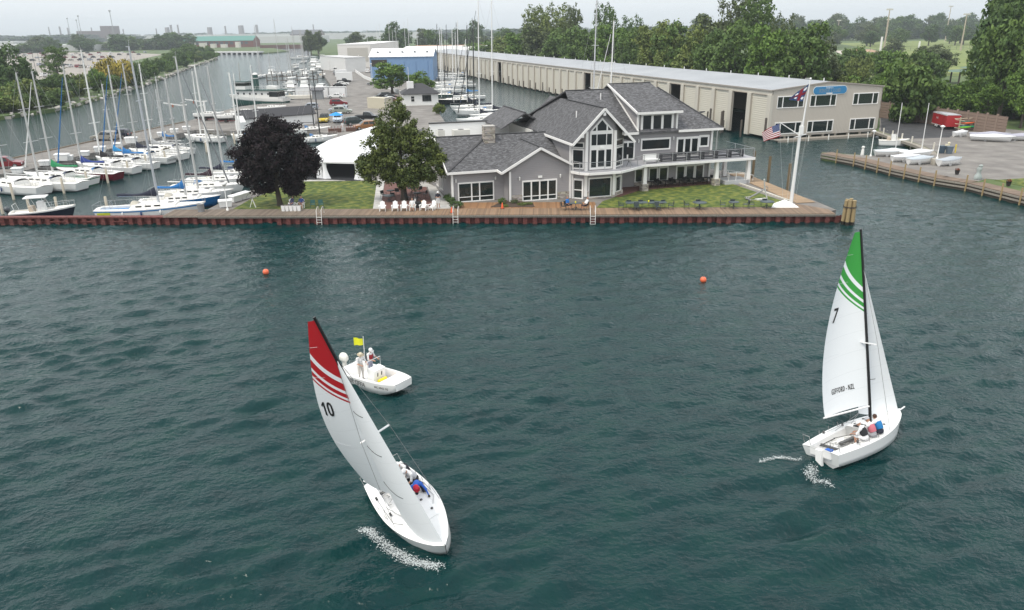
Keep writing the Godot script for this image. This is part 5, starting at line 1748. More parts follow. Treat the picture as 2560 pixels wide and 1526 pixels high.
func make_marina() -> void:
	var W := gel()
	var navy := C(0.012, 0.016, 0.035, 0.8)
	var blue := C(0.01, 0.13, 0.36, 0.8)
	var royal := C(0.012, 0.035, 0.2, 0.8)
	var green := C(0.01, 0.13, 0.055, 0.7)
	var alu := C(0.55, 0.55, 0.54, 0.35, 0.3)
	var white_mast := C(0.74, 0.74, 0.72, 0.35)
	# boats with their bows to the west dock
	sailboat("white sloop with bare boom and small outboard on its stern", -64.6, 97.1, 2.76, {"l": 12.0, "mast": 14.0, "mast_mat": alu})
	sailboat("white sloop with smooth white reverse transom beside the bare boom boat", -61.4, 98.9, 2.9, {"l": 12.0, "mast": 14.6, "mast_mat": alu})
	sailboat("green hulled sloop with bright green sail cover", -61.5, 102.4, 2.9, {"l": 11.4, "mast": 14.6, "cover": C(0.012, 0.2, 0.075, 0.8), "hull": W, "stripe": green, "boot": green, "mast_mat": alu, "furl": C(0.7, 0.7, 0.69, 0.8)})
	sailboat("dark red hulled sloop with royal blue sail cover and blue furled jib", -59.4, 105.9, 2.87, {"l": 10.6, "mast": 15.0, "cover": royal, "hull": C(0.12, 0.01, 0.018, 0.25), "furl": blue, "mast_mat": alu})
	sailboat("white sloop with black sail cover and rounded stern", -59.2, 110.8, 2.87, {"l": 10.8, "mast": 17.0, "cover": C(0.008, 0.008, 0.01, 0.8), "mast_mat": white_mast})
	sailboat("white sloop with black bottom and yellow life ring astern", -57.6, 114.2, 2.88, {"l": 9.8, "mast": 14.8, "furl": blue, "cover": blue, "boot": C(0.01, 0.01, 0.012)})
	var b := sailboat("white sloop with black sail cover and name lettered on its stern", -58.0, 119.6, 2.86, {"l": 11.1, "mast": 14.8, "cover": navy, "mast_mat": alu, "furl": blue})
	lettering(b, "name_letters", "CENTERING", 0.3, C(0.03, 0.03, 0.03), Vector3(-5.57, 0.62, 0), Basis(Vector3.UP, -PI / 2))
	sailboat("white sloop with light blue sail cover on the slip dock", -60.6, 117.2, 2.86, {"l": 8.5, "mast": 12.0, "cover": C(0.012, 0.2, 0.45, 0.8)})
	sailboat("white sloop with grey sail draped loosely on its boom", -57.3, 123.4, 2.82, {"l": 11.2, "mast": 14.6, "cover": C(0.32, 0.33, 0.34, 0.9), "mast_mat": white_mast})
	sailboat("white sloop with tall bow rail, last on the west dock", -57.5, 128.6, 2.75, {"l": 9.6, "mast": 12.4, "mast_mat": alu, "furl": C(0.3, 0.3, 0.3)})
	sailboat("small sloop with blue cover close against the dock boxes", -60.6, 134.5, 2.7, {"l": 7.4, "mast": 10.0, "cover": blue})
	sailboat("white sloop with black underbody alone at the basin's head", -57.2, 143.0, 2.8, {"l": 9.0, "mast": 12.5, "boot": C(0.01, 0.01, 0.012), "mast_mat": white_mast})
	# boats with their bows to the lawn dock
	b = sailboat("white sloop with light blue stripe and navy sail cover against the seawall", -39.7, 82.0, 0.1, {"l": 11.6, "b": 3.5, "mast": 17.8, "cover": navy, "stripe": C(0.03, 0.2, 0.48, 0.4), "mast_mat": C(0.5, 0.52, 0.55, 0.35, 0.3)})
	var g := M.new()
	g.box(Vector3(-4.6, 0.72, 1.5), Vector3(1.3, 0.3, 0.06), Basis(Vector3.UP, 0.12))
	part(b, "banner", g, C(0.45, 0.5, 0.03))
	sailboat("blue hulled sloop with bright blue sail cover", -38.4, 86.6, 0.07, {"l": 9.2, "mast": 14.4, "cover": blue, "hull": C(0.01, 0.12, 0.32, 0.25), "mast_mat": alu})
	sailboat("white racing sloop between the blue hull and the maroon cover", -38.4, 90.2, -0.02, {"l": 10.0, "mast": 16.5, "mast_mat": alu, "furl": C(0.16, 0.17, 0.18)})
	sailboat("white sloop with maroon sail cover", -38.1, 94.6, -0.08, {"l": 9.6, "mast": 15.4, "cover": C(0.03, 0.012, 0.02, 0.85), "mast_mat": white_mast, "furl": C(0.2, 0.2, 0.21)})
	sailboat("white sloop with navy sail cover beside the copper maple", -38.4, 99.4, -0.08, {"l": 9.0, "mast": 15.1, "cover": navy, "mast_mat": alu})
	sailboat("white sloop with pale blue sail cover half hidden by the maple", -37.6, 104.6, -0.08, {"l": 8.5, "mast": 14.0, "cover": blue, "mast_mat": white_mast})
	motor_boat("navy hulled open motor boat with white hard top", -51.4, 81.5, 0.3, 6.4, C(0.012, 0.016, 0.028, 0.2), 0)
	# at the basin's head and behind the maple
	sailboat("white keelboat with dark slim mast near the blue parasol", -39.6, 153.4, 0.3, {"l": 7.5, "mast": 10.5, "mast_mat": C(0.02, 0.02, 0.02, 0.4)})
	sailboat("white keelboat with dark slim mast beside the white tent", -35.4, 140.5, 0.3, {"l": 7.5, "mast": 12.0, "mast_mat": C(0.02, 0.02, 0.02, 0.4)})
	sailboat("small white sloop with a white mast behind the maple", -50.0, 143.2, 2.6, {"l": 6.5, "mast": 12.0, "mast_mat": white_mast})
	sailboat("white sloop with pale mast further behind the maple", -46.0, 141.0, 2.6, {"l": 7.0, "mast": 13.5, "mast_mat": white_mast})
	# boats stored on the pier
	for q in [[-66.5, 171, 0.15, "white keelboat on a red trailer at the pier's end"], [-60.0, 176, 0.2, "white keelboat standing on a cradle beside the long shed"], [-60.5, 167, 0.1, "white keelboat on stands close to the long dark roofed shed"], [-56.5, 184.5, 0.2, "white open day boat on a trailer below the tug boat"]]:
		var t := sailboat(q[3], q[0], q[1], q[2], {"l": 6.6, "b": 2.1, "fb": 0.75, "wheel": false}, "stored_keelboat", "", 1.75)
		var m := M.new()
		m.beam(Vector3(-2.6, -0.55, 0.5), Vector3(3.6, -0.55, 0), 0.12, 0.14)
		m.beam(Vector3(-2.6, -0.55, -0.5), Vector3(3.6, -0.55, 0), 0.12, 0.14)
		m.box(Vector3(-0.8, -0.55, 0), Vector3(0.12, 0.12, 1.8))
		part(t, "trailer_frame", m, C(0.2, 0.02, 0.02))
		for s in [-0.9, 0.9]:
			m = M.new()
			m.tube([Vector3(-0.8, -0.55, s - 0.1), Vector3(-0.8, -0.55, s + 0.1)], 0.3, 12)
			part(t, "trailer_wheel", m, C(0.03, 0.03, 0.03))
	# hoists on the pier
	for q in [[-71.0, 169.0], [-70.0, 178.0]]:
		var h := thing("boat_hoist", "white swing arm boat hoist on the pier edge", "hoist", P(q[0], 0.9, q[1]), 0.2, "boat hoists on the pier")
		var m := M.new()
		m.tube([Vector3.ZERO, Vector3(0, 3.6, 0)], [0.28, 0.22], 8)
		part(h, "mast", m, C(0.7, 0.7, 0.68))
		m = M.new()
		m.beam(Vector3(-0.6, 3.5, 0), Vector3(-4.0, 4.1, 0), 0.2, 0.24)
		m.beam(Vector3(-0.6, 3.5, 0), Vector3(0.7, 3.6, 0), 0.2, 0.24)
		part(h, "arm", m, C(0.7, 0.7, 0.68))
		m = M.new()
		m.box(Vector3(-2.2, 3.4, 0), Vector3(0.3, 0.5, 0.3))
		part(h, "chain_block", m, C(0.3, 0.08, 0.03))
	# motor cruisers along the lot
	for q in [[-109, 362, 1.4, 9.5, 2], [-103, 372, 1.2, 9.0, 1], [-93, 359, 1.5, 9.5, 1], [-121, 492, 1.5, 15, 2], [-101, 422, 1.4, 12, 2], [-83.5, 350, 1.5, 9.0, 0], [-75.5, 272, 1.5, 9.5, 2], [-70.6, 271, 1.5, 10, 2], [-65.0, 270, 1.5, 9.5, 1], [-65, 236, 0.3, 8.0, 0], [-157, 595, 0.3, 14, 1], [-98, 395, 1.4, 9.0, 1], [-111, 450, 1.4, 10.0, 1], [-128, 545, 1.4, 12, 2]]:
		motor_boat("white motor cruiser moored along the river parking lot", q[0], q[1], q[2], q[3], W, q[4], "motor cruisers along the parking lot")
	for q in [[-112, 353, 1.3, 10, 22], [-108, 370, 1.3, 10, 25], [-86, 330, 1.4, 9, 20], [-84, 300, 1.4, 9, 16], [-119, 440, 1.4, 9, 22], [-79, 285, 1.4, 9, 15], [-93, 335, 1.4, 9, 17], [-100, 385, 1.4, 9, 19], [-106, 405, 1.4, 10, 20], [-127, 470, 1.4, 10, 21], [-76, 250, 1.2, 8, 13], [-72, 244, 1.2, 8, 12], [-135, 520, 1.4, 10, 20]]:
		sailboat("white sloop moored among the motor cruisers of the parking lot", q[0], q[1], q[2], {"l": q[3], "mast": q[4], "mast_mat": C(0.45, 0.45, 0.44, 0.4)}, "moored_sailboat", "sloops among the motor cruisers")
	# finger dock posts among the cruisers
	var pg := M.new()
	pg.lathe(Vector3.ZERO, [[0.16, -1.2], [0.15, 1.9], [0.0, 1.95]], 7)
	var sp := single("slip_post", "pale weathered post at the end of a boat slip", "post", pg, C(0.4, 0.36, 0.29, 0.9), P(-55.0, 0, 102.5), 0.0, "posts of the boat slips")
	for q in [[-57.3, 95.8], [-56.7, 100.5], [-55.1, 108.7], [-55.2, 114.7], [-53.9, 118.4], [-57.9, 84.3], [-54.7, 84.2], [-51.4, 84.0], [-45.7, 83.9], [-51.8, 129.8], [-61.6, 92.3], [-50.5, 140], [-47, 137]]:
		dup(sp, P(q[0], 0, q[1]), 0.0)
	var fd := M.new()
	for i in 5:
		fd.box(Vector3(0, 0.75, 0), Vector3(0.1, 0.1, 0.1))
	for q in [[-104, 345, 22], [-98, 318, 20]]:
		var m := M.new()
		m.box(Vector3(q[2] / 2.0, 0.8, 0), Vector3(q[2], 0.3, 1.6))
		for i in 6: m.tube([Vector3(i * q[2] / 5.0, -0.6, 0.8), Vector3(i * q[2] / 5.0, 3.2, 0.8)], 0.2, 6)
		single("finger_dock", "dark timber finger dock between the motor cruisers", "dock", m, C(0.12, 0.1, 0.085, 0.9), P(q[0], 0, q[1]), 0.1, "finger docks by the parking lot")
	# dock boxes
	var box := dock_box("white dock box with lid on the slip dock", P(-69.1, 0.9, 105.8), 0.1, "dock boxes on the slip dock")
	for q in [[-68.9, 112, 1], [-68.6, 116.2, 1.4], [-68.0, 116.6, 1], [-67.8, 121, 1], [-67.2, 124.8, 1.2], [-66.9, 129.9, 1], [-66.8, 134.8, 1.4], [-65.5, 144.1, 1], [-65.3, 149.3, 1], [-64.5, 153.2, 1]]:
		dup(box, P(q[0], 0.9, q[1]), rng.randf_range(0.0, 0.3), "", Vector3(q[2], q[2], 1))
	var lb := dock_box("white dock box with lid beside the lawn", P(-31.6, 0.9, 82.2), 0.35, "dock boxes beside the lawn")
	dup(lb, P(-31.4, 0.9, 84.9), 1.15)
	dup(lb, P(-30.9, 0.9, 86.3), 1.15)
	dup(lb, P(-29.6, 0.9, 93.0), 0.9)
	make_tug()
	make_yachts()

func dock_box(label: String, at: Vector3, turn: float, group: String) -> Node3D:
	var t := thing("dock_box", label, "dock box", at, turn, group)
	var g := M.new()
	g.loft([[Vector3(-0.62, 0.06, 0.32), Vector3(0.62, 0.06, 0.32), Vector3(0.62, 0.06, -0.32), Vector3(-0.62, 0.06, -0.32)], [Vector3(-0.7, 0.68, 0.38), Vector3(0.7, 0.68, 0.38), Vector3(0.7, 0.68, -0.38), Vector3(-0.7, 0.68, -0.38)]], true, false)
	part(t, "body", g, C(0.74, 0.74, 0.73, 0.5))
	g = M.new()
	g.loft([[Vector3(-0.76, 0.69, 0.43), Vector3(0.76, 0.69, 0.43), Vector3(0.76, 0.69, -0.43), Vector3(-0.76, 0.69, -0.43)], [Vector3(-0.74, 0.78, 0.41), Vector3(0.74, 0.78, 0.41), Vector3(0.74, 0.84, -0.41), Vector3(-0.74, 0.84, -0.41)]], true, false)
	g.quad(Vector3(-0.74, 0.78, 0.41), Vector3(0.74, 0.78, 0.41), Vector3(0.74, 0.84, -0.41), Vector3(-0.74, 0.84, -0.41))
	part(t, "lid", g, C(0.78, 0.78, 0.77, 0.5))
	return t

func make_tug() -> void:
	var t := thing("tug_boat", "green and white old tug boat with tall green funnel", "boat", P(-69.3, 0, 214.5), 2.84)
	var gr := C(0.012, 0.06, 0.05, 0.5)
	var wh := C(0.7, 0.7, 0.68, 0.5)
	part(t, "hull", hull_shape(18, 5.2, 2.2, -0.1, 0.72, 0.75), gr)
	part(t, "bulwark", hull_shape(18.1, 5.25, 2.2, 0.72, 1.15, 0.75), wh)
	part(t, "deck", deck_shape(18, 5.2, 2.0, 0.75, [0.02, 0.03], [0.03, 0.04], 0.05, 0.05), C(0.4, 0.38, 0.34))
	var g := M.new()
	g.box(Vector3(-1.0, 3.2, 0), Vector3(13.0, 2.2, 3.6))
	var dh := part(t, "deck_house", g, wh)
	g = M.new()
	g.box(Vector3(-1.2, 4.36, 0), Vector3(14.0, 0.16, 4.6))
	part(dh, "boat_deck", g, gr)
	g = M.new()
	for i in 7:
		for s in [-1.0, 1.0]: g.box(Vector3(-6.5 + i * 1.9, 3.4, s * 1.82), Vector3(0.5, 0.5, 0.04))
	g.box(Vector3(-6.2, 3.3, 0), Vector3(2.6, 1.3, 3.66))
	part(dh, "cabin_windows", g, dark_glass())
	g = M.new()
	g.box(Vector3(4.4, 5.4, 0), Vector3(3.4, 2.1, 2.8))
	var ph := part(t, "wheelhouse", g, wh)
	g = M.new()
	g.box(Vector3(4.4, 5.75, 0), Vector3(3.5, 0.8, 2.9))
	part(ph, "wheelhouse_windows", g, dark_glass())
	g = M.new()
	g.box(Vector3(4.3, 6.5, 0), Vector3(3.9, 0.14, 3.2))
	part(ph, "wheelhouse_roof", g, gr)
	g = M.new()
	g.lathe(Vector3(0.0, 4.4, 0), [[0.75, 0.0], [0.7, 3.9]], 12)
	var fu := part(t, "funnel", g, gr)
	g = M.new()
	g.lathe(Vector3(0.0, 8.3, 0), [[0.74, 0.0], [0.72, 0.25], [0.3, 0.5], [0.0, 0.55]], 12)
	g.lathe(Vector3(0.0, 7.3, 0), [[0.74, 0.0], [0.74, 0.15]], 12)
	part(fu, "funnel_band", g, wh)
	g = M.new()
	for i in 12: wire(g, Vector3(-7.8 + i * 1.1, 4.4, 2.2), Vector3(-7.8 + i * 1.1, 5.4, 2.2), 0.03)
	for i in 12: wire(g, Vector3(-7.8 + i * 1.1, 4.4, -2.2), Vector3(-7.8 + i * 1.1, 5.4, -2.2), 0.03)
	for y in [4.9, 5.4]:
		for s in [-2.2, 2.2]: wire(g, Vector3(-8.0, y, s), Vector3(4.4, y, s), 0.03)
	part(t, "railing", g, C(0.66, 0.66, 0.64))
	g = M.new()
	g.box(Vector3(-4.0, 4.95, 0.9), Vector3(2.2, 0.9, 1.2))
	g.box(Vector3(-6.2, 5.0, -0.4), Vector3(1.5, 0.8, 1.6))
	part(t, "deck_lockers", g, wh)
	g = M.new()
	g.tube([Vector3(5.0, 6.5, 0), Vector3(4.8, 11.5, 0)], [0.1, 0.06], 6)
	part(t, "mast", g, C(0.3, 0.28, 0.25))

func make_yachts() -> void:
	var navy := C(0.012, 0.016, 0.03, 0.8)
	var wm := C(0.76, 0.76, 0.75, 0.35)
	var bk := C(0.015, 0.015, 0.016, 0.4)
	sailboat("large white racing yacht with teal waterline and tall white mast", -5.6, 164.5, -2.62, {"l": 13.0, "mast": 25.0, "boot": C(0.01, 0.12, 0.15), "mast_mat": wm, "furl": bk, "cover": navy, "hull": gel()}, "racing_yacht")
	sailboat("large white yacht with navy boom cover and tall white mast", -3.0, 172.5, -2.7, {"l": 13.0, "mast": 25.0, "mast_mat": wm, "cover": navy, "boot": C(0.01, 0.1, 0.13)}, "racing_yacht")
	sailboat("white yacht with black carbon mast and navy cover", -7.6, 184, -2.75, {"l": 12.0, "mast": 21.0, "mast_mat": bk, "cover": navy}, "racing_yacht")
	sailboat("white yacht with black carbon mast and black furled jib", -9.6, 194, -2.75, {"l": 11.0, "mast": 20.0, "mast_mat": bk, "furl": bk, "cover": navy}, "racing_yacht")
	sailboat("dark hulled yacht with navy sail cover behind the dock office", -14.6, 214, -2.7, {"l": 11.5, "mast": 19.0, "mast_mat": wm, "cover": navy, "hull": C(0.012, 0.014, 0.018, 0.2)}, "racing_yacht")
	sailboat("dark green hulled yacht beyond the dock office", -19.5, 232, -2.7, {"l": 11.0, "mast": 19.0, "mast_mat": wm, "hull": C(0.01, 0.05, 0.035, 0.2)}, "racing_yacht")
	sailboat("white yacht with bright blue cover in the yacht basin", -11.8, 226, -2.7, {"l": 10.0, "mast": 16.5, "mast_mat": wm, "cover": C(0.02, 0.2, 0.5, 0.8)}, "racing_yacht")
	for q in [[-20, 252, 17], [-22, 268, 20], [-17, 275, 22], [-25, 285, 21], [-19, 292, 18], [-24, 315, 21], [-28, 330, 20], [-22, 345, 22], [-31, 352, 19]]:
		sailboat("white yacht with tall pale mast in the yacht basin by the blue shed", q[0], q[1], -2.75, {"l": 11.0, "mast": q[2], "mast_mat": wm if int(q[1]) % 3 else bk}, "racing_yacht", "yachts by the blue shed")
	# yachts moored behind the clubhouse: tall masts rise over its roof
	sailboat("white yacht behind the clubhouse with tall grey mast above the roof", 14.5, 128, -2.6, {"l": 13.0, "mast": 23.5, "mast_mat": C(0.5, 0.51, 0.53, 0.35)}, "racing_yacht")
	sailboat("white yacht behind the clubhouse with white mast and furled jib", 16.6, 123, -2.6, {"l": 12.0, "mast": 20.0, "mast_mat": wm, "furl": C(0.55, 0.55, 0.55)}, "racing_yacht")
	for i in 9:
		var g := M.new()
		g.tube([Vector3.ZERO, Vector3(0, 12.0 + i % 4 * 2.0, 0)], [0.12, 0.08], 5)
		single("stored_mast", "pale bare mast of a yacht stored behind the warehouses", "mast", g, C(0.6, 0.6, 0.6), P(-79.0 + i * 3.2, 8.0 - 0.4 * (i % 3), 446.0 + (i * 37) % 23), 0.0, "masts behind the warehouses")

# ---------------------------------------------------------------- the two racing keelboats and the launch
# a sail as a grid; pts(u, v): u along the chord from the luff, v from foot to head
func sail_mesh(f: Callable, nu := 14, nv := 36) -> ArrayMesh:
	var st := SurfaceTool.new()
	st.begin(Mesh.PRIMITIVE_TRIANGLES)
	st.set_smooth_group(1)
	for j in nv:
		for i in nu:
			var q := [[i, j], [i + 1, j], [i + 1, j + 1], [i, j], [i + 1, j + 1], [i, j + 1]]
			for p in q:
				var u := float(p[0]) / nu
				var v := float(p[1]) / nv
				st.set_uv(Vector2(u, 1.0 - v))
				st.add_vertex(f.call(u, v))
	st.generate_normals()
	return st.commit()

func sail_cloth(key: String, head: Color) -> StandardMaterial3D:
	var im := Image.create(128, 1024, false, Image.FORMAT_RGB8)
	var white := Color(0.78, 0.8, 0.82)
	for y in 1024:
		var v := 1.0 - y / 1023.0
		for x in 128:
			var u := x / 127.0
			var s := v - 0.17 * u - 0.03 * u * (1.0 - u)   # the bands climb towards the leech
			var c := white
			if head.a > 0.0:
				for band in [[0.684, 2.0], [0.612, 0.655], [0.57, 0.594], [0.545, 0.556]]:
					if s > band[0] and s < band[1]: c = head
			if fmod(v * 9.0 + 0.3 * u, 1.0) < 0.014: c = c * 0.86   # seams between the cloth panels
			im.set_pixel(x, y, c.linear_to_srgb())
	var m := StandardMaterial3D.new()
	m.albedo_texture = ImageTexture.create_from_image(im)
	m.roughness = 0.55
	m.backlight_enabled = true
	m.backlight = Color(0.22, 0.22, 0.22)
	m.texture_repeat = false
	mats[key] = m
	return m

# letters laid on a sail: the flat text is bent onto the surface
func sail_text(parent: Node, called: String, words: String, f: Callable, u0: float, v0: float, du: float, dv: float, off: float, mt: Material) -> void:
	var t := TextMesh.new()
	var fo := SystemFont.new()
	fo.font_names = PackedStringArray(["Droid Sans"])
	fo.font_weight = 700
	t.font = fo
	t.text = words
	t.font_size = 64
	t.pixel_size = 1.0 / 46.0
	t.depth = 0.0
	var m := M.new()
	for s in t.get_surface_count():
		var a := t.surface_get_arrays(s)
		var v: PackedVector3Array = a[Mesh.ARRAY_VERTEX]
		var ix = a[Mesh.ARRAY_INDEX]
		var seq: Array = Array(ix) if ix != null else range(v.size())
		var pts := []
		for i in seq:
			var p := v[i]
			var u := u0 + p.x * du
			var vv := v0 + p.y * dv
			var q: Vector3 = f.call(u, vv)
			var n: Vector3 = (f.call(u + 0.01, vv) - q).cross(f.call(u, vv + 0.01) - q).normalized()
			pts.append(q + n * off)
		for i in range(0, pts.size() - 2, 3):
			m.tri(pts[i], pts[i + 1], pts[i + 2])
	part(parent, called, m, mt)

func keelboat(label: String, x: float, d: float, psi: float, heel: float, mast_h: float, lee: float, head: Color, number: String, name_text: String, main_in: float, twist: float) -> Node3D:
	var t := thing("racing_keelboat", label, "sailboat", P(x, 0.02, d))
	t.basis = Basis(Vector3.UP, psi) * Basis(Vector3.RIGHT, heel)
	var l := 6.2
	var b := 2.4
	var fb := 0.72
	var W := C(0.8, 0.8, 0.79, 0.22)
	part(t, "hull", hull_shape(l, b, fb, 0.0, 1.0, 0.8, 22), W)
	part(t, "bottom", hull_shape(l * 0.995, b * 0.98, fb, -0.45, 0.01, 0.8, 22), C(0.6, 0.6, 0.6, 0.3))
	# deck: open stern cockpit, low coachroof with companionway
	part(t, "deck", deck_shape(l, b, fb, 0.8, [0.002, 0.46], [0.46, 0.72], 0.16, 0.34, 0.58), C(0.76, 0.76, 0.75, 0.4))
	var g := M.new()
	g.box(Vector3(-0.18, fb + 0.02, 0), Vector3(0.06, 0.34, 0.62))
	g.box(Vector3(0.02, fb + 0.2, 0), Vector3(0.42, 0.04, 0.6))
	part(t, "companionway", g, C(0.012, 0.012, 0.014, 0.6))
	g = M.new()
	g.box(Vector3(-2.2, fb - 0.26, 0), Vector3(0.08, 0.12, 1.5))
	g.box(Vector3(-1.1, fb - 0.24, 0), Vector3(1.1, 0.14, 0.16))
	part(t, "mainsheet_track", g, C(0.08, 0.08, 0.08, 0.4))
	g = M.new()
	var r := RandomNumberGenerator.new()
	r.seed = 31
	for i in 9:   # loose sheets lying in the cockpit
		var p := Vector3(r.randf_range(-2.3, -0.9), fb - 0.28, r.randf_range(-0.5, 0.5))
		var pts := []
		for k in 8:
			pts.append(p)
			p += Vector3(r.randfn() * 0.16, 0.012, r.randfn() * 0.16)
		g.tube(pts, 0.013, 4)
	part(t, "loose_ropes", g, C(0.42, 0.42, 0.4))
	g = M.new()
	g.box(Vector3(-2.75, fb - 0.2, 0.22), Vector3(0.22, 0.2, 0.3))
	part(t, "blue_bag", g, C(0.02, 0.12, 0.5))
	g = M.new()
	for s in [-1.0, 1.0]:
		wire(g, Vector3(-0.2, fb + 0.02, s * 1.05), Vector3(-0.5, fb + 0.3, s * 0.98), 0.015)
		wire(g, Vector3(0.62, fb + 0.05, s * 1.05), Vector3(0.45, mast_h * 0.48, s * 0.62), 0.011)
		wire(g, Vector3(0.45, mast_h * 0.48, s * 0.62), Vector3(0.38, mast_h * 0.84, 0), 0.011)
		g.tube([Vector3(0.9, fb + 0.11, s * 0.42), Vector3(1.5, fb + 0.09, s * 0.3), Vector3(2.5, fb + 0.11, s * 0.1)], 0.012, 4)
		g.tube([Vector3(-2.95, fb, s * 0.95), Vector3(-3.05, fb + 0.42, s * 0.95), Vector3(-3.1, fb + 0.42, s * 0.55), Vector3(-3.05, fb, s * 0.55)], 0.018, 5)
		for k in 3:
			var q := Vector3(-1.7 + k * 0.7, fb, s * 1.08)
			wire(g, q, q + Vector3(0, 0.22, 0), 0.014)
		g.tube([Vector3(-1.75, fb + 0.05, s * 0.9), Vector3(0.2, fb + 0.05, s * 0.98), Vector3(0.7, fb + 0.08, s * 0.7)], 0.012, 4)
	part(t, "rigging", g, C(0.3, 0.3, 0.3, 0.4, 0.4))
	g = M.new()
	for q in [[-0.25, 0.85], [-0.25, -0.85], [0.15, 0.45], [0.15, -0.45], [0.95, 0.55], [0.95, -0.55], [-1.6, 0.9], [-1.6, -0.9]]:
		g.lathe(Vector3(q[0], fb + 0.06, q[1]), [[0.06, 0.0], [0.045, 0.06], [0.06, 0.12], [0.0, 0.13]], 8)
	part(t, "winches", g, C(0.06, 0.06, 0.06, 0.35))
	g = M.new()
	g.box(Vector3(-3.16, 0.25, 0), Vector3(0.14, 0.85, 0.32))
	var ru := part(t, "rudder_head", g, W)
	g = M.new()
	g.tube([Vector3(-3.1, fb + 0.12, 0), Vector3(-2.0, fb + 0.16, 0.0)], 0.024, 6)
	g.tube([Vector3(-2.1, fb + 0.2, 0.0), Vector3(-1.4, fb + 0.34, -0.55 * lee)], 0.016, 5)
	part(ru, "tiller", g, C(0.05, 0.05, 0.05, 0.4))
	if name_text:
		g = M.new()
		g.tube([Vector3(1.9, fb + 0.12, 0.16), Vector3(3.5, fb + 0.22, 0.0)], 0.04, 6)
		part(t, "bowsprit", g, C(0.7, 0.7, 0.7, 0.3))
	# mast, spreaders, boom
	var ms := func(v: float) -> Vector3: return Vector3(0.7 - 0.4 * pow(v, 1.3), lerpf(fb + 0.15, mast_h, v), 0)
	g = M.new()
	var mp := []
	var mr := []
	for i in 9:
		mp.append(ms.call(i / 8.0))
		mr.append(lerpf(0.078, 0.055, i / 8.0))
	g.tube(mp, mr, 8)
	var black := C(0.012, 0.012, 0.013, 0.35)
	var ma := part(t, "mast", g, black)
	g = M.new()
	g.box(Vector3(0.36, mast_h * 0.48, 0), Vector3(0.1, 0.03, 1.28))
	part(ma, "spreader", g, C(0.7, 0.7, 0.7, 0.4))
	var by := 1.75
	var bd := Vector3(-cos(main_in), 0.0, lee * sin(main_in))
	g = M.new()
	g.tube([Vector3(0.66, by, 0), Vector3(0.66, by, 0) + bd * 2.75], [0.05, 0.045], 8)
	part(t, "boom", g, C(0.72, 0.72, 0.72, 0.35))
	# mainsail
	var mf := func(u: float, v: float) -> Vector3:
		var y0 := by + 0.08
		var lu: Vector3 = ms.call(((y0 + (mast_h - 0.12 - y0) * v) - fb - 0.15) / (mast_h - fb - 0.15))
		var chord := 2.68 * (1.0 - v) + 0.3 * v + 0.62 * sin(PI * pow(v, 0.85)) * (1.0 - 0.1 * v)
		var an := main_in + twist * v
		var dir := Vector3(-cos(an), 0.0, lee * sin(an))
		var out := Vector3(sin(an), 0, lee * cos(an))
		return lu + dir * chord * u + out * 0.11 * chord * 4.0 * u * (1.0 - u) * (0.55 + 0.45 * sin(PI * v)) - Vector3(0, 0.1 * u * (1.0 - v), 0)
	var main := part(t, "mainsail", sail_mesh(mf), sail_cloth("main" + number, head))
	var ink := C(0.012, 0.012, 0.012, 0.6)
	# numbers on both faces, the starboard one higher
	sail_text(main, "sail_number", number, mf, 0.8 if name_text else 0.74, 0.555, -0.22, 0.08, -0.014, ink)
	sail_text(main, "sail_number", number, mf, 0.78, 0.475, 0.22, 0.08, 0.014, ink)
	if name_text:
		sail_text(main, "sail_name", name_text, mf, 0.515, 0.125, -0.052, 0.03, -0.014, ink)
	g = M.new()
	for v in [0.33, 0.55, 0.73, 0.88]:
		for i in 7:
			wire(g, (mf.call(0.55 + i * 0.06, v) as Vector3), mf.call(0.61 + i * 0.06, v), 0.008)
	part(main, "battens", g, C(0.66, 0.67, 0.7))
	# jib
	var tack := Vector3(2.95, fb + 0.2, 0)
	var hound: Vector3 = ms.call(0.83)
	var clew := Vector3(0.7, fb + 0.5, lee * 0.62)
	var jf := func(u: float, v: float) -> Vector3:
		var a := tack.lerp(hound, v)
		var lc := clew.lerp(hound, v)
		lc += Vector3(-0.16, 0, 0.14 * lee) * sin(PI * v)
		var p := a.lerp(lc, u)
		var w := (lc - a).length()
		return p + Vector3(0.25, 0, lee) .normalized() * 0.13 * w * 4.0 * u * (1.0 - u) * (1.0 - 0.4 * u) - Vector3(0, 0.22 * sin(PI * u) * (1.0 - v) * (1.0 - v), 0)
	var jib := part(t, "jib", sail_mesh(jf, 12, 30), sail_cloth("jib" + number, Color(0, 0, 0, 0)))
	for v in [0.24, 0.47, 0.68]:
		g = M.new()
		var pts := []
		for i in 9: pts.append(jf.call(0.35 + i * 0.08, v) as Vector3)
		g.tube(pts, 0.014, 4)
		part(jib, "draft_stripe", g, ink)
	g = M.new()
	wire(g, clew, Vector3(0.0, fb + 0.1, lee * 0.6), 0.014)
	wire(g, clew, Vector3(-0.9, fb, lee * 0.8), 0.014)
	part(t, "jib_sheet", g, C(0.3, 0.3, 0.3))
	return t

func splash(called: String, label: String, path: Array, spread: float, count: int, seed_: int) -> void:
	var r := RandomNumberGenerator.new()
	r.seed = seed_
	var m := M.new()
	for i in count:
		var f := r.randf() * (path.size() - 1)
		var k := mini(int(f), path.size() - 2)
		var p: Vector3 = (path[k] as Vector3).lerp(path[k + 1], f - k)
		p += Vector3(r.randfn() * spread, 0, r.randfn() * spread)
		p.y = wave_height(p.x, p.z) + 0.02 + absf(r.randfn()) * 0.05
		var s := 0.005 + 0.017 * pow(r.randf(), 2.0)
		m.ball(p, Vector3(s * 1.8, s * 0.4, s), 4)
	single(called, label, "foam", m, C(0.72, 0.76, 0.76, 0.7), Vector3.ZERO, 0.0, "", "stuff")

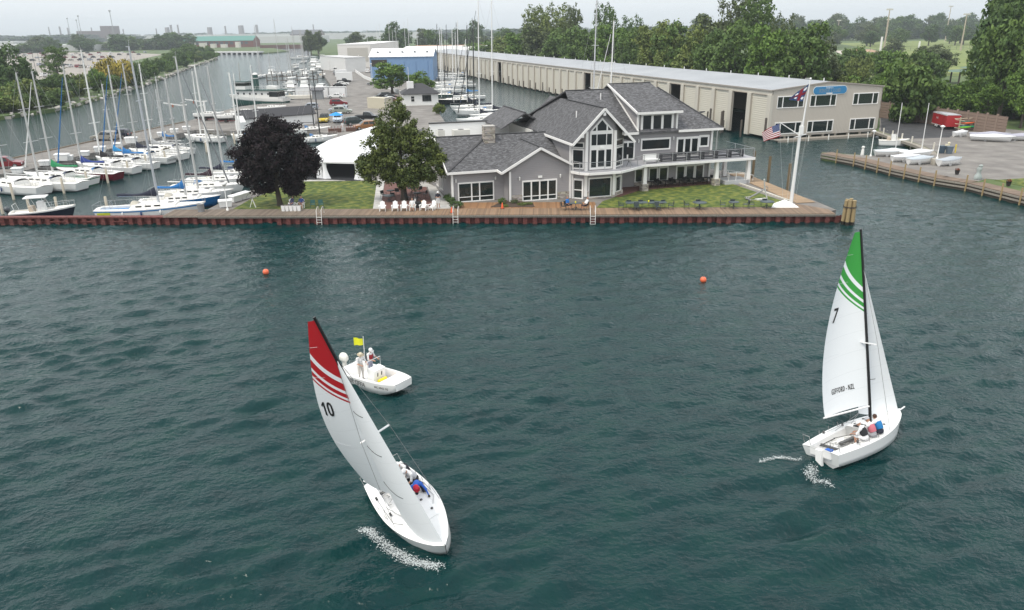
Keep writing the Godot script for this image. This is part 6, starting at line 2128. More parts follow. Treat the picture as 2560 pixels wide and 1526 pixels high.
func make_racing_boats() -> void:
	keelboat("white keelboat heeling under red topped mainsail number 10", -4.01, 26.18, -1.014, 0.34, 10.4, 1.0, Color(0.42, 0.01, 0.016), "10", "", 0.36, 0.55)
	keelboat("white keelboat under green topped mainsail number 7", 16.79, 31.66, 0.5525, -0.1875, 10.38, -1.0, Color(0.035, 0.3, 0.045), "7", "GIFFORD - NZL", 0.2, 0.2)
	splash("bow_wave", "white foam thrown up along the red topped keelboat's bow", [P(-2.9, 0, 23.2), P(-3.9, 0, 23.4), P(-4.9, 0, 24.3), P(-6.2, 0, 25.6)], 0.13, 2600, 4)
	splash("stern_wake", "thin white wake behind the green topped keelboat", [P(13.7, 0, 29.6), P(13.2, 0, 29.1), P(13.9, 0, 28.2)], 0.13, 800, 6)
	splash("stern_wake", "streak of foam trailing to the side of the green topped keelboat", [P(13.3, 0, 30.2), P(12.4, 0, 30.5), P(11.4, 0, 30.2)], 0.05, 500, 7)
	# the launch
	var psi := atan2(37.7 - 40.3, -6.3 + 9.8)
	var t := thing("white_launch", "white open launch with flat bow and two men aboard", "motor boat", P(-7.9, 0.0, 39.0), psi)
	var W := C(0.8, 0.8, 0.78, 0.3)
	var l := 4.6
	var rings := []
	var inner := []
	for i in 13:
		var u := i / 12.0
		var hb := 0.98 if u < 0.55 else 0.98 - 0.34 * pow((u - 0.55) / 0.45, 2.6)
		var top := 0.56 + 0.22 * u * u
		var low := -0.15 + 0.5 * pow(maxf(0.0, (u - 0.6) / 0.4), 2.0)
		var x := -l / 2 + l * u
		rings.append([Vector3(x, top, -hb), Vector3(x, top * 0.5, -hb * 0.95), Vector3(x - 0.05, low, -hb * 0.8), Vector3(x - 0.05, low - 0.03, 0), Vector3(x - 0.05, low, hb * 0.8), Vector3(x, top * 0.5, hb * 0.95), Vector3(x, top, hb)])
		var sole := 0.16 if u > 0.13 and u < 0.7 else top + 0.02
		inner.append([Vector3(x, top, -hb), Vector3(x, top + 0.04, -hb * 0.97), Vector3(x, top + 0.03, -hb * 0.84), Vector3(x, sole, -hb * 0.8), Vector3(x, sole, hb * 0.8), Vector3(x, top + 0.03, hb * 0.84), Vector3(x, top + 0.04, hb * 0.97), Vector3(x, top, hb)])
	var g := M.new()
	g.loft(rings, false)
	g.fan(rings[0], true)
	g.fan(rings[-1])
	part(t, "hull", g, W)
	g = M.new()
	g.loft(inner, false, false)
	part(t, "deck", g, C(0.7, 0.7, 0.69, 0.5))
	g = M.new()
	g.box(Vector3(0.15, 0.6, 0), Vector3(0.5, 0.95, 0.85), Basis(Vector3.BACK, -0.12))
	var co := part(t, "console", g, W)
	g = M.new()
	for z in [-0.15, 0.15]: g.box(Vector3(0.42, 0.75, z), Vector3(0.03, 0.24, 0.06), Basis(Vector3.BACK, -0.12))
	part(co, "slots", g, C(0.04, 0.04, 0.04))
	g = M.new()
	g.tube([Vector3(0.0, 0.9, -0.5), Vector3(0.0, 1.55, -0.5), Vector3(0.0, 1.55, 0.5), Vector3(0.0, 0.9, 0.5)], 0.022)
	part(co, "grab_rail", g, C(0.65, 0.65, 0.65, 0.3, 0.5))
	g = M.new()
	g.tube([Vector3(0.6, 0.42, -0.3), Vector3(0.6, 0.42, 0.28)], 0.11, 10)
	part(t, "yellow_fender", g, C(0.75, 0.6, 0.03))
	g = M.new()
	g.ball(Vector3(0.95, 0.3, -0.5), Vector3(0.2, 0.18, 0.2), 10)
	part(t, "pink_float", g, C(0.75, 0.15, 0.15))
	outboard(t, Vector3(-l / 2 - 0.15, 0.45, 0), C(0.7, 0.69, 0.64, 0.35))
	lettering(t, "name_letters", "SIR TIFFA", 0.24, C(0.02, 0.02, 0.025), Vector3(-0.5, 0.36, 0.985), Basis.IDENTITY)
	lettering(t, "registration", "MC 3842 TG", 0.12, C(0.03, 0.03, 0.03), Vector3(1.45, 0.5, 0.93), Basis(Vector3.UP, 0.22))
	var f := thing("yellow_flag", "yellow flag on a white staff held up in the launch", "flag", P(-8.55, 0.9, 39.75), psi)
	g = M.new()
	g.tube([Vector3(0, -0.1, 0), Vector3(0.02, 1.75, 0)], 0.02, 5)
	part(f, "staff", g, C(0.75, 0.75, 0.73))
	var ff := func(u: float, v: float) -> Vector3: return Vector3(-0.04 - u * 0.42, 1.2 + v * 0.4 + 0.06 * u - 0.08 * u * (1.0 - v), 0.32 * u + 0.06 * sin(u * 6.0))
	part(f, "cloth", sail_mesh(ff, 8, 6), C(0.75, 0.75, 0.02, 0.7))
	splash("launch_wake", "pale churned water behind the white launch", [P(-9.7, 0, 40.9), P(-9.6, 0, 43.0)], 0.3, 260, 9)
	# buoys
	for q in [[-20.6, 60.2, "orange round marker buoy near the maple's reflection"], [15.2, 56.6, "pink orange round marker buoy before the lawn"]]:
		var bo := thing("marker_buoy", q[2], "buoy", P(q[0], 0.18, q[1]))
		g = M.new()
		g.ball(Vector3.ZERO, Vector3(0.26, 0.26, 0.26), 14)
		part(bo, "float", g, C(0.72, 0.14, 0.06, 0.35))
		g = M.new()
		g.lathe(Vector3(0, 0.24, 0), [[0.05, 0.0], [0.05, 0.06], [0.0, 0.07]], 8)
		part(bo, "eye", g, C(0.1, 0.1, 0.12))

# ---------------------------------------------------------------- cars
# x forward, length about 4.6; kinds: 0 suv, 1 sedan, 2 pickup, 3 van
func car_proto(kind: int) -> Node3D:
	var t := Node3D.new()
	t.name = ["suv", "sedan", "pickup", "van"][kind]
	var low := [[-2.3, 0.35], [2.25, 0.35], [2.32, 0.6], [2.25, 0.85], [1.05, 1.02], [-2.2, 1.02], [-2.32, 0.8]]
	var cab := [[-2.2, 1.0], [1.15, 1.0], [0.35, 1.62], [-0.1, 1.7], [-1.8, 1.68], [-2.1, 1.5]]
	if kind == 1:
		low = [[-2.3, 0.32], [2.3, 0.32], [2.38, 0.55], [2.2, 0.75], [1.0, 0.92], [-1.5, 0.95], [-2.35, 0.88]]
		cab = [[-1.75, 0.92], [1.1, 0.9], [0.2, 1.36], [-0.3, 1.42], [-1.0, 1.38]]
	elif kind == 2:
		low = [[-2.7, 0.45], [2.4, 0.45], [2.5, 0.75], [2.4, 1.05], [1.2, 1.15], [-2.65, 1.15], [-2.72, 0.9]]
		cab = [[-0.9, 1.12], [1.2, 1.12], [0.55, 1.78], [0.1, 1.86], [-0.75, 1.84]]
	elif kind == 3:
		low = [[-2.4, 0.35], [2.35, 0.35], [2.42, 0.7], [2.2, 1.0], [1.6, 1.08], [-2.4, 1.08]]
		cab = [[-2.4, 1.05], [1.75, 1.05], [0.9, 1.72], [0.3, 1.82], [-2.2, 1.8]]
	var hw := 0.92
	var shell := func(pl: Array, w0: float, w1: float, m: M) -> void:
		var ys := []
		for p in pl: ys.append(p[1])
		var lo: float = ys.min()
		var hi: float = ys.max()
		var rings := []
		for s in [[-1.0, 0.9], [-1.0, 1.0], [1.0, 1.0], [1.0, 0.9]]:
			var ring := []
			var edge: bool = s[1] < 1.0
			for p in pl:
				var f: float = (p[1] - lo) / (hi - lo)
				var w := lerpf(w0, w1, f)
				var c := Vector3(p[0], p[1], 0)
				var mid := Vector3(0, (lo + hi) / 2, 0)
				if edge: c = mid + (c - mid) * Vector3(0.97, 0.93, 1)
				c.z = s[0] * (w if edge else w - 0.08)
				ring.append(c)
			rings.append(ring)
		m.loft(rings, true, false)
		m.extr(flat(pl), Vector3(0, 0, 0), Vector3.RIGHT, Vector3.UP, 0.0) if false else null
		m.fan(rings[0], true)
		m.fan(rings[3])
	var g := M.new()
	shell.call(low, hw, hw, g)
	part(t, "body", g, C(0.5, 0.5, 0.5, 0.3))
	g = M.new()
	shell.call(cab, hw - 0.02, hw - 0.2, g)
	part(t, "cabin", g, C(0.5, 0.5, 0.5, 0.3))
	# glass: side panes, windscreen, rear window
	var n := cab.size()
	var y0: float = cab[0][1]
	var y1: float = cab[n - 2][1]
	for s in [-1.0, 1.0]:
		for q in ([[0.12, 0.48], [0.52, 0.9]] if kind != 3 else [[0.1, 0.36], [0.4, 0.62], [0.66, 0.9]]):
			var a0 := lerpf(cab[0][0] + 0.15, cab[1][0] - 0.25, q[0])
			var a1 := lerpf(cab[0][0] + 0.15, cab[1][0] - 0.25, q[1])
			var b0 := clampf(a0, cab[n - 1][0] + 0.12, cab[2][0] - 0.05)
			var b1 := clampf(a1, cab[n - 1][0] + 0.12, cab[2][0] - 0.05)
			var h0 := y0 + 0.08
			var h1 := y1 - 0.12
			var f0 := hw + 0.005 - 0.18 * (h0 - y0) / (y1 - y0)
			var f1 := hw + 0.005 - 0.18 * (h1 - y0) / (y1 - y0)
			g = M.new()
			g.quad(Vector3(a0, h0, s * f0), Vector3(a1, h0, s * f0), Vector3(b1, h1, s * f1), Vector3(b0, h1, s * f1))
			part(t, "side_window", g, dark_glass())
	var ws := [Vector2(cab[1][0], cab[1][1]), Vector2(cab[2][0], cab[2][1])]
	var d: Vector2 = ws[1] - ws[0]
	var nn := Vector2(d.y, -d.x).normalized() * 0.02
	g = M.new()
	var p0: Vector2 = ws[0] + d * 0.1 + nn
	var p1: Vector2 = ws[0] + d * 0.95 + nn
	g.quad(Vector3(p0.x, p0.y, 0.78), Vector3(p0.x, p0.y, -0.78), Vector3(p1.x, p1.y, -0.68), Vector3(p1.x, p1.y, 0.68))
	part(t, "windscreen", g, dark_glass())
	var r0 := Vector2(cab[0][0], cab[0][1])
	var r1 := Vector2(cab[n - 1][0], cab[n - 1][1])
	g = M.new()
	var o := Vector3(-0.03, 0.03, 0)
	g.quad(Vector3(r0.x, r0.y + 0.1, -0.74) + o, Vector3(r0.x, r0.y + 0.1, 0.74) + o, Vector3(r1.x, r1.y - 0.05, 0.68) + o, Vector3(r1.x, r1.y - 0.05, -0.68) + o)
	part(t, "rear_window", g, dark_glass())
	if kind == 2:
		g = M.new()
		g.box(Vector3(-1.8, 1.16, 0), Vector3(1.6, 0.03, 1.5))
		part(t, "load_bed", g, C(0.03, 0.03, 0.03))
	for q in [[1.42, 1], [1.42, -1], [-1.4, 1], [-1.4, -1]]:
		g = M.new()
		g.tube([Vector3(q[0], 0.34, q[1] * 0.7), Vector3(q[0], 0.34, q[1] * 0.93)], 0.34, 14)
		var w := part(t, "wheel", g, C(0.02, 0.02, 0.02, 0.8))
		g = M.new()
		g.tube([Vector3(q[0], 0.34, q[1] * 0.9), Vector3(q[0], 0.34, q[1] * 0.945)], 0.21, 10)
		part(w, "rim", g, C(0.45, 0.45, 0.46, 0.3, 0.6))
	var fx: float = low[2][0]
	var bx: float = low[-1][0]
	for s in [-0.66, 0.66]:
		g = M.new()
		g.box(Vector3(fx - 0.05, low[2][1] + 0.1, s), Vector3(0.1, 0.15, 0.38))
		part(t, "headlight", g, C(0.7, 0.7, 0.72, 0.15))
		g = M.new()
		g.box(Vector3(bx + 0.03, low[-1][1] + 0.02, s * 1.1), Vector3(0.1, 0.24, 0.2))
		part(t, "tail_light", g, C(0.35, 0.01, 0.01, 0.2))
	g = M.new()
	g.box(Vector3(0, low[0][1] + 0.03, 0), Vector3(4.5, 0.14, 1.7))
	g.box(Vector3(fx - 0.02, low[2][1] - 0.1, 0), Vector3(0.08, 0.14, 0.9))
	part(t, "underbody", g, C(0.025, 0.025, 0.025))
	return t

func make_cars() -> void:
	var protos := []
	for k in 4: protos.append(car_proto(k))
	var cols := {"red": C(0.16, 0.012, 0.018, 0.25), "tan": C(0.3, 0.28, 0.24, 0.3, 0.3), "silver": C(0.34, 0.37, 0.41, 0.3, 0.3), "black": C(0.012, 0.013, 0.015, 0.2), "white": C(0.72, 0.72, 0.71, 0.25), "sage": C(0.3, 0.33, 0.29, 0.3, 0.3), "yellow": C(0.62, 0.45, 0.01, 0.3), "green": C(0.02, 0.035, 0.035, 0.25), "bronze": C(0.28, 0.13, 0.05, 0.3, 0.2), "pale": C(0.55, 0.62, 0.7, 0.3), "navy": C(0.015, 0.02, 0.035, 0.25), "grey": C(0.12, 0.125, 0.13, 0.3)}
	# kind, colour, x, d, heading, label
	for q in [[0, "red", -73.6, 110.4, 0.25, "dark red suv parked at the end of the slip dock"], [0, "tan", -73.9, 139.6, 3.2, "tan grey suv parked on the slip dock"], [0, "navy", -73.0, 142.4, 3.2, "dark blue car parked behind the tan suv"],
		[0, "silver", -49.6, 191.8, 3.3, "silver blue suv standing alone in the lot"], [1, "white", -50.4, 226.0, 3.25, "white coupe in front of the white container"], [0, "red", -44.6, 203.0, 0.12, "maroon minivan facing the dock office"], [0, "sage", -39.4, 182.0, 0.1, "sage green suv in the middle of the lot"], [0, "silver", -40.8, 184.8, 3.2, "silver car hidden behind the sage suv"],
		[0, "yellow", -39.6, 164.5, -1.45, "yellow square suv with dark roof facing the basin"], [3, "pale", -36.6, 164.5, -1.45, "white van facing the basin behind the blue parasol"], [0, "green", -31.8, 158.8, 0.5, "dark green suv beside the bronze suv"], [2, "black", -30.6, 166.6, -0.1, "black pickup truck behind the dark green suv"], [0, "bronze", -28.4, 150.8, 3.6, "bronze brown suv nearest to the white tent"], [1, "white", -24.0, 149.0, 3.5, "white car half hidden behind the tent roof"],
		[0, "black", -36.4, 223.0, 3.6, "black suv by the beige container"], [1, "black", -34.0, 219.0, 3.6, "black sedan between black suv and beige container"], [1, "white", -33.0, 212.0, 3.6, "white sedan next to the beige container"], [1, "red", -31.9, 207.5, 3.6, "red car tucked behind the beige container"], [1, "grey", -48.6, 280.5, 3.2, "dark grey sedan beside the light blue shed"],
		[1, "black", -59.2, 273.0, 0.2, "black sedan behind the white storage containers"], [1, "white", -60.0, 282.0, 0.2, "white sedan beside the black sedan of the riverside"], [2, "black", -61.6, 293.0, 0.2, "black pickup truck on the riverside of the lot"], [0, "grey", -76.0, 350.0, 0.4, "dark grey suv along the riverside rail"], [0, "navy", -78.0, 362.0, 0.4, "dark blue suv along the riverside rail"], [0, "white", -66.0, 368.0, 1.6, "white car by the sloped annex"], [0, "white", -102.0, 450.0, 0.4, "white car far along the river parking"], [3, "white", -84.0, 385.0, 0.4, "white van far along the river parking"]]:
		place_car(protos[q[0]], cols[q[1]], q[2], q[3], q[4], q[5], "")
	for q in [[-63.6, 303, 2.2, 6.0, 3.0], [-70.5, 330, 2.3, 5.0, 2.6], [-86.0, 395, 2.5, 8.0, 4.0], [-92, 415, 2.5, 8.0, 4.2]]:
		var t := thing("box_trailer", "white box trailer parked along the river side of the lot", "trailer", P(q[0], 0.9, q[1]), 0.25, "white box trailers of the lot")
		var g := M.new()
		g.box(Vector3(0, q[4] / 2 + 0.5, 0), Vector3(q[3], q[4], q[2]))
		part(t, "box", g, C(0.7, 0.7, 0.69, 0.4))
		g = M.new()
		for s in [-0.9, 0.9]: g.tube([Vector3(-0.4, 0.4, s - 0.15), Vector3(-0.4, 0.4, s + 0.15)], 0.4, 10)
		part(t, "wheels", g, C(0.03, 0.03, 0.03))
	# far car park: plain copies in rows
	var names := ["white", "black", "silver", "grey", "tan", "navy", "red", "white"]
	var rows := [[-219, 371, 1], [-210, 342, 1]]
	for i in 13: rows.append([-246.0 - i * 4.6, 462.0 + i * 4.0 + rng.randf_range(-3, 3), i])
	for i in 26: rows.append([-310.0 - i * 7.6, 600.0 + i * 0.6, i])
	for i in 22: rows.append([-330.0 - i * 9.0, 660.0 + i * 2.0, i])
	for i in 26: rows.append([-345.0 - i * 10.0, 740.0 + i * 2.0, i])
	for i in 24: rows.append([-380.0 - i * 12.0, 830.0, i])
	var far := []
	for q in rows:
		if rng.randf() < 0.12: continue
		var k: int = [0, 1, 2, 0][rng.randi() % 4]
		place_car(protos[k], cols[names[rng.randi() % 8]], q[0], q[1], 1.4 + rng.randf_range(-0.1, 0.1), "car parked in rows in the river bank car park", "cars in the river bank car park")

func place_car(pr: Node3D, col: Material, x: float, d: float, turn: float, label: String, group: String) -> void:
	var c: Node3D = pr.duplicate()
	c.name = numbered("parked_" + str(pr.name))
	add_child(c)
	c.position = P(x, 0.91, d)
	c.rotation.y = turn
	tag(c, label, "car", group)
	for n in ["body", "cabin"]:
		(c.get_node(n) as MeshInstance3D).material_override = col
	if label.begins_with("yellow"):
		(c.get_node("cabin") as MeshInstance3D).material_override = C(0.03, 0.03, 0.03)

# ---------------------------------------------------------------- things around the clubhouse
func adirondack(label: String, at: Vector3, turn: float, group: String) -> Node3D:
	var t := thing("adirondack_chair", label, "chair", at, turn, group)
	var w := C(0.78, 0.78, 0.77, 0.5)
	var g := M.new()
	g.box(Vector3(0, 0.36, 0.06), Vector3(0.5, 0.04, 0.52), Basis(Vector3.RIGHT, 0.16))
	part(t, "seat", g, w)
	var b := Basis(Vector3.RIGHT, -0.3)
	for i in 5:
		g = M.new()
		var x := -0.2 + i * 0.1
		var h := 0.72 - absf(x) * 0.55
		g.box(Vector3(x, 0.32, -0.2) + b * Vector3(0, h / 2, 0), Vector3(0.094, h, 0.03), b)
		part(t, "back_slat", g, w)
	for s in [-1.0, 1.0]:
		g = M.new()
		g.box(Vector3(s * 0.33, 0.57, 0.06), Vector3(0.13, 0.03, 0.62))
		part(t, "armrest", g, w)
		g = M.new()
		g.box(Vector3(s * 0.31, 0.28, 0.32), Vector3(0.05, 0.56, 0.09))
		part(t, "leg", g, w)
		g = M.new()
		g.box(Vector3(s * 0.29, 0.24, -0.12), Vector3(0.05, 0.5, 0.09), Basis(Vector3.RIGHT, -0.3))
		part(t, "leg", g, w)
	return t

func patio_table(label: String, at: Vector3, r: float, group: String, mt: Material, long := 0.0) -> Node3D:
	var t := thing("patio_table", label, "table", at, 0.04, group)
	var g := M.new()
	if long > 0.0:
		g.box(Vector3(0, 0.72, 0), Vector3(long, 0.03, r * 2))
	else:
		g.lathe(Vector3(0, 0.7, 0), [[0.0, 0.0], [r, 0.0], [r, 0.03], [0.0, 0.035]], 20)
	part(t, "table_top", g, mt)
	g = M.new()
	g.tube([Vector3(0, 0.0, 0), Vector3(0, 0.7, 0)], 0.04)
	part(t, "pedestal", g, mt)
	for i in 4:
		g = M.new()
		var a := TAU * i / 4 + 0.4
		var o := Vector3(cos(a), 0, sin(a))
		g.tube([Vector3(0, 0.35, 0), o * 0.25 + Vector3(0, 0.16, 0), o * 0.42 + Vector3(0, 0.02, 0)], 0.022, 5)
		part(t, "foot", g, mt)
	return t

func patio_chair(label: String, at: Vector3, turn: float, group: String, mt: Material) -> Node3D:
	var t := thing("patio_chair", label, "chair", at, turn, group)
	var g := M.new()
	g.box(Vector3(0, 0.43, 0), Vector3(0.48, 0.02, 0.46))
	part(t, "seat", g, mt)
	g = M.new()
	g.box(Vector3(0, 0.68, -0.26), Vector3(0.46, 0.4, 0.02), Basis(Vector3.RIGHT, -0.15))
	part(t, "backrest", g, mt)
	for s in [-1.0, 1.0]:
		for z in [-0.22, 0.22]:
			g = M.new()
			g.tube([Vector3(s * 0.24, 0.62 if z > 0 else 0.9, z - (0.1 if z < 0 else 0.0)), Vector3(s * 0.25, 0.0, z * 1.1)], 0.014, 4)
			part(t, "leg", g, mt)
		g = M.new()
		g.tube([Vector3(s * 0.25, 0.63, -0.26), Vector3(s * 0.26, 0.63, 0.22)], 0.018, 4)
		part(t, "armrest", g, mt)
	return t

func make_club_furniture() -> void:
	var y := 0.97
	var dk := C(0.022, 0.03, 0.032, 0.6)
	var slate := C(0.055, 0.075, 0.085, 0.5)
	# adirondack chairs
	var ad := []
	var xs := [-13.7, -12.35, -11.4, -10.5, -9.35, -8.4]
	for i in 6:
		var lab := "white adirondack chair in the row facing the river"
		if i == 3: lab = "white adirondack chair with a man in white shirt sitting in it"
		if i == 5: lab = "white adirondack chair turned sideways at the end by the standing man"
		adirondack(lab, P(xs[i], y, 79.0 + 0.03 * i), [0.1, 0.05, 0.02, 0.0, -0.15, -0.55][i], "adirondack chairs on the boardwalk")
	adirondack("white adirondack chair behind the white tubs, left one", P(-23.9, 0.95, 81.0), 0.35, "")
	adirondack("white adirondack chair behind the white tubs, right one", P(-22.9, 0.95, 81.0), -0.2, "")
	# five white planter tubs in a row
	for i in 5:
		var t := thing("planter_tub", "tapered white tub in the row of five on the boardwalk", "planter", P(-24.45 + i * 0.42, y, 79.55), 0.04, "white tubs on the boardwalk")
		var g := M.new()
		g.loft([[Vector3(-0.15, 0, 0.15), Vector3(0.15, 0, 0.15), Vector3(0.15, 0, -0.15), Vector3(-0.15, 0, -0.15)], [Vector3(-0.2, 0.62, 0.2), Vector3(0.2, 0.62, 0.2), Vector3(0.2, 0.62, -0.2), Vector3(-0.2, 0.62, -0.2)]], true, false)
		part(t, "tub", g, C(0.78, 0.78, 0.77, 0.5))
		g = M.new()
		g.box(Vector3(0, 0.6, 0), Vector3(0.34, 0.04, 0.34))
		part(t, "soil", g, C(0.05, 0.035, 0.025))
	# patio tables under the tree
	var gp := "dark tables and chairs on the brick patio"
	patio_table("dark round table on the brick patio beside the concrete path", P(-13.7, 0.95, 83.6), 0.62, gp, slate)
	for q in [[-13.9, 86.4], [-11.6, 87.6], [-10.6, 84.8]]: patio_table("dark round table in the shade on the brick patio", P(q[0], 0.95, q[1]), 0.5, gp, dk)
	for q in [[-14.6, 85.6, 0.9], [-13.2, 87.2, 3.0], [-12.4, 86.4, 1.6], [-10.8, 88.2, 4.0], [-11.6, 84.0, 1.2], [-9.9, 85.6, 4.4], [-13.4, 84.7, 3.1]]: patio_chair("dark metal chair on the brick patio", P(q[0], 0.95, q[1]), q[2], gp, dk)
	var fp := thing("fire_table", "dark fire table with small orange flame glow behind the white chairs", "fire table", P(-9.9, 0.95, 80.5))
	var g := M.new()
	g.box(Vector3(0, 0.3, 0), Vector3(1.1, 0.6, 0.7))
	part(fp, "body", g, C(0.02, 0.02, 0.022))
	g = M.new()
	g.box(Vector3(0.25, 0.66, 0), Vector3(0.14, 0.12, 0.12))
	part(fp, "amber_globe", g, C(0.75, 0.42, 0.1))
	var ht := thing("patio_heater", "slim black patio heater post beside the patio tree", "heater", P(-10.6, 0.95, 82.6))
	g = M.new()
	g.lathe(Vector3.ZERO, [[0.22, 0.0], [0.22, 0.7], [0.05, 0.75], [0.04, 2.0], [0.0, 2.02]], 10)
	part(ht, "body", g, C(0.015, 0.015, 0.016, 0.5))
	g = M.new()
	g.box(Vector3(0, 0.4, 0.22), Vector3(0.18, 0.3, 0.02))
	part(ht, "label", g, C(0.6, 0.6, 0.6))
	# tables on the boardwalk by the east lawn
	var ge := "tables and chairs along the east lawn"
	for q in [[13.3, 0.5, 2.3], [15.5, 0.45, 1.9]]: patio_table("long slate table along the east lawn", P(q[0], y, 78.2), q[1], ge, slate, q[2])
	for q in [[19.9, 0.75], [23.5, 0.55], [27.0, 0.75]]: patio_table("round slate table along the east lawn", P(q[0], y, 77.9), q[1], ge, slate)
	for q in [[11.7, 78.1, 1.4], [12.6, 79.0, 3.0], [13.8, 79.1, 3.2], [13.2, 77.4, 0.0], [15.0, 79.0, 3.1], [16.1, 78.9, 3.4], [15.4, 77.4, 0.2], [16.9, 78.0, 4.6], [18.6, 78.1, 1.5], [19.9, 78.9, 3.1], [22.4, 78.0, 1.3], [24.8, 78.0, 4.6], [23.5, 78.7, 3.1], [25.4, 77.9, 1.5], [27.0, 78.9, 3.0]]:
		patio_chair("dark metal chair along the east lawn", P(q[0], y, q[1]), q[2], ge, C(0.035, 0.05, 0.055, 0.5))
	for q in [[14.6, 78.4], [6.85, 78.3]]:
		g = M.new()
		g.lathe(Vector3.ZERO, [[0.06, 0.0], [0.07, 0.14], [0.03, 0.2], [0.0, 0.21]], 8)
		single("yellow_cup", "yellow cup on a dark patio table", "cup", g, C(0.7, 0.65, 0.02), P(q[0], y + 0.74, q[1] - 0.1), 0.0, "yellow cups")
	patio_table("slate table with two men sitting beside it on the terrace", P(6.9, y, 78.3), 0.4, "", slate, 1.3)
	patio_chair("empty dark chair left of the table with two men", P(5.6, y, 78.2), 1.3, "", dk)
	patio_chair("dark chair under the man in blue", P(6.0, y, 78.6), 1.1, "", dk)
	patio_chair("dark chair under the man in white leaning back", P(7.9, y, 78.2), -1.3, "", dk)
	# porch tables
	for i in 5:
		var s := 24.2 + i * 1.9
		var p := P(-6.45 + s * 0.959 + 0.1, 0.99, 82.83 + s * 0.284 - 0.2)
		patio_table("black table in the shade of the porch", p, 0.45, "black porch furniture", C(0.008, 0.008, 0.009, 0.6))
		for a in [0.9, 2.4, 4.0, 5.4]: patio_chair("black chair in the shade of the porch", p + Vector3(sin(a), 0, cos(a)) * 0.75, a + PI, "black porch furniture", C(0.008, 0.008, 0.009, 0.6))
	# balcony: white bench, loudspeaker, dark sofas
	var CB := Transform3D(Basis(Vector3.UP, deg_to_rad(16.5)), P(-6.45, 0.9, 82.83))
	var be := thing("white_bench", "white bench with high back on the balcony", "bench", CB * Vector3(23.6, 3.2, 1.15), deg_to_rad(16.5))
	g = M.new()
	g.box(Vector3(0, 0.42, 0.1), Vector3(1.9, 0.12, 0.6))
	part(be, "seat", g, C(0.78, 0.78, 0.77, 0.5))
	g = M.new()
	g.box(Vector3(-0.1, 0.72, -0.2), Vector3(1.7, 0.6, 0.08))
	part(be, "backrest", g, C(0.78, 0.78, 0.77, 0.5))
	for s in [-0.8, 0.8]:
		g = M.new()
		g.box(Vector3(s, 0.2, 0.05), Vector3(0.1, 0.4, 0.5))
		part(be, "leg", g, C(0.7, 0.7, 0.7, 0.5))
	var spk := thing("loudspeaker", "black loudspeaker on a tripod on the tower balcony", "loudspeaker", CB * Vector3(20.3, 3.2, 2.1), deg_to_rad(-10.0))
	g = M.new()
	g.box(Vector3(0, 1.75, 0), Vector3(0.6, 0.8, 0.5))
	part(spk, "cabinet", g, C(0.008, 0.008, 0.009, 0.6))
	g = M.new()
	g.tube([Vector3(0, 0.4, 0), Vector3(0, 1.4, 0)], 0.03)
	part(spk, "pole", g, C(0.01, 0.01, 0.01))
	for i in 3:
		g = M.new()
		g.tube([Vector3(0, 0.6, 0), Vector3(cos(i * 2.1) * 0.45, 0, sin(i * 2.1) * 0.45)], 0.02, 4)
		part(spk, "leg", g, C(0.01, 0.01, 0.01))
	for i in 6:
		var so := thing("balcony_sofa", "dark slatted sofa behind the balcony railing", "sofa", CB * Vector3(25.9 + i * 1.85, 3.2, 0.75), deg_to_rad(16.5), "dark sofas on the balcony")
		var dm := C(0.028, 0.028, 0.036, 0.7)
		g = M.new()
		g.box(Vector3(0, 0.3, 0), Vector3(1.7, 0.16, 0.75))
		part(so, "seat", g, dm)
		for k in 4:
			g = M.new()
			g.box(Vector3(0, 0.5 + k * 0.13, -0.38), Vector3(1.7, 0.09, 0.05))
			part(so, "back_slat", g, dm)
		for s in [-0.83, 0.83]:
			g = M.new()
			g.box(Vector3(s, 0.45, 0), Vector3(0.07, 0.9, 0.75))
			part(so, "armrest", g, dm)
	# indoor chairs seen through the glass
	for q in [[1.4, 1.2], [2.3, 2.2], [3.3, 1.4], [4.2, 2.4], [24.3, 2.2], [26.5, 2.0], [28.9, 2.4], [30.8, 2.2]]:
		var ct := thing("dining_chair", "white dining chair seen through the clubhouse windows", "chair", CB * Vector3(q[0], 0.06, -q[1]), q[0], "white chairs inside the clubhouse")
		g = M.new()
		g.box(Vector3(0, 0.45, 0), Vector3(0.45, 0.05, 0.45))
		part(ct, "seat", g, C(0.6, 0.62, 0.6))
		g = M.new()
		g.box(Vector3(0, 0.72, -0.22), Vector3(0.45, 0.5, 0.05))
		part(ct, "backrest", g, C(0.6, 0.62, 0.6))
		for a in [[-0.2, -0.2], [0.2, -0.2], [-0.2, 0.2], [0.2, 0.2]]:
			g = M.new()
			g.box(Vector3(a[0], 0.22, a[1]), Vector3(0.04, 0.44, 0.04))
			part(ct, "leg", g, C(0.3, 0.2, 0.12))
	# planting by the walls
	for q in [[-5.9, 80.1, 1.5, 0.75, 1, "low grey green bush at the corner of the terrace"], [-6.6, 82.2, 1.1, 0.8, 1, "dark hedge along the concrete path"], [-7.0, 83.6, 1.1, 0.8, 1, "dark hedge along the concrete path"], [-0.9, 81.6, 0.9, 0.75, 0, "leafy shrub in the planting bed behind the cone"], [0.4, 81.9, 0.8, 0.5, 4, "leafy shrub in the planting bed behind the cone"], [1.2, 80.9, 0.9, 0.35, 2, "low yellow green plant in the planting bed"], [-0.6, 80.3, 0.8, 0.3, 2, "low yellow green plant in the planting bed"], [2.0, 81.2, 0.8, 0.3, 2, "low yellow green plant in the planting bed"]]:
		var key := "bush%d" % q[4]
		var gr: Array = GREENS[q[4]]
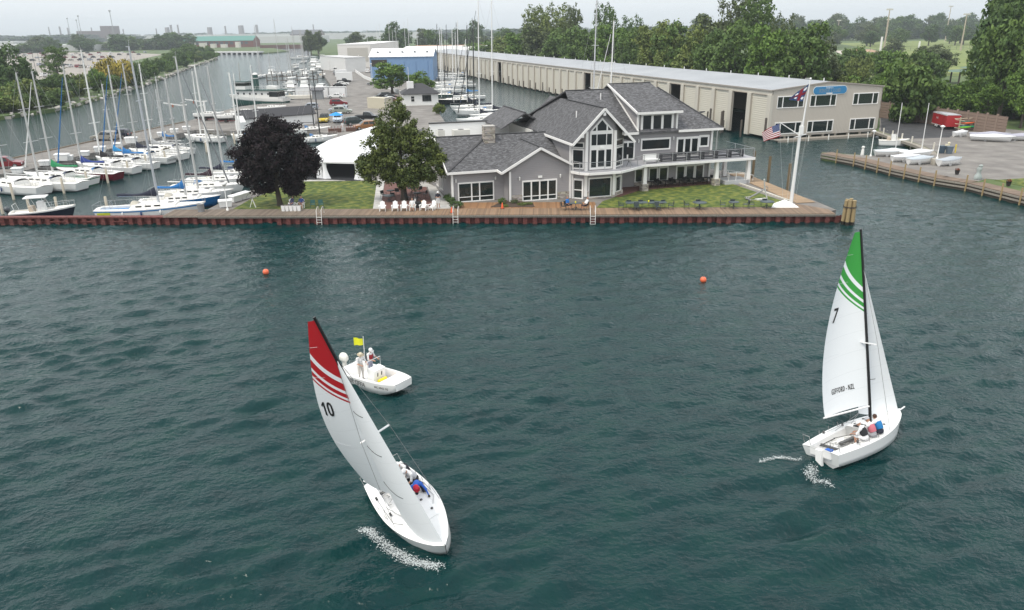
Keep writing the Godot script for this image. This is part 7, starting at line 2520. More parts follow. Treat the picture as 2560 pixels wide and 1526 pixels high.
		proto(key, "garden_shrub", q[5], "shrub", 40 + q[4], [[Vector3(0, 0.5, 0), Vector3(0.5, 0.42, 0.5), 40]], 0.3, 0.03, 0.16, 30, 0.055, Color(gr[0], gr[1], gr[2]), Color(gr[3], gr[4], gr[5]), P(q[0], 0.95, q[1]), rng.randf() * 6.0, Vector3(q[2], q[3], q[2]), "plants beside the clubhouse")
	land("planting_bed", [[-2.2, 80.1], [2.6, 79.9], [2.4, 82.2], [-0.6, 83.6]], 1.0, 0.06, C(0.06, 0.04, 0.028, 0.95))
	# cones, ladders, lamp, water fountain stand
	for q in [[-0.9, 79.3, "orange traffic cone before the planting bed"], [-6.2, 77.6, "orange traffic cone at the boardwalk edge by the ladder"]]:
		var c := thing("traffic_cone", q[2], "traffic cone", P(q[0], y, q[1]))
		g = M.new()
		g.lathe(Vector3(0, 0.03, 0), [[0.15, 0.0], [0.04, 0.62], [0.0, 0.63]], 10)
		part(c, "cone", g, C(0.62, 0.09, 0.02, 0.6))
		g = M.new()
		g.box(Vector3(0, 0.02, 0), Vector3(0.4, 0.04, 0.4))
		part(c, "base", g, C(0.05, 0.03, 0.03))
	for x in [-20.1, -5.75, 8.5]:
		var c := thing("boarding_ladder", "pale metal boarding ladder hanging on the seawall", "ladder", P(x, 0.9, wall_d(x)), -0.042, "boarding ladders on the seawall")
		for s in [-0.26, 0.26]:
			g = M.new()
			g.tube([Vector3(s, 0.06, -0.7), Vector3(s, 0.75, -0.62), Vector3(s, 0.85, -0.3), Vector3(s, 0.6, 0.3), Vector3(s, -0.95, 0.5)], 0.035)
			part(c, "rail", g, C(0.62, 0.6, 0.57, 0.4, 0.3))
		for i in 4:
			g = M.new()
			g.tube([Vector3(-0.26, -0.15 - i * 0.26, 0.41 + i * 0.03), Vector3(0.26, -0.15 - i * 0.26, 0.41 + i * 0.03)], 0.028)
			part(c, "rung", g, C(0.62, 0.6, 0.57, 0.4, 0.3))
	street_lamp(-30.7, 80.2, 3.0, "slim white lamp post at the corner of the lawn and boardwalk", "")
	var sw := thing("hose_stand", "white A shaped stand with a hose hoop on the lawn", "stand", P(-28.4, 0.94, 81.7))
	g = M.new()
	for s in [-1.0, 1.0]: g.beam(Vector3(0, 0.95, 0), Vector3(s * 0.32, 0, 0.1), 0.1, 0.06)
	part(sw, "legs", g, C(0.72, 0.72, 0.7))
	g = M.new()
	for i in 16: wire(g, Vector3(cos(TAU * i / 16) * 0.5 - 0.1, 1.1 + sin(TAU * i / 16) * 0.42, 0), Vector3(cos(TAU * (i + 1) / 16) * 0.5 - 0.1, 1.1 + sin(TAU * (i + 1) / 16) * 0.42, 0), 0.015)
	part(sw, "hose_hoop", g, C(0.06, 0.06, 0.06))
	var bn := thing("metal_bin", "grey ribbed metal bin where the slips meet the boardwalk", "bin", P(-33.4, 0.95, 79.8))
	g = M.new()
	g.lathe(Vector3.ZERO, [[0.34, 0.0], [0.38, 0.85], [0.4, 0.9], [0.36, 0.9], [0.34, 0.5], [0.0, 0.5]], 14)
	part(bn, "drum", g, C(0.3, 0.31, 0.32, 0.5, 0.4))
	for q in [[-21.6, 80.9, 0.2], [-20.7, 80.9, 0.4]]: patio_chair("faded teal garden chair on the lawn", P(q[0], 0.94, q[1]), q[2], "teal chairs on the lawn", C(0.03, 0.1, 0.09))
	# blue parasol and fuel dock by the lot
	var um := thing("blue_parasol", "open bright blue parasol before the white van", "parasol", P(-36.0, 0.9, 160.2))
	g = M.new()
	g.lathe(Vector3(0, 1.9, 0), [[1.5, 0.0], [0.8, 0.32], [0.0, 0.6]], 8, false)
	part(um, "canopy", g, C(0.01, 0.25, 0.65, 0.7))
	g = M.new()
	g.tube([Vector3.ZERO, Vector3(0, 2.5, 0)], 0.03)
	part(um, "pole", g, C(0.5, 0.5, 0.5))
	for q in [[-33.6, 147.2, 2.4], [-30.8, 148.6, 1.8]]:
		var c := thing("equipment_crate", "low timber crate with red gear on the basin quay", "crate", P(q[0], 0.9, q[1]), 0.3, "crates on the basin quay")
		g = M.new()
		g.box(Vector3(0, 0.35, 0), Vector3(q[2], 0.7, 0.9))
		part(c, "box", g, C(0.1, 0.05, 0.035))
		g = M.new()
		for i in 5: g.box(Vector3(-q[2] / 2 + q[2] * i / 4.0, 0.7, 0.4), Vector3(0.06, 1.0, 0.06))
		part(c, "stakes", g, C(0.2, 0.03, 0.03))
	# mooring piles east of the boardwalk, dolphin
	g = M.new()
	g.lathe(Vector3.ZERO, [[0.18, -1.0], [0.17, 1.0], [0.0, 1.0]], 9)
	var pl := single("timber_pile", "brown timber pile rising from the water east of the lawn", "pile", g, N("pile_wood", [[0.0, 0.06, 0.045, 0.025], [0.5, 0.12, 0.09, 0.05], [1.0, 0.2, 0.15, 0.085]], 1.5, 0.9, 0.03), P(30.6, 0, 94.6), 0.0, "timber piles east of the lawn")
	pl.scale.y = 4.4
	dup(pl, P(32.2, 0, 93.4), 0.0, "", Vector3(1, 3.9, 1))
	dup(pl, P(33.0, 0, 88.6), 0.0, "", Vector3(1.1, 3.8, 1.1))
	var dp := thing("dolphin_piling", "cluster of pale timber piles bound with a dark band in the water", "piling", P(34.2, 0, 74.4))
	for i in 7:
		var a := TAU * i / 6
		var o := Vector3(cos(a), 0, sin(a)) * (0.0 if i == 6 else 1.0)
		g = M.new()
		g.tube([o * 0.52 + Vector3(0, -0.8, 0), o * 0.5 + Vector3(0, 0.35, 0)], 0.2, 9)
		part(dp, "wet_pile_foot", g, C(0.02, 0.016, 0.012, 0.4))
		g = M.new()
		g.tube([o * 0.5 + Vector3(0, 0.3, 0), o * 0.4 + Vector3(0, 2.45 + 0.06 * (i % 3), 0)], [0.2, 0.185], 9)
		part(dp, "pile", g, N("pale_pile", [[0.0, 0.16, 0.115, 0.055], [0.5, 0.3, 0.225, 0.115], [1.0, 0.42, 0.33, 0.19]], 1.2, 0.9, 0.03))
	g = M.new()
	g.lathe(Vector3(0, 1.75, 0), [[0.63, 0.0], [0.64, 0.14]], 16)
	part(dp, "band", g, C(0.05, 0.04, 0.035))
	make_flagpole()
	make_anchor()

func make_flagpole() -> void:
	var t := thing("yardarm_flagpole", "tall white yardarm flagpole on a white pyramid base", "flagpole", P(29.9, 0.97, 78.9))
	var w := C(0.76, 0.76, 0.75, 0.4)
	var g := M.new()
	g.tube([Vector3.ZERO, Vector3(0.1, 7.7, 0)], [0.19, 0.15], 10)
	part(t, "lower_mast", g, w)
	g = M.new()
	g.tube([Vector3(0.22, 7.3, 0), Vector3(0.5, 12.9, 0)], [0.11, 0.06], 8)
	part(t, "topmast", g, w)
	g = M.new()
	g.box(Vector3(0.2, 7.9, 0), Vector3(0.36, 0.9, 0.36))
	part(t, "doubling", g, w)
	g = M.new()
	g.tube([Vector3(-0.62, 7.25, 0.5), Vector3(0.95, 7.45, -0.5)], 0.045)
	part(t, "yardarm", g, w)
	g = M.new()
	g.tube([Vector3(0.05, 7.4, 0), Vector3(-2.15, 8.75, 0)], [0.06, 0.045])
	part(t, "gaff", g, w)
	g = M.new()
	g.ball(Vector3(0.52, 13.0, 0), Vector3(0.12, 0.12, 0.12), 8)
	g.box(Vector3(0.2, 13.05, 0), Vector3(0.5, 0.05, 0.05))
	part(t, "truck", g, w)
	g = M.new()
	for q in [[-0.6, -0.9, 0.3], [0.9, 0.5, -0.3], [0.9, 0.8, -0.2], [-0.6, -0.3, 0.2]]: wire(g, Vector3(q[0], 7.3, q[2]), Vector3(q[1] * 0.6, 0.3, q[2]), 0.012)
	wire(g, Vector3(-2.15, 8.7, 0), Vector3(-0.9, 0.3, 0.2), 0.012)
	part(t, "halyards", g, C(0.5, 0.5, 0.5))
	g = M.new()
	var b := [Vector3(-2.3, 0, 0.75), Vector3(0.6, 0, 0.9), Vector3(0.7, 0, -0.9), Vector3(-1.4, 0, -1.2)]
	var tp := Vector3(-0.6, 0.62, -0.3)
	for i in 4: g.tri(b[i], b[(i + 1) % 4], tp)
	part(t, "base", g, C(0.8, 0.8, 0.79, 0.5))
	var fo := t.position
	# national ensign: thirteen stripes and a blue canton, drawn into its cloth
	var im := Image.create(190, 130, false, Image.FORMAT_RGB8)
	for i in 13: im.fill_rect(Rect2i(0, i * 10, 190, 10), Color(0.62, 0.08, 0.12) if i % 2 == 0 else Color(0.9, 0.9, 0.9))
	im.fill_rect(Rect2i(0, 0, 78, 70), Color(0.2, 0.27, 0.46))
	for r in 9:
		for c in (6 if r % 2 == 0 else 5):
			im.fill_rect(Rect2i(5 + c * 13 + (0 if r % 2 == 0 else 6), 4 + r * 7, 3, 3), Color(0.9, 0.9, 0.9))
	var m := StandardMaterial3D.new()
	m.albedo_texture = ImageTexture.create_from_image(im)
	m.roughness = 0.8
	m.backlight_enabled = true
	m.backlight = Color(0.2, 0.2, 0.2)
	var ff := func(u: float, v: float) -> Vector3: return Vector3(-2.15 - 1.75 * u + 0.3 * (1.0 - v), 7.35 + 1.25 * v - 0.55 * u - 0.35 * u * u * v, 0.14 * sin(u * 7.0 + v) * u)
	var f := thing("ensign_flag", "red and white striped flag with blue canton flying from the gaff", "flag", fo)
	part(f, "cloth", sail_mesh(ff, 16, 10), m)
	# club burgee: blue with dark red cross, white letters between the arms
	im = Image.create(128, 128, false, Image.FORMAT_RGB8)
	im.fill(Color(0.2, 0.3, 0.46))
	for y in 128:
		for x in 128:
			if absf(y - 64.0) < 12 or absf(x - 44.0) < 11: im.set_pixel(x, y, Color(0.47, 0.06, 0.14))
			elif Vector2(x - 18, y - 26).length() < 13 or Vector2(x - 72, y - 38).length() < 12 or Vector2(x - 18, y - 102).length() < 12 or Vector2(x - 72, y - 92).length() < 11: im.set_pixel(x, y, Color(0.92, 0.92, 0.92))
	m = StandardMaterial3D.new()
	m.albedo_texture = ImageTexture.create_from_image(im)
	m.roughness = 0.8
	m.backlight_enabled = true
	m.backlight = Color(0.2, 0.2, 0.2)
	ff = func(u: float, v: float) -> Vector3: return Vector3(0.45 - 1.9 * u - 0.45 * (1.0 - v) * (1.0 - u), 12.55 - 1.75 * (1.0 - v) * (1.0 - u * 0.92) - 1.45 * u, 0.1 * sin(u * 8.0))
	f = thing("club_burgee", "dark red and blue pointed club flag at the top of the flagpole", "flag", fo)
	part(f, "cloth", sail_mesh(ff, 14, 10), m)

func make_anchor() -> void:
	var t := thing("old_anchor", "big grey stocked anchor displayed on the east lawn", "anchor", P(27.6, 0.94, 82.4))
	var m := C(0.22, 0.22, 0.22, 0.6)
	var g := M.new()
	g.tube([Vector3(-1.2, 0.12, 0), Vector3(0.7, 1.15, -0.2)], [0.11, 0.08], 8)
	part(t, "shank", g, m)
	g = M.new()
	g.tube([Vector3(0.35, 2.2, 0.1), Vector3(0.6, 1.1, -0.15), Vector3(0.95, 0.05, -0.1)], [0.06, 0.09, 0.06], 8)
	g.ball(Vector3(0.35, 2.2, 0.1), Vector3(0.1, 0.1, 0.1), 8)
	part(t, "stock", g, C(0.5, 0.5, 0.49, 0.6))
	g = M.new()
	g.tube([Vector3(-1.1, 0.1, -0.9), Vector3(-1.4, 0.1, 0), Vector3(-1.1, 0.12, 0.9)], [0.04, 0.12, 0.04], 8)
	part(t, "arms", g, m)
	for s in [-1.0, 1.0]:
		g = M.new()
		g.extr(PackedVector2Array([Vector2(-0.25, -0.2), Vector2(0.25, -0.2), Vector2(0, 0.35)]), Vector3(-1.05, 0.14, s * 0.85), Vector3(0.2, 0.3, 0.9).normalized(), Vector3(0.9, 0.1, 0).normalized(), 0.04)
		part(t, "fluke", g, C(0.5, 0.5, 0.49, 0.6))
	g = M.new()
	for i in 10: wire(g, Vector3(0.8, 1.2, -0.25) + Vector3(cos(TAU * i / 10), sin(TAU * i / 10), 0) * 0.18, Vector3(0.8, 1.2, -0.25) + Vector3(cos(TAU * (i + 1) / 10), sin(TAU * (i + 1) / 10), 0) * 0.18, 0.04)
	part(t, "ring", g, m)
	g = M.new()
	g.box(Vector3(0.2, 0.06, 0.2), Vector3(1.3, 0.12, 0.5), Basis(Vector3.UP, 0.3))
	part(t, "plinth", g, C(0.5, 0.5, 0.48))

# ---------------------------------------------------------------- the boat yard on the right
func dinghy(label: String, x: float, d: float, turn: float, l: float, mast: float, cover: Material, group := "") -> Node3D:
	var t := thing("dinghy", label, "dinghy", P(x, 1.32, d), turn, group)
	part(t, "hull", hull_shape(l, l * 0.36, 0.5, -0.5, 1.0, 0.75), C(0.72, 0.72, 0.71, 0.4))
	var g := M.new()
	var rings := []
	for i in 11:
		var u := i / 10.0
		var hb := maxf(hull_half(u, l * 0.37, 0.75), 0.02)
		var y := sheer(u, 0.5)
		var x0 := -l / 2 + l * u
		var rise := 0.22 * sin(PI * u) + 0.14 * exp(-pow((u - 0.55) * 7.0, 2.0))
		rings.append([Vector3(x0, y - 0.1, -hb * 1.02), Vector3(x0, y + 0.02, -hb), Vector3(x0, y + rise * 0.7, -hb * 0.45), Vector3(x0, y + rise, 0), Vector3(x0, y + rise * 0.7, hb * 0.45), Vector3(x0, y + 0.02, hb), Vector3(x0, y - 0.1, hb * 1.02)])
	g.loft(rings, false)
	part(t, "cover", g, cover)
	g = M.new()
	g.beam(Vector3(-l * 0.25, -0.2, 0), Vector3(l * 0.5, -0.2, 0), 0.08, 0.08)
	g.box(Vector3(-l * 0.15, -0.12, 0), Vector3(0.08, 0.08, 1.3))
	part(t, "dolly", g, C(0.3, 0.3, 0.3))
	for s in [-0.65, 0.65]:
		g = M.new()
		g.tube([Vector3(-l * 0.15, -0.16, s - 0.07), Vector3(-l * 0.15, -0.16, s + 0.07)], 0.22, 10)
		part(t, "wheel", g, C(0.35, 0.35, 0.35))
	if mast > 0.0:
		g = M.new()
		g.tube([Vector3(l * 0.12, 0.5, 0), Vector3(l * 0.12 - 0.1, mast, 0)], [0.06, 0.045], 6)
		part(t, "mast", g, C(0.68, 0.68, 0.67, 0.4))
	return t

func make_right_yard() -> void:
	var timber := N("weathered_timber", [], 2.5)
	var outer := [[46.9, 113.8], [49.4, 107.7], [51.0, 100.2], [53.2, 93.1], [55.2, 89.8], [56.7, 81.9], [58.0, 70.0]]
	var t := thing("timber_pier", "brown boarded pier edge round the boat yard with tan posts", "pier", Vector3.ZERO)
	var g := M.new()
	var w := M.new()
	var sh := M.new()
	for i in 6:
		var a := P(outer[i][0], 0, outer[i][1])
		var b := P(outer[i + 1][0], 0, outer[i + 1][1])
		var u := (b - a).normalized()
		var n := u.cross(Vector3.UP) * -1.0
		var len := (b - a).length()
		var k := 0.0
		while k < len:
			g.col(Color(0.18, 0.13, 0.095) * rng.randf_range(0.75, 1.2))
			g.box(a + u * k + n * 1.0 + Vector3.UP * 0.96, Vector3(0.19, 0.05, 2.1), Basis(u, Vector3.UP, u.cross(Vector3.UP)))
			k += 0.205
		for y in [0.8, 0.4]: w.beam(a - n * 0.12 + Vector3.UP * y, b - n * 0.12 + Vector3.UP * y, 0.14, 0.2)
		sh.beam(a - n * 0.02, b - n * 0.02, 0.08, 1.86)
	part(t, "boards", g, vcol(0.85), "stuff")
	part(t, "walers", w, timber)
	part(t, "sheathing", sh, C(0.06, 0.048, 0.036, 0.9))
	var pm := M.new()
	pm.box(Vector3(0, 0.6, 0), Vector3(0.13, 2.7, 0.13))
	var pmesh := pm.mesh()
	for i in 6:
		var n := maxi(1, int(Vector2(outer[i][0], outer[i][1]).distance_to(Vector2(outer[i + 1][0], outer[i + 1][1])) / 2.4))
		for k in n:
			var p := Vector2(outer[i][0], outer[i][1]).lerp(Vector2(outer[i + 1][0], outer[i + 1][1]), float(k) / n)
			if p.y > 113.0: continue
			var o := part(t, "post", pmesh, C(0.33, 0.24, 0.12, 0.9))
			o.position = P(p.x - 0.28, 0, p.y)
	var sd := thing("slip_dock", "grey weathered low dock round the small slip by the boathouse", "dock", Vector3.ZERO)
	g = M.new()
	var inner := [[66.3, 138.6], [65.2, 120.9], [63.9, 113.9], [62.8, 111.4]]
	for i in 3: g.beam(P(inner[i][0] - 0.3, 0.75, inner[i][1]), P(inner[i + 1][0] - 0.3, 0.75, inner[i + 1][1]), 0.9, 0.4)
	part(sd, "deck", g, timber)
	for i in 6:
		g = M.new()
		g.tube([P(65.6 - i * 0.15, -0.5, 134 - i * 3.6), P(65.6 - i * 0.15, 2.0, 134 - i * 3.6)], 0.12, 6)
		part(sd, "post", g, C(0.6, 0.57, 0.5))
	# brown wall of panels and posts
	var f := thing("brown_wall", "brown precast panel wall with posts behind the boat yard", "wall", Vector3.ZERO)
	var run := [[74.0, 167.0], [76.6, 159.5], [80.5, 148.1], [82.6, 138.6], [84.4, 130.0]]
	var fm := ridged("wall_panel", Color(0.2, 0.145, 0.115), 0.5, false, true, 0.9, 0.7)
	for i in 4:
		var a := Vector2(run[i][0], run[i][1])
		var b := Vector2(run[i + 1][0], run[i + 1][1])
		var n := int(a.distance_to(b) / 2.9) + 1
		for k in n:
			var p := a.lerp(b, float(k) / n)
			var q := a.lerp(b, float(k + 1) / n)
			g = M.new()
			g.beam(P(p.x, 2.5, p.y), P(q.x, 2.5, q.y), 0.12, 3.2)
			part(f, "wall_panel", g, fm)
			g = M.new()
			g.box(P(p.x, 2.6, p.y), Vector3(0.24, 3.5, 0.3), Basis(Vector3.UP, 0.3))
			part(f, "wall_post", g, C(0.23, 0.17, 0.135, 0.9))
	# red cargo trailer
	var rt := thing("red_cargo_trailer", "red box cargo trailer with silver roof and twin wheels", "trailer", P(80.6, 0.93, 141.7), 1.45)
	g = M.new()
	g.box(Vector3(0, 1.55, 0), Vector3(6.2, 2.0, 2.4))
	part(rt, "box", g, C(0.36, 0.02, 0.025, 0.35))
	g = M.new()
	g.box(Vector3(0, 2.6, 0), Vector3(6.2, 0.12, 2.3))
	part(rt, "roof", g, C(0.5, 0.52, 0.55, 0.4, 0.4))
	for q in [-1, 1]:
		g = M.new()
		g.box(Vector3(0, 2.52, q * 1.2), Vector3(6.24, 0.1, 0.06))
		g.box(Vector3(0, 0.56, q * 1.2), Vector3(6.24, 0.08, 0.06))
		part(rt, "trim_rail", g, C(0.6, 0.6, 0.6, 0.4))
		for x in [0.5, 1.25]:
			g = M.new()
			g.tube([Vector3(x, 0.36, q * 0.95), Vector3(x, 0.36, q * 1.22)], 0.36, 14)
			var wl := part(rt, "wheel", g, C(0.02, 0.02, 0.02))
			g = M.new()
			g.tube([Vector3(x, 0.36, q * 1.2), Vector3(x, 0.36, q * 1.25)], 0.22, 10)
			part(wl, "rim", g, C(0.72, 0.72, 0.72))
	g = M.new()
	g.box(Vector3(-1.9, 1.5, -1.215), Vector3(0.85, 1.75, 0.03))
	part(rt, "side_door", g, C(0.32, 0.018, 0.022, 0.35))
	lettering(rt, "marking", "PACE", 0.3, C(0.6, 0.6, 0.6), Vector3(0.9, 1.75, -1.225), Basis(Vector3.UP, PI))
	# dinghies
	var grey := C(0.42, 0.46, 0.5, 0.8)
	dinghy("pale dinghy with blue line and standing mast near the pier tip", 55.6, 110.4, -0.15, 4.6, 7.2, C(0.55, 0.58, 0.6, 0.8))
	dinghy("white dinghy with standing mast beside the lamp post", 58.8, 109.2, 0.1, 5.0, 7.2, C(0.66, 0.67, 0.68, 0.8))
	dinghy("white covered dinghy close to the pier posts", 55.4, 105.6, 0.0, 4.0, 0.0, C(0.66, 0.68, 0.72, 0.8))
	dinghy("grey blue covered dinghy on a dolly close to the pier posts", 56.4, 103.6, 0.2, 4.0, 0.0, grey)
	dinghy("grey striped covered dinghy beyond the lamp post's concrete block", 59.8, 102.4, 0.35, 4.2, 0.0, C(0.36, 0.39, 0.42, 0.8))
	for q in [[76.6, 129.6, 0.1, 2.6, "small blue white covered dinghy on a trolley before the kayaks"], [80.0, 127.0, -0.3, 6.0, "big catamaran shape under a lilac grey cover"], [83.5, 124.5, -0.3, 6.0, "second big boat under a lilac grey cover"], [78.6, 124.0, -0.5, 6.4, "long white hull on a trailer before the covered boats"], [85.5, 119.0, -0.4, 5.0, "white hull on a trailer at the yard's east edge"]]:
		dinghy(q[4], q[0], q[1], q[2], q[3], 0.0, C(0.34, 0.34, 0.4, 0.8) if "lilac" in q[4] else C(0.66, 0.67, 0.68, 0.6))
	var wb := motor_boat("small white open boat tied in the slip beside the boathouse", 64.0, 126.8, -0.35, 4.6, gel(), 0)
	for n in ["top_frame", "hard_top", "bow_rail", "tow_rail"]:
		var nd := wb.get_node(n)
		wb.remove_child(nd)
		nd.free()
	# kayak rack
	var kr := thing("kayak_rack", "timber rack with pale arms holding kayaks", "rack", P(82.0, 0.93, 137.2), 0.2)
	for x in [-1.6, 1.6]:
		g = M.new()
		g.box(Vector3(x, 1.2, 0), Vector3(0.16, 2.4, 0.16))
		part(kr, "post", g, C(0.42, 0.36, 0.26))
		for y in [0.5, 1.2, 1.9]:
			g = M.new()
			g.box(Vector3(x, y, 0.0), Vector3(0.1, 0.1, 2.2))
			part(kr, "arm", g, C(0.5, 0.44, 0.33))
	g = M.new()
	for q in [-1.5, 1.5]: g.box(Vector3(q, 2.2, 0), Vector3(2.6, 0.12, 0.1))
	part(kr, "top_bar", g, C(0.5, 0.44, 0.33))
	for q in [[-0.4, 1.35, 0.6, 0.55, 0.1, 0.03, "orange kayak on the top of the rack"], [0.6, 1.4, -0.5, 0.02, 0.14, 0.12, "dark teal kayak on the rack's upper arm"], [-0.9, 0.65, 0.7, 0.18, 0.5, 0.04, "lime green kayak on the lowest rack arm"], [0.7, 0.7, 0.5, 0.01, 0.3, 0.14, "emerald green kayak on the lower rack arm"], [0.2, 0.65, -0.6, 0.01, 0.2, 0.3, "turquoise kayak lying deep in the rack"]]:
		var k := M.new()
		var rings := []
		for i in 9:
			var u := i / 8.0
			var r := maxf(0.02, 0.34 * sin(PI * clampf(u, 0.02, 0.98)))
			var ring := []
			for j in 8: ring.append(Vector3(-1.7 + 3.4 * u, sin(TAU * j / 8) * r * 0.55 + 0.12 * pow(absf(u - 0.5) * 2, 3), cos(TAU * j / 8) * r))
			rings.append(ring)
		k.loft(rings, true)
		single("kayak", q[6], "kayak", k, C(q[3], q[4], q[5], 0.4), kr.transform * Vector3(q[0], q[1] + 0.08, q[2]), 0.25)
	# lamps, bins, pedestal, pots, statue
	street_lamp(52.8, 110.6, 3.7, "white lamp post at the tip of the boat yard pier", "")
	var cb := M.new()
	cb.box(Vector3(0, 0.4, 0), Vector3(1.0, 0.8, 1.0))
	single("concrete_block", "pale concrete block under the lamp post beside the dinghies", "block", cb, C(0.42, 0.39, 0.33, 0.9), P(58.3, 0.9, 103.0))
	street_lamp(58.3, 102.99, 4.4, "white lamp post on a concrete block beside the dinghies", "").position.y = 1.7
	single("concrete_block", "pale concrete block under the lamp post at the lawn's edge", "block", cb, C(0.42, 0.39, 0.33, 0.9), P(62.4, 0.9, 89.4))
	street_lamp(62.4, 89.39, 4.6, "white lamp post on a concrete block at the lawn's edge", "").position.y = 1.7
	for q in [[64.2, 112.6, "blue grey plastic bin by the slip", 0.05, 0.08, 0.11], [65.0, 112.0, "slate grey plastic bin in front of the fuel pedestal", 0.1, 0.13, 0.16]]:
		g = M.new()
		g.loft([[Vector3(-0.3, 0, 0.3), Vector3(0.3, 0, 0.3), Vector3(0.3, 0, -0.3), Vector3(-0.3, 0, -0.3)], [Vector3(-0.4, 1.05, 0.4), Vector3(0.4, 1.05, 0.4), Vector3(0.4, 1.05, -0.4), Vector3(-0.4, 1.05, -0.4)]], true, false)
		g.box(Vector3(0, 1.06, 0), Vector3(0.84, 0.06, 0.84))
		single("plastic_bin", q[2], "bin", g, C(q[3], q[4], q[5], 0.6), P(q[0], 0.93, q[1]))
	g = M.new()
	g.box(Vector3(0, 0.6, 0), Vector3(0.5, 1.2, 0.4))
	g.ball(Vector3(0.2, 1.35, 0), Vector3(0.2, 0.2, 0.2), 8)
	single("fuel_pedestal", "cream service pedestal with white hose reel by the slip", "pedestal", g, C(0.6, 0.56, 0.42, 0.6), P(65.4, 0.93, 113.4))
	g = M.new()
	g.tube([Vector3.ZERO, Vector3(-0.05, 1.25, 0)], 0.1, 8)
	single("yellow_bollard", "yellow steel bollard beside the service pedestal", "bollard", g, C(0.6, 0.46, 0.05, 0.5), P(66.4, 0.93, 112.8))
	for q in [[56.9, 95.4], [58.7, 87.8]]:
		var po := thing("flower_pot", "dark pot with red and green plants on the pier boards", "flower pot", P(q[0], 0.99, q[1]), 0.0, "flower pots on the pier")
		g = M.new()
		g.lathe(Vector3.ZERO, [[0.2, 0.0], [0.3, 0.5], [0.32, 0.52], [0.0, 0.48]], 10)
		part(po, "pot", g, C(0.03, 0.025, 0.025))
		part(po, "plant", foliage(3, [[Vector3(0, 0.62, 0), Vector3(0.25, 0.16, 0.25), 10]], 0.12, 14, 0.06, Color(0.06, 0.09, 0.02), Color(0.28, 0.05, 0.04)), vcol(0.75, 0.35))
	var st := thing("covered_davit", "grey lumpy covered davit standing on the pier edge", "davit", P(57.6, 0.95, 92.2))
	g = M.new()
	var rr := []
	for i in 9:
		var u := i / 8.0
		var ring := []
		for j in 10:
			var a := TAU * j / 10
			var r := (0.42 - 0.22 * u + 0.09 * sin(u * 9.0)) * (1.0 + 0.2 * sin(a * 3.0 + u * 4.0))
			ring.append(Vector3(cos(a) * r + 0.14 * u, u * 1.5, sin(a) * r * 0.8))
		rr.append(ring)
	g.loft(rr, true)
	g.ball(Vector3(0.18, 1.62, 0), Vector3(0.3, 0.2, 0.2), 8)
	part(st, "canvas_cover", g, C(0.32, 0.36, 0.35, 0.9))
	g = M.new()
	g.lathe(Vector3(52.0, 0.95, -111.6), [[0.26, 0.0], [0.2, 0.8], [0.12, 1.0]], 8)
	g.ball(Vector3(52.0, 2.1, -111.6), Vector3(0.26, 0.22, 0.22), 8)
	single("white_ventilator", "white cowl ventilator on the pier tip", "ventilator", g, C(0.66, 0.66, 0.64))

# ---------------------------------------------------------------- people
# joints (y up, facing +z): every bone is a tapered capsule; a grid of distances is meshed as surface nets
const STAND := {"pelvis": Vector3(0, 0.93, 0), "waist": Vector3(0, 1.1, 0.01), "chest": Vector3(0, 1.3, 0), "neck": Vector3(0, 1.48, 0), "head": Vector3(0, 1.62, 0.02), "ls": Vector3(0.19, 1.42, 0), "rs": Vector3(-0.19, 1.42, 0), "le": Vector3(0.25, 1.13, -0.02), "re": Vector3(-0.25, 1.13, -0.02), "lw": Vector3(0.24, 0.9, 0.1), "rw": Vector3(-0.24, 0.9, 0.1), "lh": Vector3(0.09, 0.9, 0), "rh": Vector3(-0.09, 0.9, 0), "lk": Vector3(0.11, 0.49, 0.02), "rk": Vector3(-0.11, 0.49, 0.02), "la": Vector3(0.12, 0.09, -0.01), "ra": Vector3(-0.12, 0.09, -0.01), "lt": Vector3(0.14, 0.035, 0.17), "rt": Vector3(-0.14, 0.035, 0.17)}

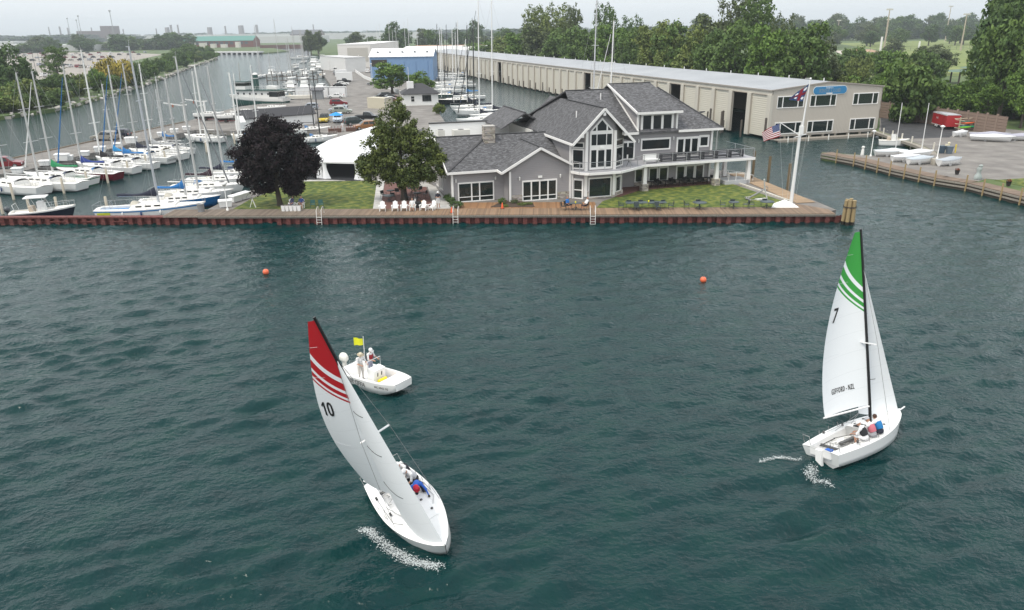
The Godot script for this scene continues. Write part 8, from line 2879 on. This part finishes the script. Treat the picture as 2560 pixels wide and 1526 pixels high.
func pose(kind: String) -> Dictionary:
	var j := STAND.duplicate()
	match kind:
		"phone":
			j.le = Vector3(0.27, 1.14, 0.02); j.re = Vector3(-0.27, 1.14, 0.02); j.lw = Vector3(0.07, 1.17, 0.26); j.rw = Vector3(-0.07, 1.17, 0.26)
		"steer":
			j.chest = Vector3(0, 1.29, 0.04); j.neck = Vector3(0, 1.46, 0.06); j.head = Vector3(0, 1.6, 0.1); j.lw = Vector3(0.2, 1.12, 0.42); j.rw = Vector3(-0.2, 1.12, 0.42); j.le = Vector3(0.28, 1.14, 0.14); j.re = Vector3(-0.28, 1.14, 0.14); j.ls = Vector3(0.19, 1.41, 0.05); j.rs = Vector3(-0.19, 1.41, 0.05)
		"sit", "lean", "legs_out":
			var back := -0.12 if kind == "sit" else -0.3
			for k in j: j[k] = j[k] - Vector3(0, 0.42, 0)
			for k in ["chest", "neck", "head", "ls", "rs"]: j[k].z += back * (j[k].y - 0.5)
			j.lk = Vector3(0.14, 0.5, 0.42); j.rk = Vector3(-0.14, 0.5, 0.42)
			j.la = Vector3(0.15, 0.09, 0.46); j.ra = Vector3(-0.15, 0.09, 0.46); j.lt = Vector3(0.17, 0.035, 0.64); j.rt = Vector3(-0.17, 0.035, 0.64)
			if kind == "legs_out":
				j.la = Vector3(0.16, 0.16, 0.8); j.ra = Vector3(-0.16, 0.16, 0.8); j.lt = Vector3(0.18, 0.28, 0.9); j.rt = Vector3(-0.18, 0.28, 0.9)
			j.le = Vector3(0.29, 0.72, 0.02); j.re = Vector3(-0.29, 0.72, 0.02); j.lw = Vector3(0.2, 0.6, 0.24); j.rw = Vector3(-0.2, 0.6, 0.24)
		"rail":   # sitting on the gunwale, bent forward, one hand out
			for k in j: j[k] = j[k] - Vector3(0, 0.62, 0)
			j.pelvis = Vector3(0, 0.16, 0); j.waist = Vector3(0, 0.32, 0.06); j.chest = Vector3(0, 0.5, 0.14); j.neck = Vector3(0, 0.66, 0.22); j.head = Vector3(0, 0.78, 0.3)
			j.ls = Vector3(0.19, 0.6, 0.17); j.rs = Vector3(-0.19, 0.6, 0.17); j.le = Vector3(0.26, 0.36, 0.3); j.re = Vector3(-0.26, 0.36, 0.3); j.lw = Vector3(0.2, 0.3, 0.52); j.rw = Vector3(-0.16, 0.3, 0.52)
			j.lh = Vector3(0.1, 0.14, 0.02); j.rh = Vector3(-0.1, 0.14, 0.02); j.lk = Vector3(0.14, 0.22, 0.44); j.rk = Vector3(-0.12, 0.22, 0.44); j.la = Vector3(0.14, -0.14, 0.4); j.ra = Vector3(-0.12, -0.14, 0.4); j.lt = Vector3(0.15, -0.2, 0.57); j.rt = Vector3(-0.13, -0.2, 0.57)
		"kneel":   # on the knees, both arms down in front
			for k in j: j[k] = j[k] - Vector3(0, 0.55, 0)
			j.pelvis = Vector3(0, 0.34, -0.1); j.waist = Vector3(0, 0.46, 0.02); j.chest = Vector3(0, 0.56, 0.2); j.neck = Vector3(0, 0.62, 0.36); j.head = Vector3(0, 0.66, 0.5)
			j.ls = Vector3(0.19, 0.6, 0.3); j.rs = Vector3(-0.19, 0.6, 0.3); j.le = Vector3(0.3, 0.34, 0.42); j.re = Vector3(-0.28, 0.34, 0.42); j.lw = Vector3(0.33, 0.1, 0.56); j.rw = Vector3(-0.24, 0.1, 0.5)
			j.lh = Vector3(0.1, 0.3, -0.1); j.rh = Vector3(-0.1, 0.3, -0.1); j.lk = Vector3(0.15, 0.07, 0.18); j.rk = Vector3(-0.15, 0.07, 0.18); j.la = Vector3(0.15, 0.07, -0.24); j.ra = Vector3(-0.15, 0.07, -0.24); j.lt = Vector3(0.15, 0.04, -0.4); j.rt = Vector3(-0.15, 0.04, -0.4)
	return j

# c: shirt, sleeve (long), legs (trousers), shorts, skin, shoe, vest
func body_mesh(j: Dictionary, c: Dictionary, cell: float) -> ArrayMesh:
	var skin: Color = c.skin
	var shirt: Color = c.shirt
	var leg: Color = c.legs
	var shin: Color = leg if c.get("long", false) else skin
	var arm: Color = shirt if c.get("sleeve", false) else skin
	var vest: Color = c.get("vest", shirt)
	var bones := [[j.pelvis, j.waist, 0.135, 0.13, leg], [j.waist, j.chest, 0.13, 0.145, vest], [j.chest, j.neck, 0.13, 0.07, vest], [j.ls, j.rs, 0.075, 0.075, shirt], [j.neck, j.head, 0.055, 0.06, skin], [j.head + (j.head - j.neck).normalized() * 0.03, j.head + Vector3(0, -0.03, 0.03), 0.098, 0.075, skin]]
	for s in ["l", "r"]:
		bones.append([j[s + "s"], j[s + "e"], 0.062, 0.05, shirt])
		bones.append([(j[s + "e"] as Vector3), j[s + "w"], 0.044, 0.032, arm])
		bones.append([j[s + "h"], j[s + "k"], 0.095, 0.066, leg])
		bones.append([(j[s + "k"] as Vector3).lerp(j[s + "a"], 0.12), j[s + "a"], 0.058, 0.04, shin])
		bones.append([j[s + "a"], j[s + "t"], 0.048, 0.036, c.get("shoe", Color(0.1, 0.09, 0.08))])
	var lo := Vector3.INF
	var hi := -Vector3.INF
	for b in bones:
		for k in 2:
			lo = lo.min(b[k] - Vector3.ONE * 0.2)
			hi = hi.max(b[k] + Vector3.ONE * 0.2)
	var n := Vector3i(((hi - lo) / cell).ceil()) + Vector3i.ONE
	var f := PackedFloat32Array()
	f.resize(n.x * n.y * n.z)
	f.fill(9.0)
	var who := PackedByteArray()
	who.resize(f.size())
	var near := PackedFloat32Array()
	near.resize(f.size())
	near.fill(9.0)
	for bi in bones.size():
		var a: Vector3 = bones[bi][0]
		var d: Vector3 = bones[bi][1] - a
		var ra: float = bones[bi][2]
		var rb: float = bones[bi][3]
		var l2 := maxf(d.length_squared(), 0.00001)
		var m := Vector3.ONE * (maxf(ra, rb) + cell * 2.5)
		var i0 := Vector3i(((a.min(a + d) - m - lo) / cell).floor()).clamp(Vector3i.ZERO, n - Vector3i.ONE)
		var i1 := Vector3i(((a.max(a + d) + m - lo) / cell).ceil()).clamp(Vector3i.ZERO, n - Vector3i.ONE)
		for z in range(i0.z, i1.z + 1):
			for y in range(i0.y, i1.y + 1):
				var o := (z * n.y + y) * n.x
				for x in range(i0.x, i1.x + 1):
					var p := lo + Vector3(x, y, z) * cell - a
					var t := clampf(p.dot(d) / l2, 0.0, 1.0)
					var v := (p - d * t).length() - lerpf(ra, rb, t)
					var w := f[o + x]
					if v < near[o + x]:
						near[o + x] = v
						who[o + x] = bi
					var h := maxf(0.035 - absf(v - w), 0.0) / 0.035
					f[o + x] = minf(v, w) - h * h * 0.035 * 0.25
	var ids := {}
	var vs := PackedVector3Array()
	var cs := PackedColorArray()
	var ix := PackedInt32Array()
	var offs := [0, 1, n.x, n.x + 1, n.x * n.y, n.x * n.y + 1, n.x * n.y + n.x, n.x * n.y + n.x + 1]
	var lim := cell * 2.0
	for z in n.z - 1:
		for y in n.y - 1:
			var row := (z * n.y + y) * n.x
			for x in n.x - 1:
				var o := row + x
				if f[o] > lim: continue
				var mask := 0
				for k in 8:
					if f[o + offs[k]] < 0.0: mask |= 1 << k
				if mask == 0 or mask == 255: continue
				var sum := Vector3.ZERO
				var cnt := 0
				for e in [[0, 1], [2, 3], [4, 5], [6, 7], [0, 2], [1, 3], [4, 6], [5, 7], [0, 4], [1, 5], [2, 6], [3, 7]]:
					var va := f[o + offs[e[0]]]
					var vb := f[o + offs[e[1]]]
					if (va < 0.0) != (vb < 0.0):
						var t := va / (va - vb)
						var pa := Vector3(e[0] & 1, (e[0] >> 1) & 1, e[0] >> 2)
						var pb := Vector3(e[1] & 1, (e[1] >> 1) & 1, e[1] >> 2)
						sum += pa.lerp(pb, t)
						cnt += 1
				ids[o] = vs.size()
				vs.append(lo + (Vector3(x, y, z) + sum / cnt) * cell)
				cs.append(bones[who[o]][4])
	for o in ids:
		var step := [1, n.x, n.x * n.y]
		for ax in 3:
			var b: int = step[(ax + 1) % 3]
			var cc: int = step[(ax + 2) % 3]
			if (f[o] < 0.0) == (f[o + step[ax]] < 0.0): continue
			if not (ids.has(o - b) and ids.has(o - cc) and ids.has(o - b - cc)): continue
			var q := [ids[o], ids[o - b], ids[o - b - cc], ids[o - cc]]
			if f[o] < 0.0: q.reverse()
			ix.append_array([q[0], q[1], q[2], q[0], q[2], q[3]])
	var ns := PackedVector3Array()
	ns.resize(vs.size())
	for i in range(0, ix.size(), 3):
		var nn := (vs[ix[i + 2]] - vs[ix[i]]).cross(vs[ix[i + 1]] - vs[ix[i]])
		for k in 3: ns[ix[i + k]] += nn
	for i in ns.size(): ns[i] = ns[i].normalized()
	# hands with fingers, nose and eyes join the same surface
	var m := M.new()
	for s in [["l", 1.0], ["r", -1.0]]:
		var w: Vector3 = j[s[0] + "w"]
		var dir: Vector3 = (w - j[s[0] + "e"]).normalized()
		var side := dir.cross(Vector3.UP)
		if side.length() < 0.1: side = Vector3.RIGHT
		side = side.normalized()
		var hc: Color = c.get("glove", skin)
		m.col(hc)
		var down := side.cross(dir).normalized()
		if down.y > 0: down = -down
		m.tube([w - dir * 0.02, w + dir * 0.05, w + dir * 0.1], [0.03, 0.042, 0.036], 6)
		for k in 4:
			var base := w + dir * 0.09 + side * (k - 1.5) * 0.021
			var ln: float = [0.06, 0.075, 0.07, 0.055][k]
			m.tube([base, base + dir * ln * 0.6 + down * 0.012, base + dir * ln * 0.8 + down * 0.045], [0.0105, 0.0095, 0.008], 4)
		var tb: Vector3 = w + dir * 0.035 + side * 0.036 * s[1]
		m.tube([tb, tb + side * 0.03 * s[1] + dir * 0.035, tb + side * 0.03 * s[1] + dir * 0.07 + down * 0.01], [0.013, 0.011, 0.009], 4)
	m.col(skin)
	var hd: Vector3 = j.head
	m.ball(hd + Vector3(0, -0.005, 0.105), Vector3(0.014, 0.022, 0.018), 6)
	for s in [-1.0, 1.0]: m.ball(hd + Vector3(s * 0.092, 0.0, 0.0), Vector3(0.012, 0.03, 0.02), 6)
	m.col(Color(0.02, 0.015, 0.012))
	for s in [-0.035, 0.035]: m.ball(hd + Vector3(s, 0.022, 0.092), Vector3(0.014, 0.009, 0.008), 5)
	m.col(Color(0.3, 0.12, 0.1))
	m.box(hd + Vector3(0, -0.055, 0.098), Vector3(0.045, 0.008, 0.01))
	var am := ArrayMesh.new()
	var extra := m.mesh().surface_get_arrays(0)
	var base := vs.size()
	vs.append_array(extra[Mesh.ARRAY_VERTEX])
	ns.append_array(extra[Mesh.ARRAY_NORMAL])
	cs.append_array(extra[Mesh.ARRAY_COLOR])
	if extra[Mesh.ARRAY_INDEX] != null and extra[Mesh.ARRAY_INDEX].size() > 0:
		for i in extra[Mesh.ARRAY_INDEX]: ix.append(base + i)
	else:
		for i in extra[Mesh.ARRAY_VERTEX].size(): ix.append(base + i)
	var arr := []
	arr.resize(Mesh.ARRAY_MAX)
	arr[Mesh.ARRAY_VERTEX] = vs
	arr[Mesh.ARRAY_NORMAL] = ns
	arr[Mesh.ARRAY_COLOR] = cs
	arr[Mesh.ARRAY_INDEX] = ix
	am.add_surface_from_arrays(Mesh.PRIMITIVE_TRIANGLES, arr)
	return am

func person(label: String, xf: Transform3D, kind: String, c: Dictionary) -> void:
	var t := thing("person", label, "person", Vector3.ZERO)
	t.transform = xf
	var j := pose(kind)
	if not c.has("skin"): c.skin = Color(0.42, 0.23, 0.155)
	part(t, "body", body_mesh(j, c, 0.026), vcol(0.8))
	var up: Vector3 = (j.head - j.neck).normalized()
	var b := Basis(Quaternion(Vector3.UP, up))
	if kind == "kneel": b = Basis(Vector3.RIGHT, 0.9)
	var g := M.new()
	if c.has("hat"):
		var rings := []
		for q in [[0.118, 0.035], [0.116, 0.09], [0.085, 0.14], [0.03, 0.155], [0.0, 0.157]]:
			var ring := []
			for i in 12: ring.append(j.head + b * Vector3(cos(TAU * i / 12) * q[0], q[1], sin(TAU * i / 12) * q[0]))
			rings.append(ring)
		g.loft(rings, true)
		var brim := []
		for i in 12:
			var a := TAU * i / 12
			var r: float = 0.2 if c.get("brim", false) else 0.12 + 0.1 * maxf(0.0, sin(a))
			brim.append(j.head + b * Vector3(cos(a) * r, 0.032, sin(a) * r))
		g.fan(brim)
		g.fan(brim, true)
		part(t, "hat", g, C(c.hat.r, c.hat.g, c.hat.b, 0.8))
	else:
		g.ball(j.head + b * Vector3(0, 0.035, -0.018), Vector3(0.108, 0.105, 0.108), 12)
		var hc: Color = c.get("hair", Color(0.06, 0.04, 0.03))
		part(t, "hair", g, C(hc.r, hc.g, hc.b, 0.9))
	if c.has("jacket"):
		g = M.new()
		var ch: Vector3 = j.chest
		var wa: Vector3 = j.waist
		var d := (ch - wa).normalized()
		var rings := []
		for q in [[-0.06, 0.155], [0.05, 0.17], [0.2, 0.178], [0.3, 0.15]]:
			var ring := []
			for i in 14:
				var a := TAU * i / 14
				var bb := Basis(Quaternion(Vector3.UP, d))
				ring.append(wa + d * q[0] + bb * Vector3(cos(a) * q[1] * 1.08, 0, sin(a) * q[1]))
			rings.append(ring)
		g.loft(rings, true)
		part(t, "life_vest", g, C(c.jacket.r, c.jacket.g, c.jacket.b, 0.8))

func make_people() -> void:
	var at := func(x: float, y: float, d: float, turn: float) -> Transform3D: return Transform3D(Basis(Vector3.UP, turn), P(x, y, d))
	var white := Color(0.7, 0.7, 0.7)
	var navy := Color(0.015, 0.018, 0.035)
	person("man standing on the concrete path in navy polo and white shorts holding a phone", at.call(-7.85, 0.96, 80.3, 0.1), "phone", {"shirt": navy, "legs": white, "hat": white, "shoe": Color(0.25, 0.12, 0.1)})
	person("man in white shirt sitting in a white adirondack chair", at.call(-10.5, 0.93, 79.0, 0.0), "sit", {"shirt": white, "legs": Color(0.6, 0.6, 0.58), "hair": Color(0.2, 0.12, 0.08)})
	person("person in navy top sitting sideways behind the white tubs", at.call(-23.9, 0.9, 81.0, -0.7), "legs_out", {"shirt": Color(0.04, 0.05, 0.1), "legs": Color(0.05, 0.06, 0.12), "hair": Color(0.05, 0.035, 0.03)})
	person("man in blue patterned shirt sitting behind the white tubs", at.call(-22.85, 0.9, 81.0, 0.0), "sit", {"shirt": Color(0.03, 0.06, 0.2), "legs": Color(0.25, 0.13, 0.09), "hair": Color(0.25, 0.15, 0.1)})
	person("man in bright blue shirt sitting at the terrace table", at.call(6.05, 0.98, 78.6, 0.9), "sit", {"shirt": Color(0.02, 0.15, 0.45), "legs": Color(0.03, 0.03, 0.04), "hair": Color(0.3, 0.15, 0.12)})
	person("man in white shirt leaning back in his chair at the terrace table", at.call(7.95, 0.98, 78.2, -1.3), "lean", {"shirt": white, "legs": navy, "hair": Color(0.35, 0.2, 0.16)})
	var CB := Transform3D(Basis(Vector3.UP, deg_to_rad(16.5)), P(-6.45, 0.9, 82.83))
	person("man in pale green shirt standing inside the big tower window", CB * Transform3D(Basis(Vector3.UP, 0.1), Vector3(17.0, 0.06, 2.75)), "stand", {"shirt": Color(0.5, 0.58, 0.54), "sleeve": true, "legs": Color(0.22, 0.2, 0.08), "long": true})
	person("person in white clothes walking on the quay at the basin's head", at.call(-32.3, 0.9, 148.4, 0.6), "stand", {"shirt": white, "legs": white, "long": true, "hair": Color(0.03, 0.03, 0.03)})
	# crews; the boat's axes: x forward, z starboard
	var red := Transform3D(Basis(Vector3.UP, -1.014) * Basis(Vector3.RIGHT, 0.34), P(-4.01, 0.02, 26.18))
	var fb := 0.72
	person("helmsman in white cap, white shirt and dark harness at the tiller", red * Transform3D(Basis(Vector3.UP, 0.35) , Vector3(-2.0, fb - 0.02, -0.86)), "rail", {"shirt": white, "legs": Color(0.02, 0.02, 0.025), "hat": white, "jacket": Color(0.02, 0.02, 0.03)})
	person("crew in white shirt with dark straps sitting behind the man in blue", red * Transform3D(Basis(Vector3.UP, 0.1), Vector3(-1.25, fb, -0.9)), "rail", {"shirt": white, "legs": Color(0.02, 0.02, 0.025), "hat": white, "jacket": Color(0.5, 0.5, 0.52)})
	person("crew in blue shirt and red cap kneeling forward on the deck", red * Transform3D(Basis(Vector3.UP, 1.2), Vector3(-0.55, fb, -0.72)), "kneel", {"shirt": Color(0.03, 0.12, 0.5), "sleeve": true, "legs": Color(0.012, 0.014, 0.02), "hat": Color(0.55, 0.02, 0.05), "glove": Color(0.02, 0.02, 0.02)})
	var grn := Transform3D(Basis(Vector3.UP, 0.5525) * Basis(Vector3.RIGHT, -0.1875), P(16.79, 0.02, 31.66))
	person("helmsman in white cap and black vest seen from behind", grn * Transform3D(Basis(Vector3.UP, PI + 0.25), Vector3(-1.0, fb, 0.9)), "rail", {"shirt": white, "legs": white, "hat": white, "jacket": Color(0.015, 0.017, 0.02)})
	person("crew in pink vest and grey cap seen from behind", grn * Transform3D(Basis(Vector3.UP, PI), Vector3(-0.42, fb, 0.92)), "rail", {"shirt": white, "legs": Color(0.3, 0.3, 0.32), "hat": Color(0.38, 0.39, 0.42), "jacket": Color(0.5, 0.14, 0.18)})
	person("crew with brown hair in blue vest seen from behind", grn * Transform3D(Basis(Vector3.UP, PI - 0.1), Vector3(0.1, fb, 0.92)), "rail", {"shirt": white, "legs": navy, "hair": Color(0.06, 0.03, 0.02), "jacket": Color(0.01, 0.16, 0.4)})
	var psi := atan2(37.7 - 40.3, -6.3 + 9.8)
	var ln := Transform3D(Basis(Vector3.UP, psi), P(-7.9, 0.0, 39.0))
	person("man in beige sun hat and white shirt steering the launch", ln * Transform3D(Basis(Vector3.UP, PI / 2 - 0.2), Vector3(-0.75, 0.17, 0.35)), "steer", {"shirt": white, "legs": Color(0.55, 0.52, 0.48), "long": true, "hat": Color(0.55, 0.48, 0.36), "brim": true})
	person("man in white cap and red life vest standing in the launch", ln * Transform3D(Basis(Vector3.UP, PI / 2 + 0.1), Vector3(-0.75, 0.17, -0.4)), "steer", {"shirt": white, "legs": Color(0.3, 0.32, 0.4), "hat": white, "jacket": Color(0.3, 0.02, 0.03)})
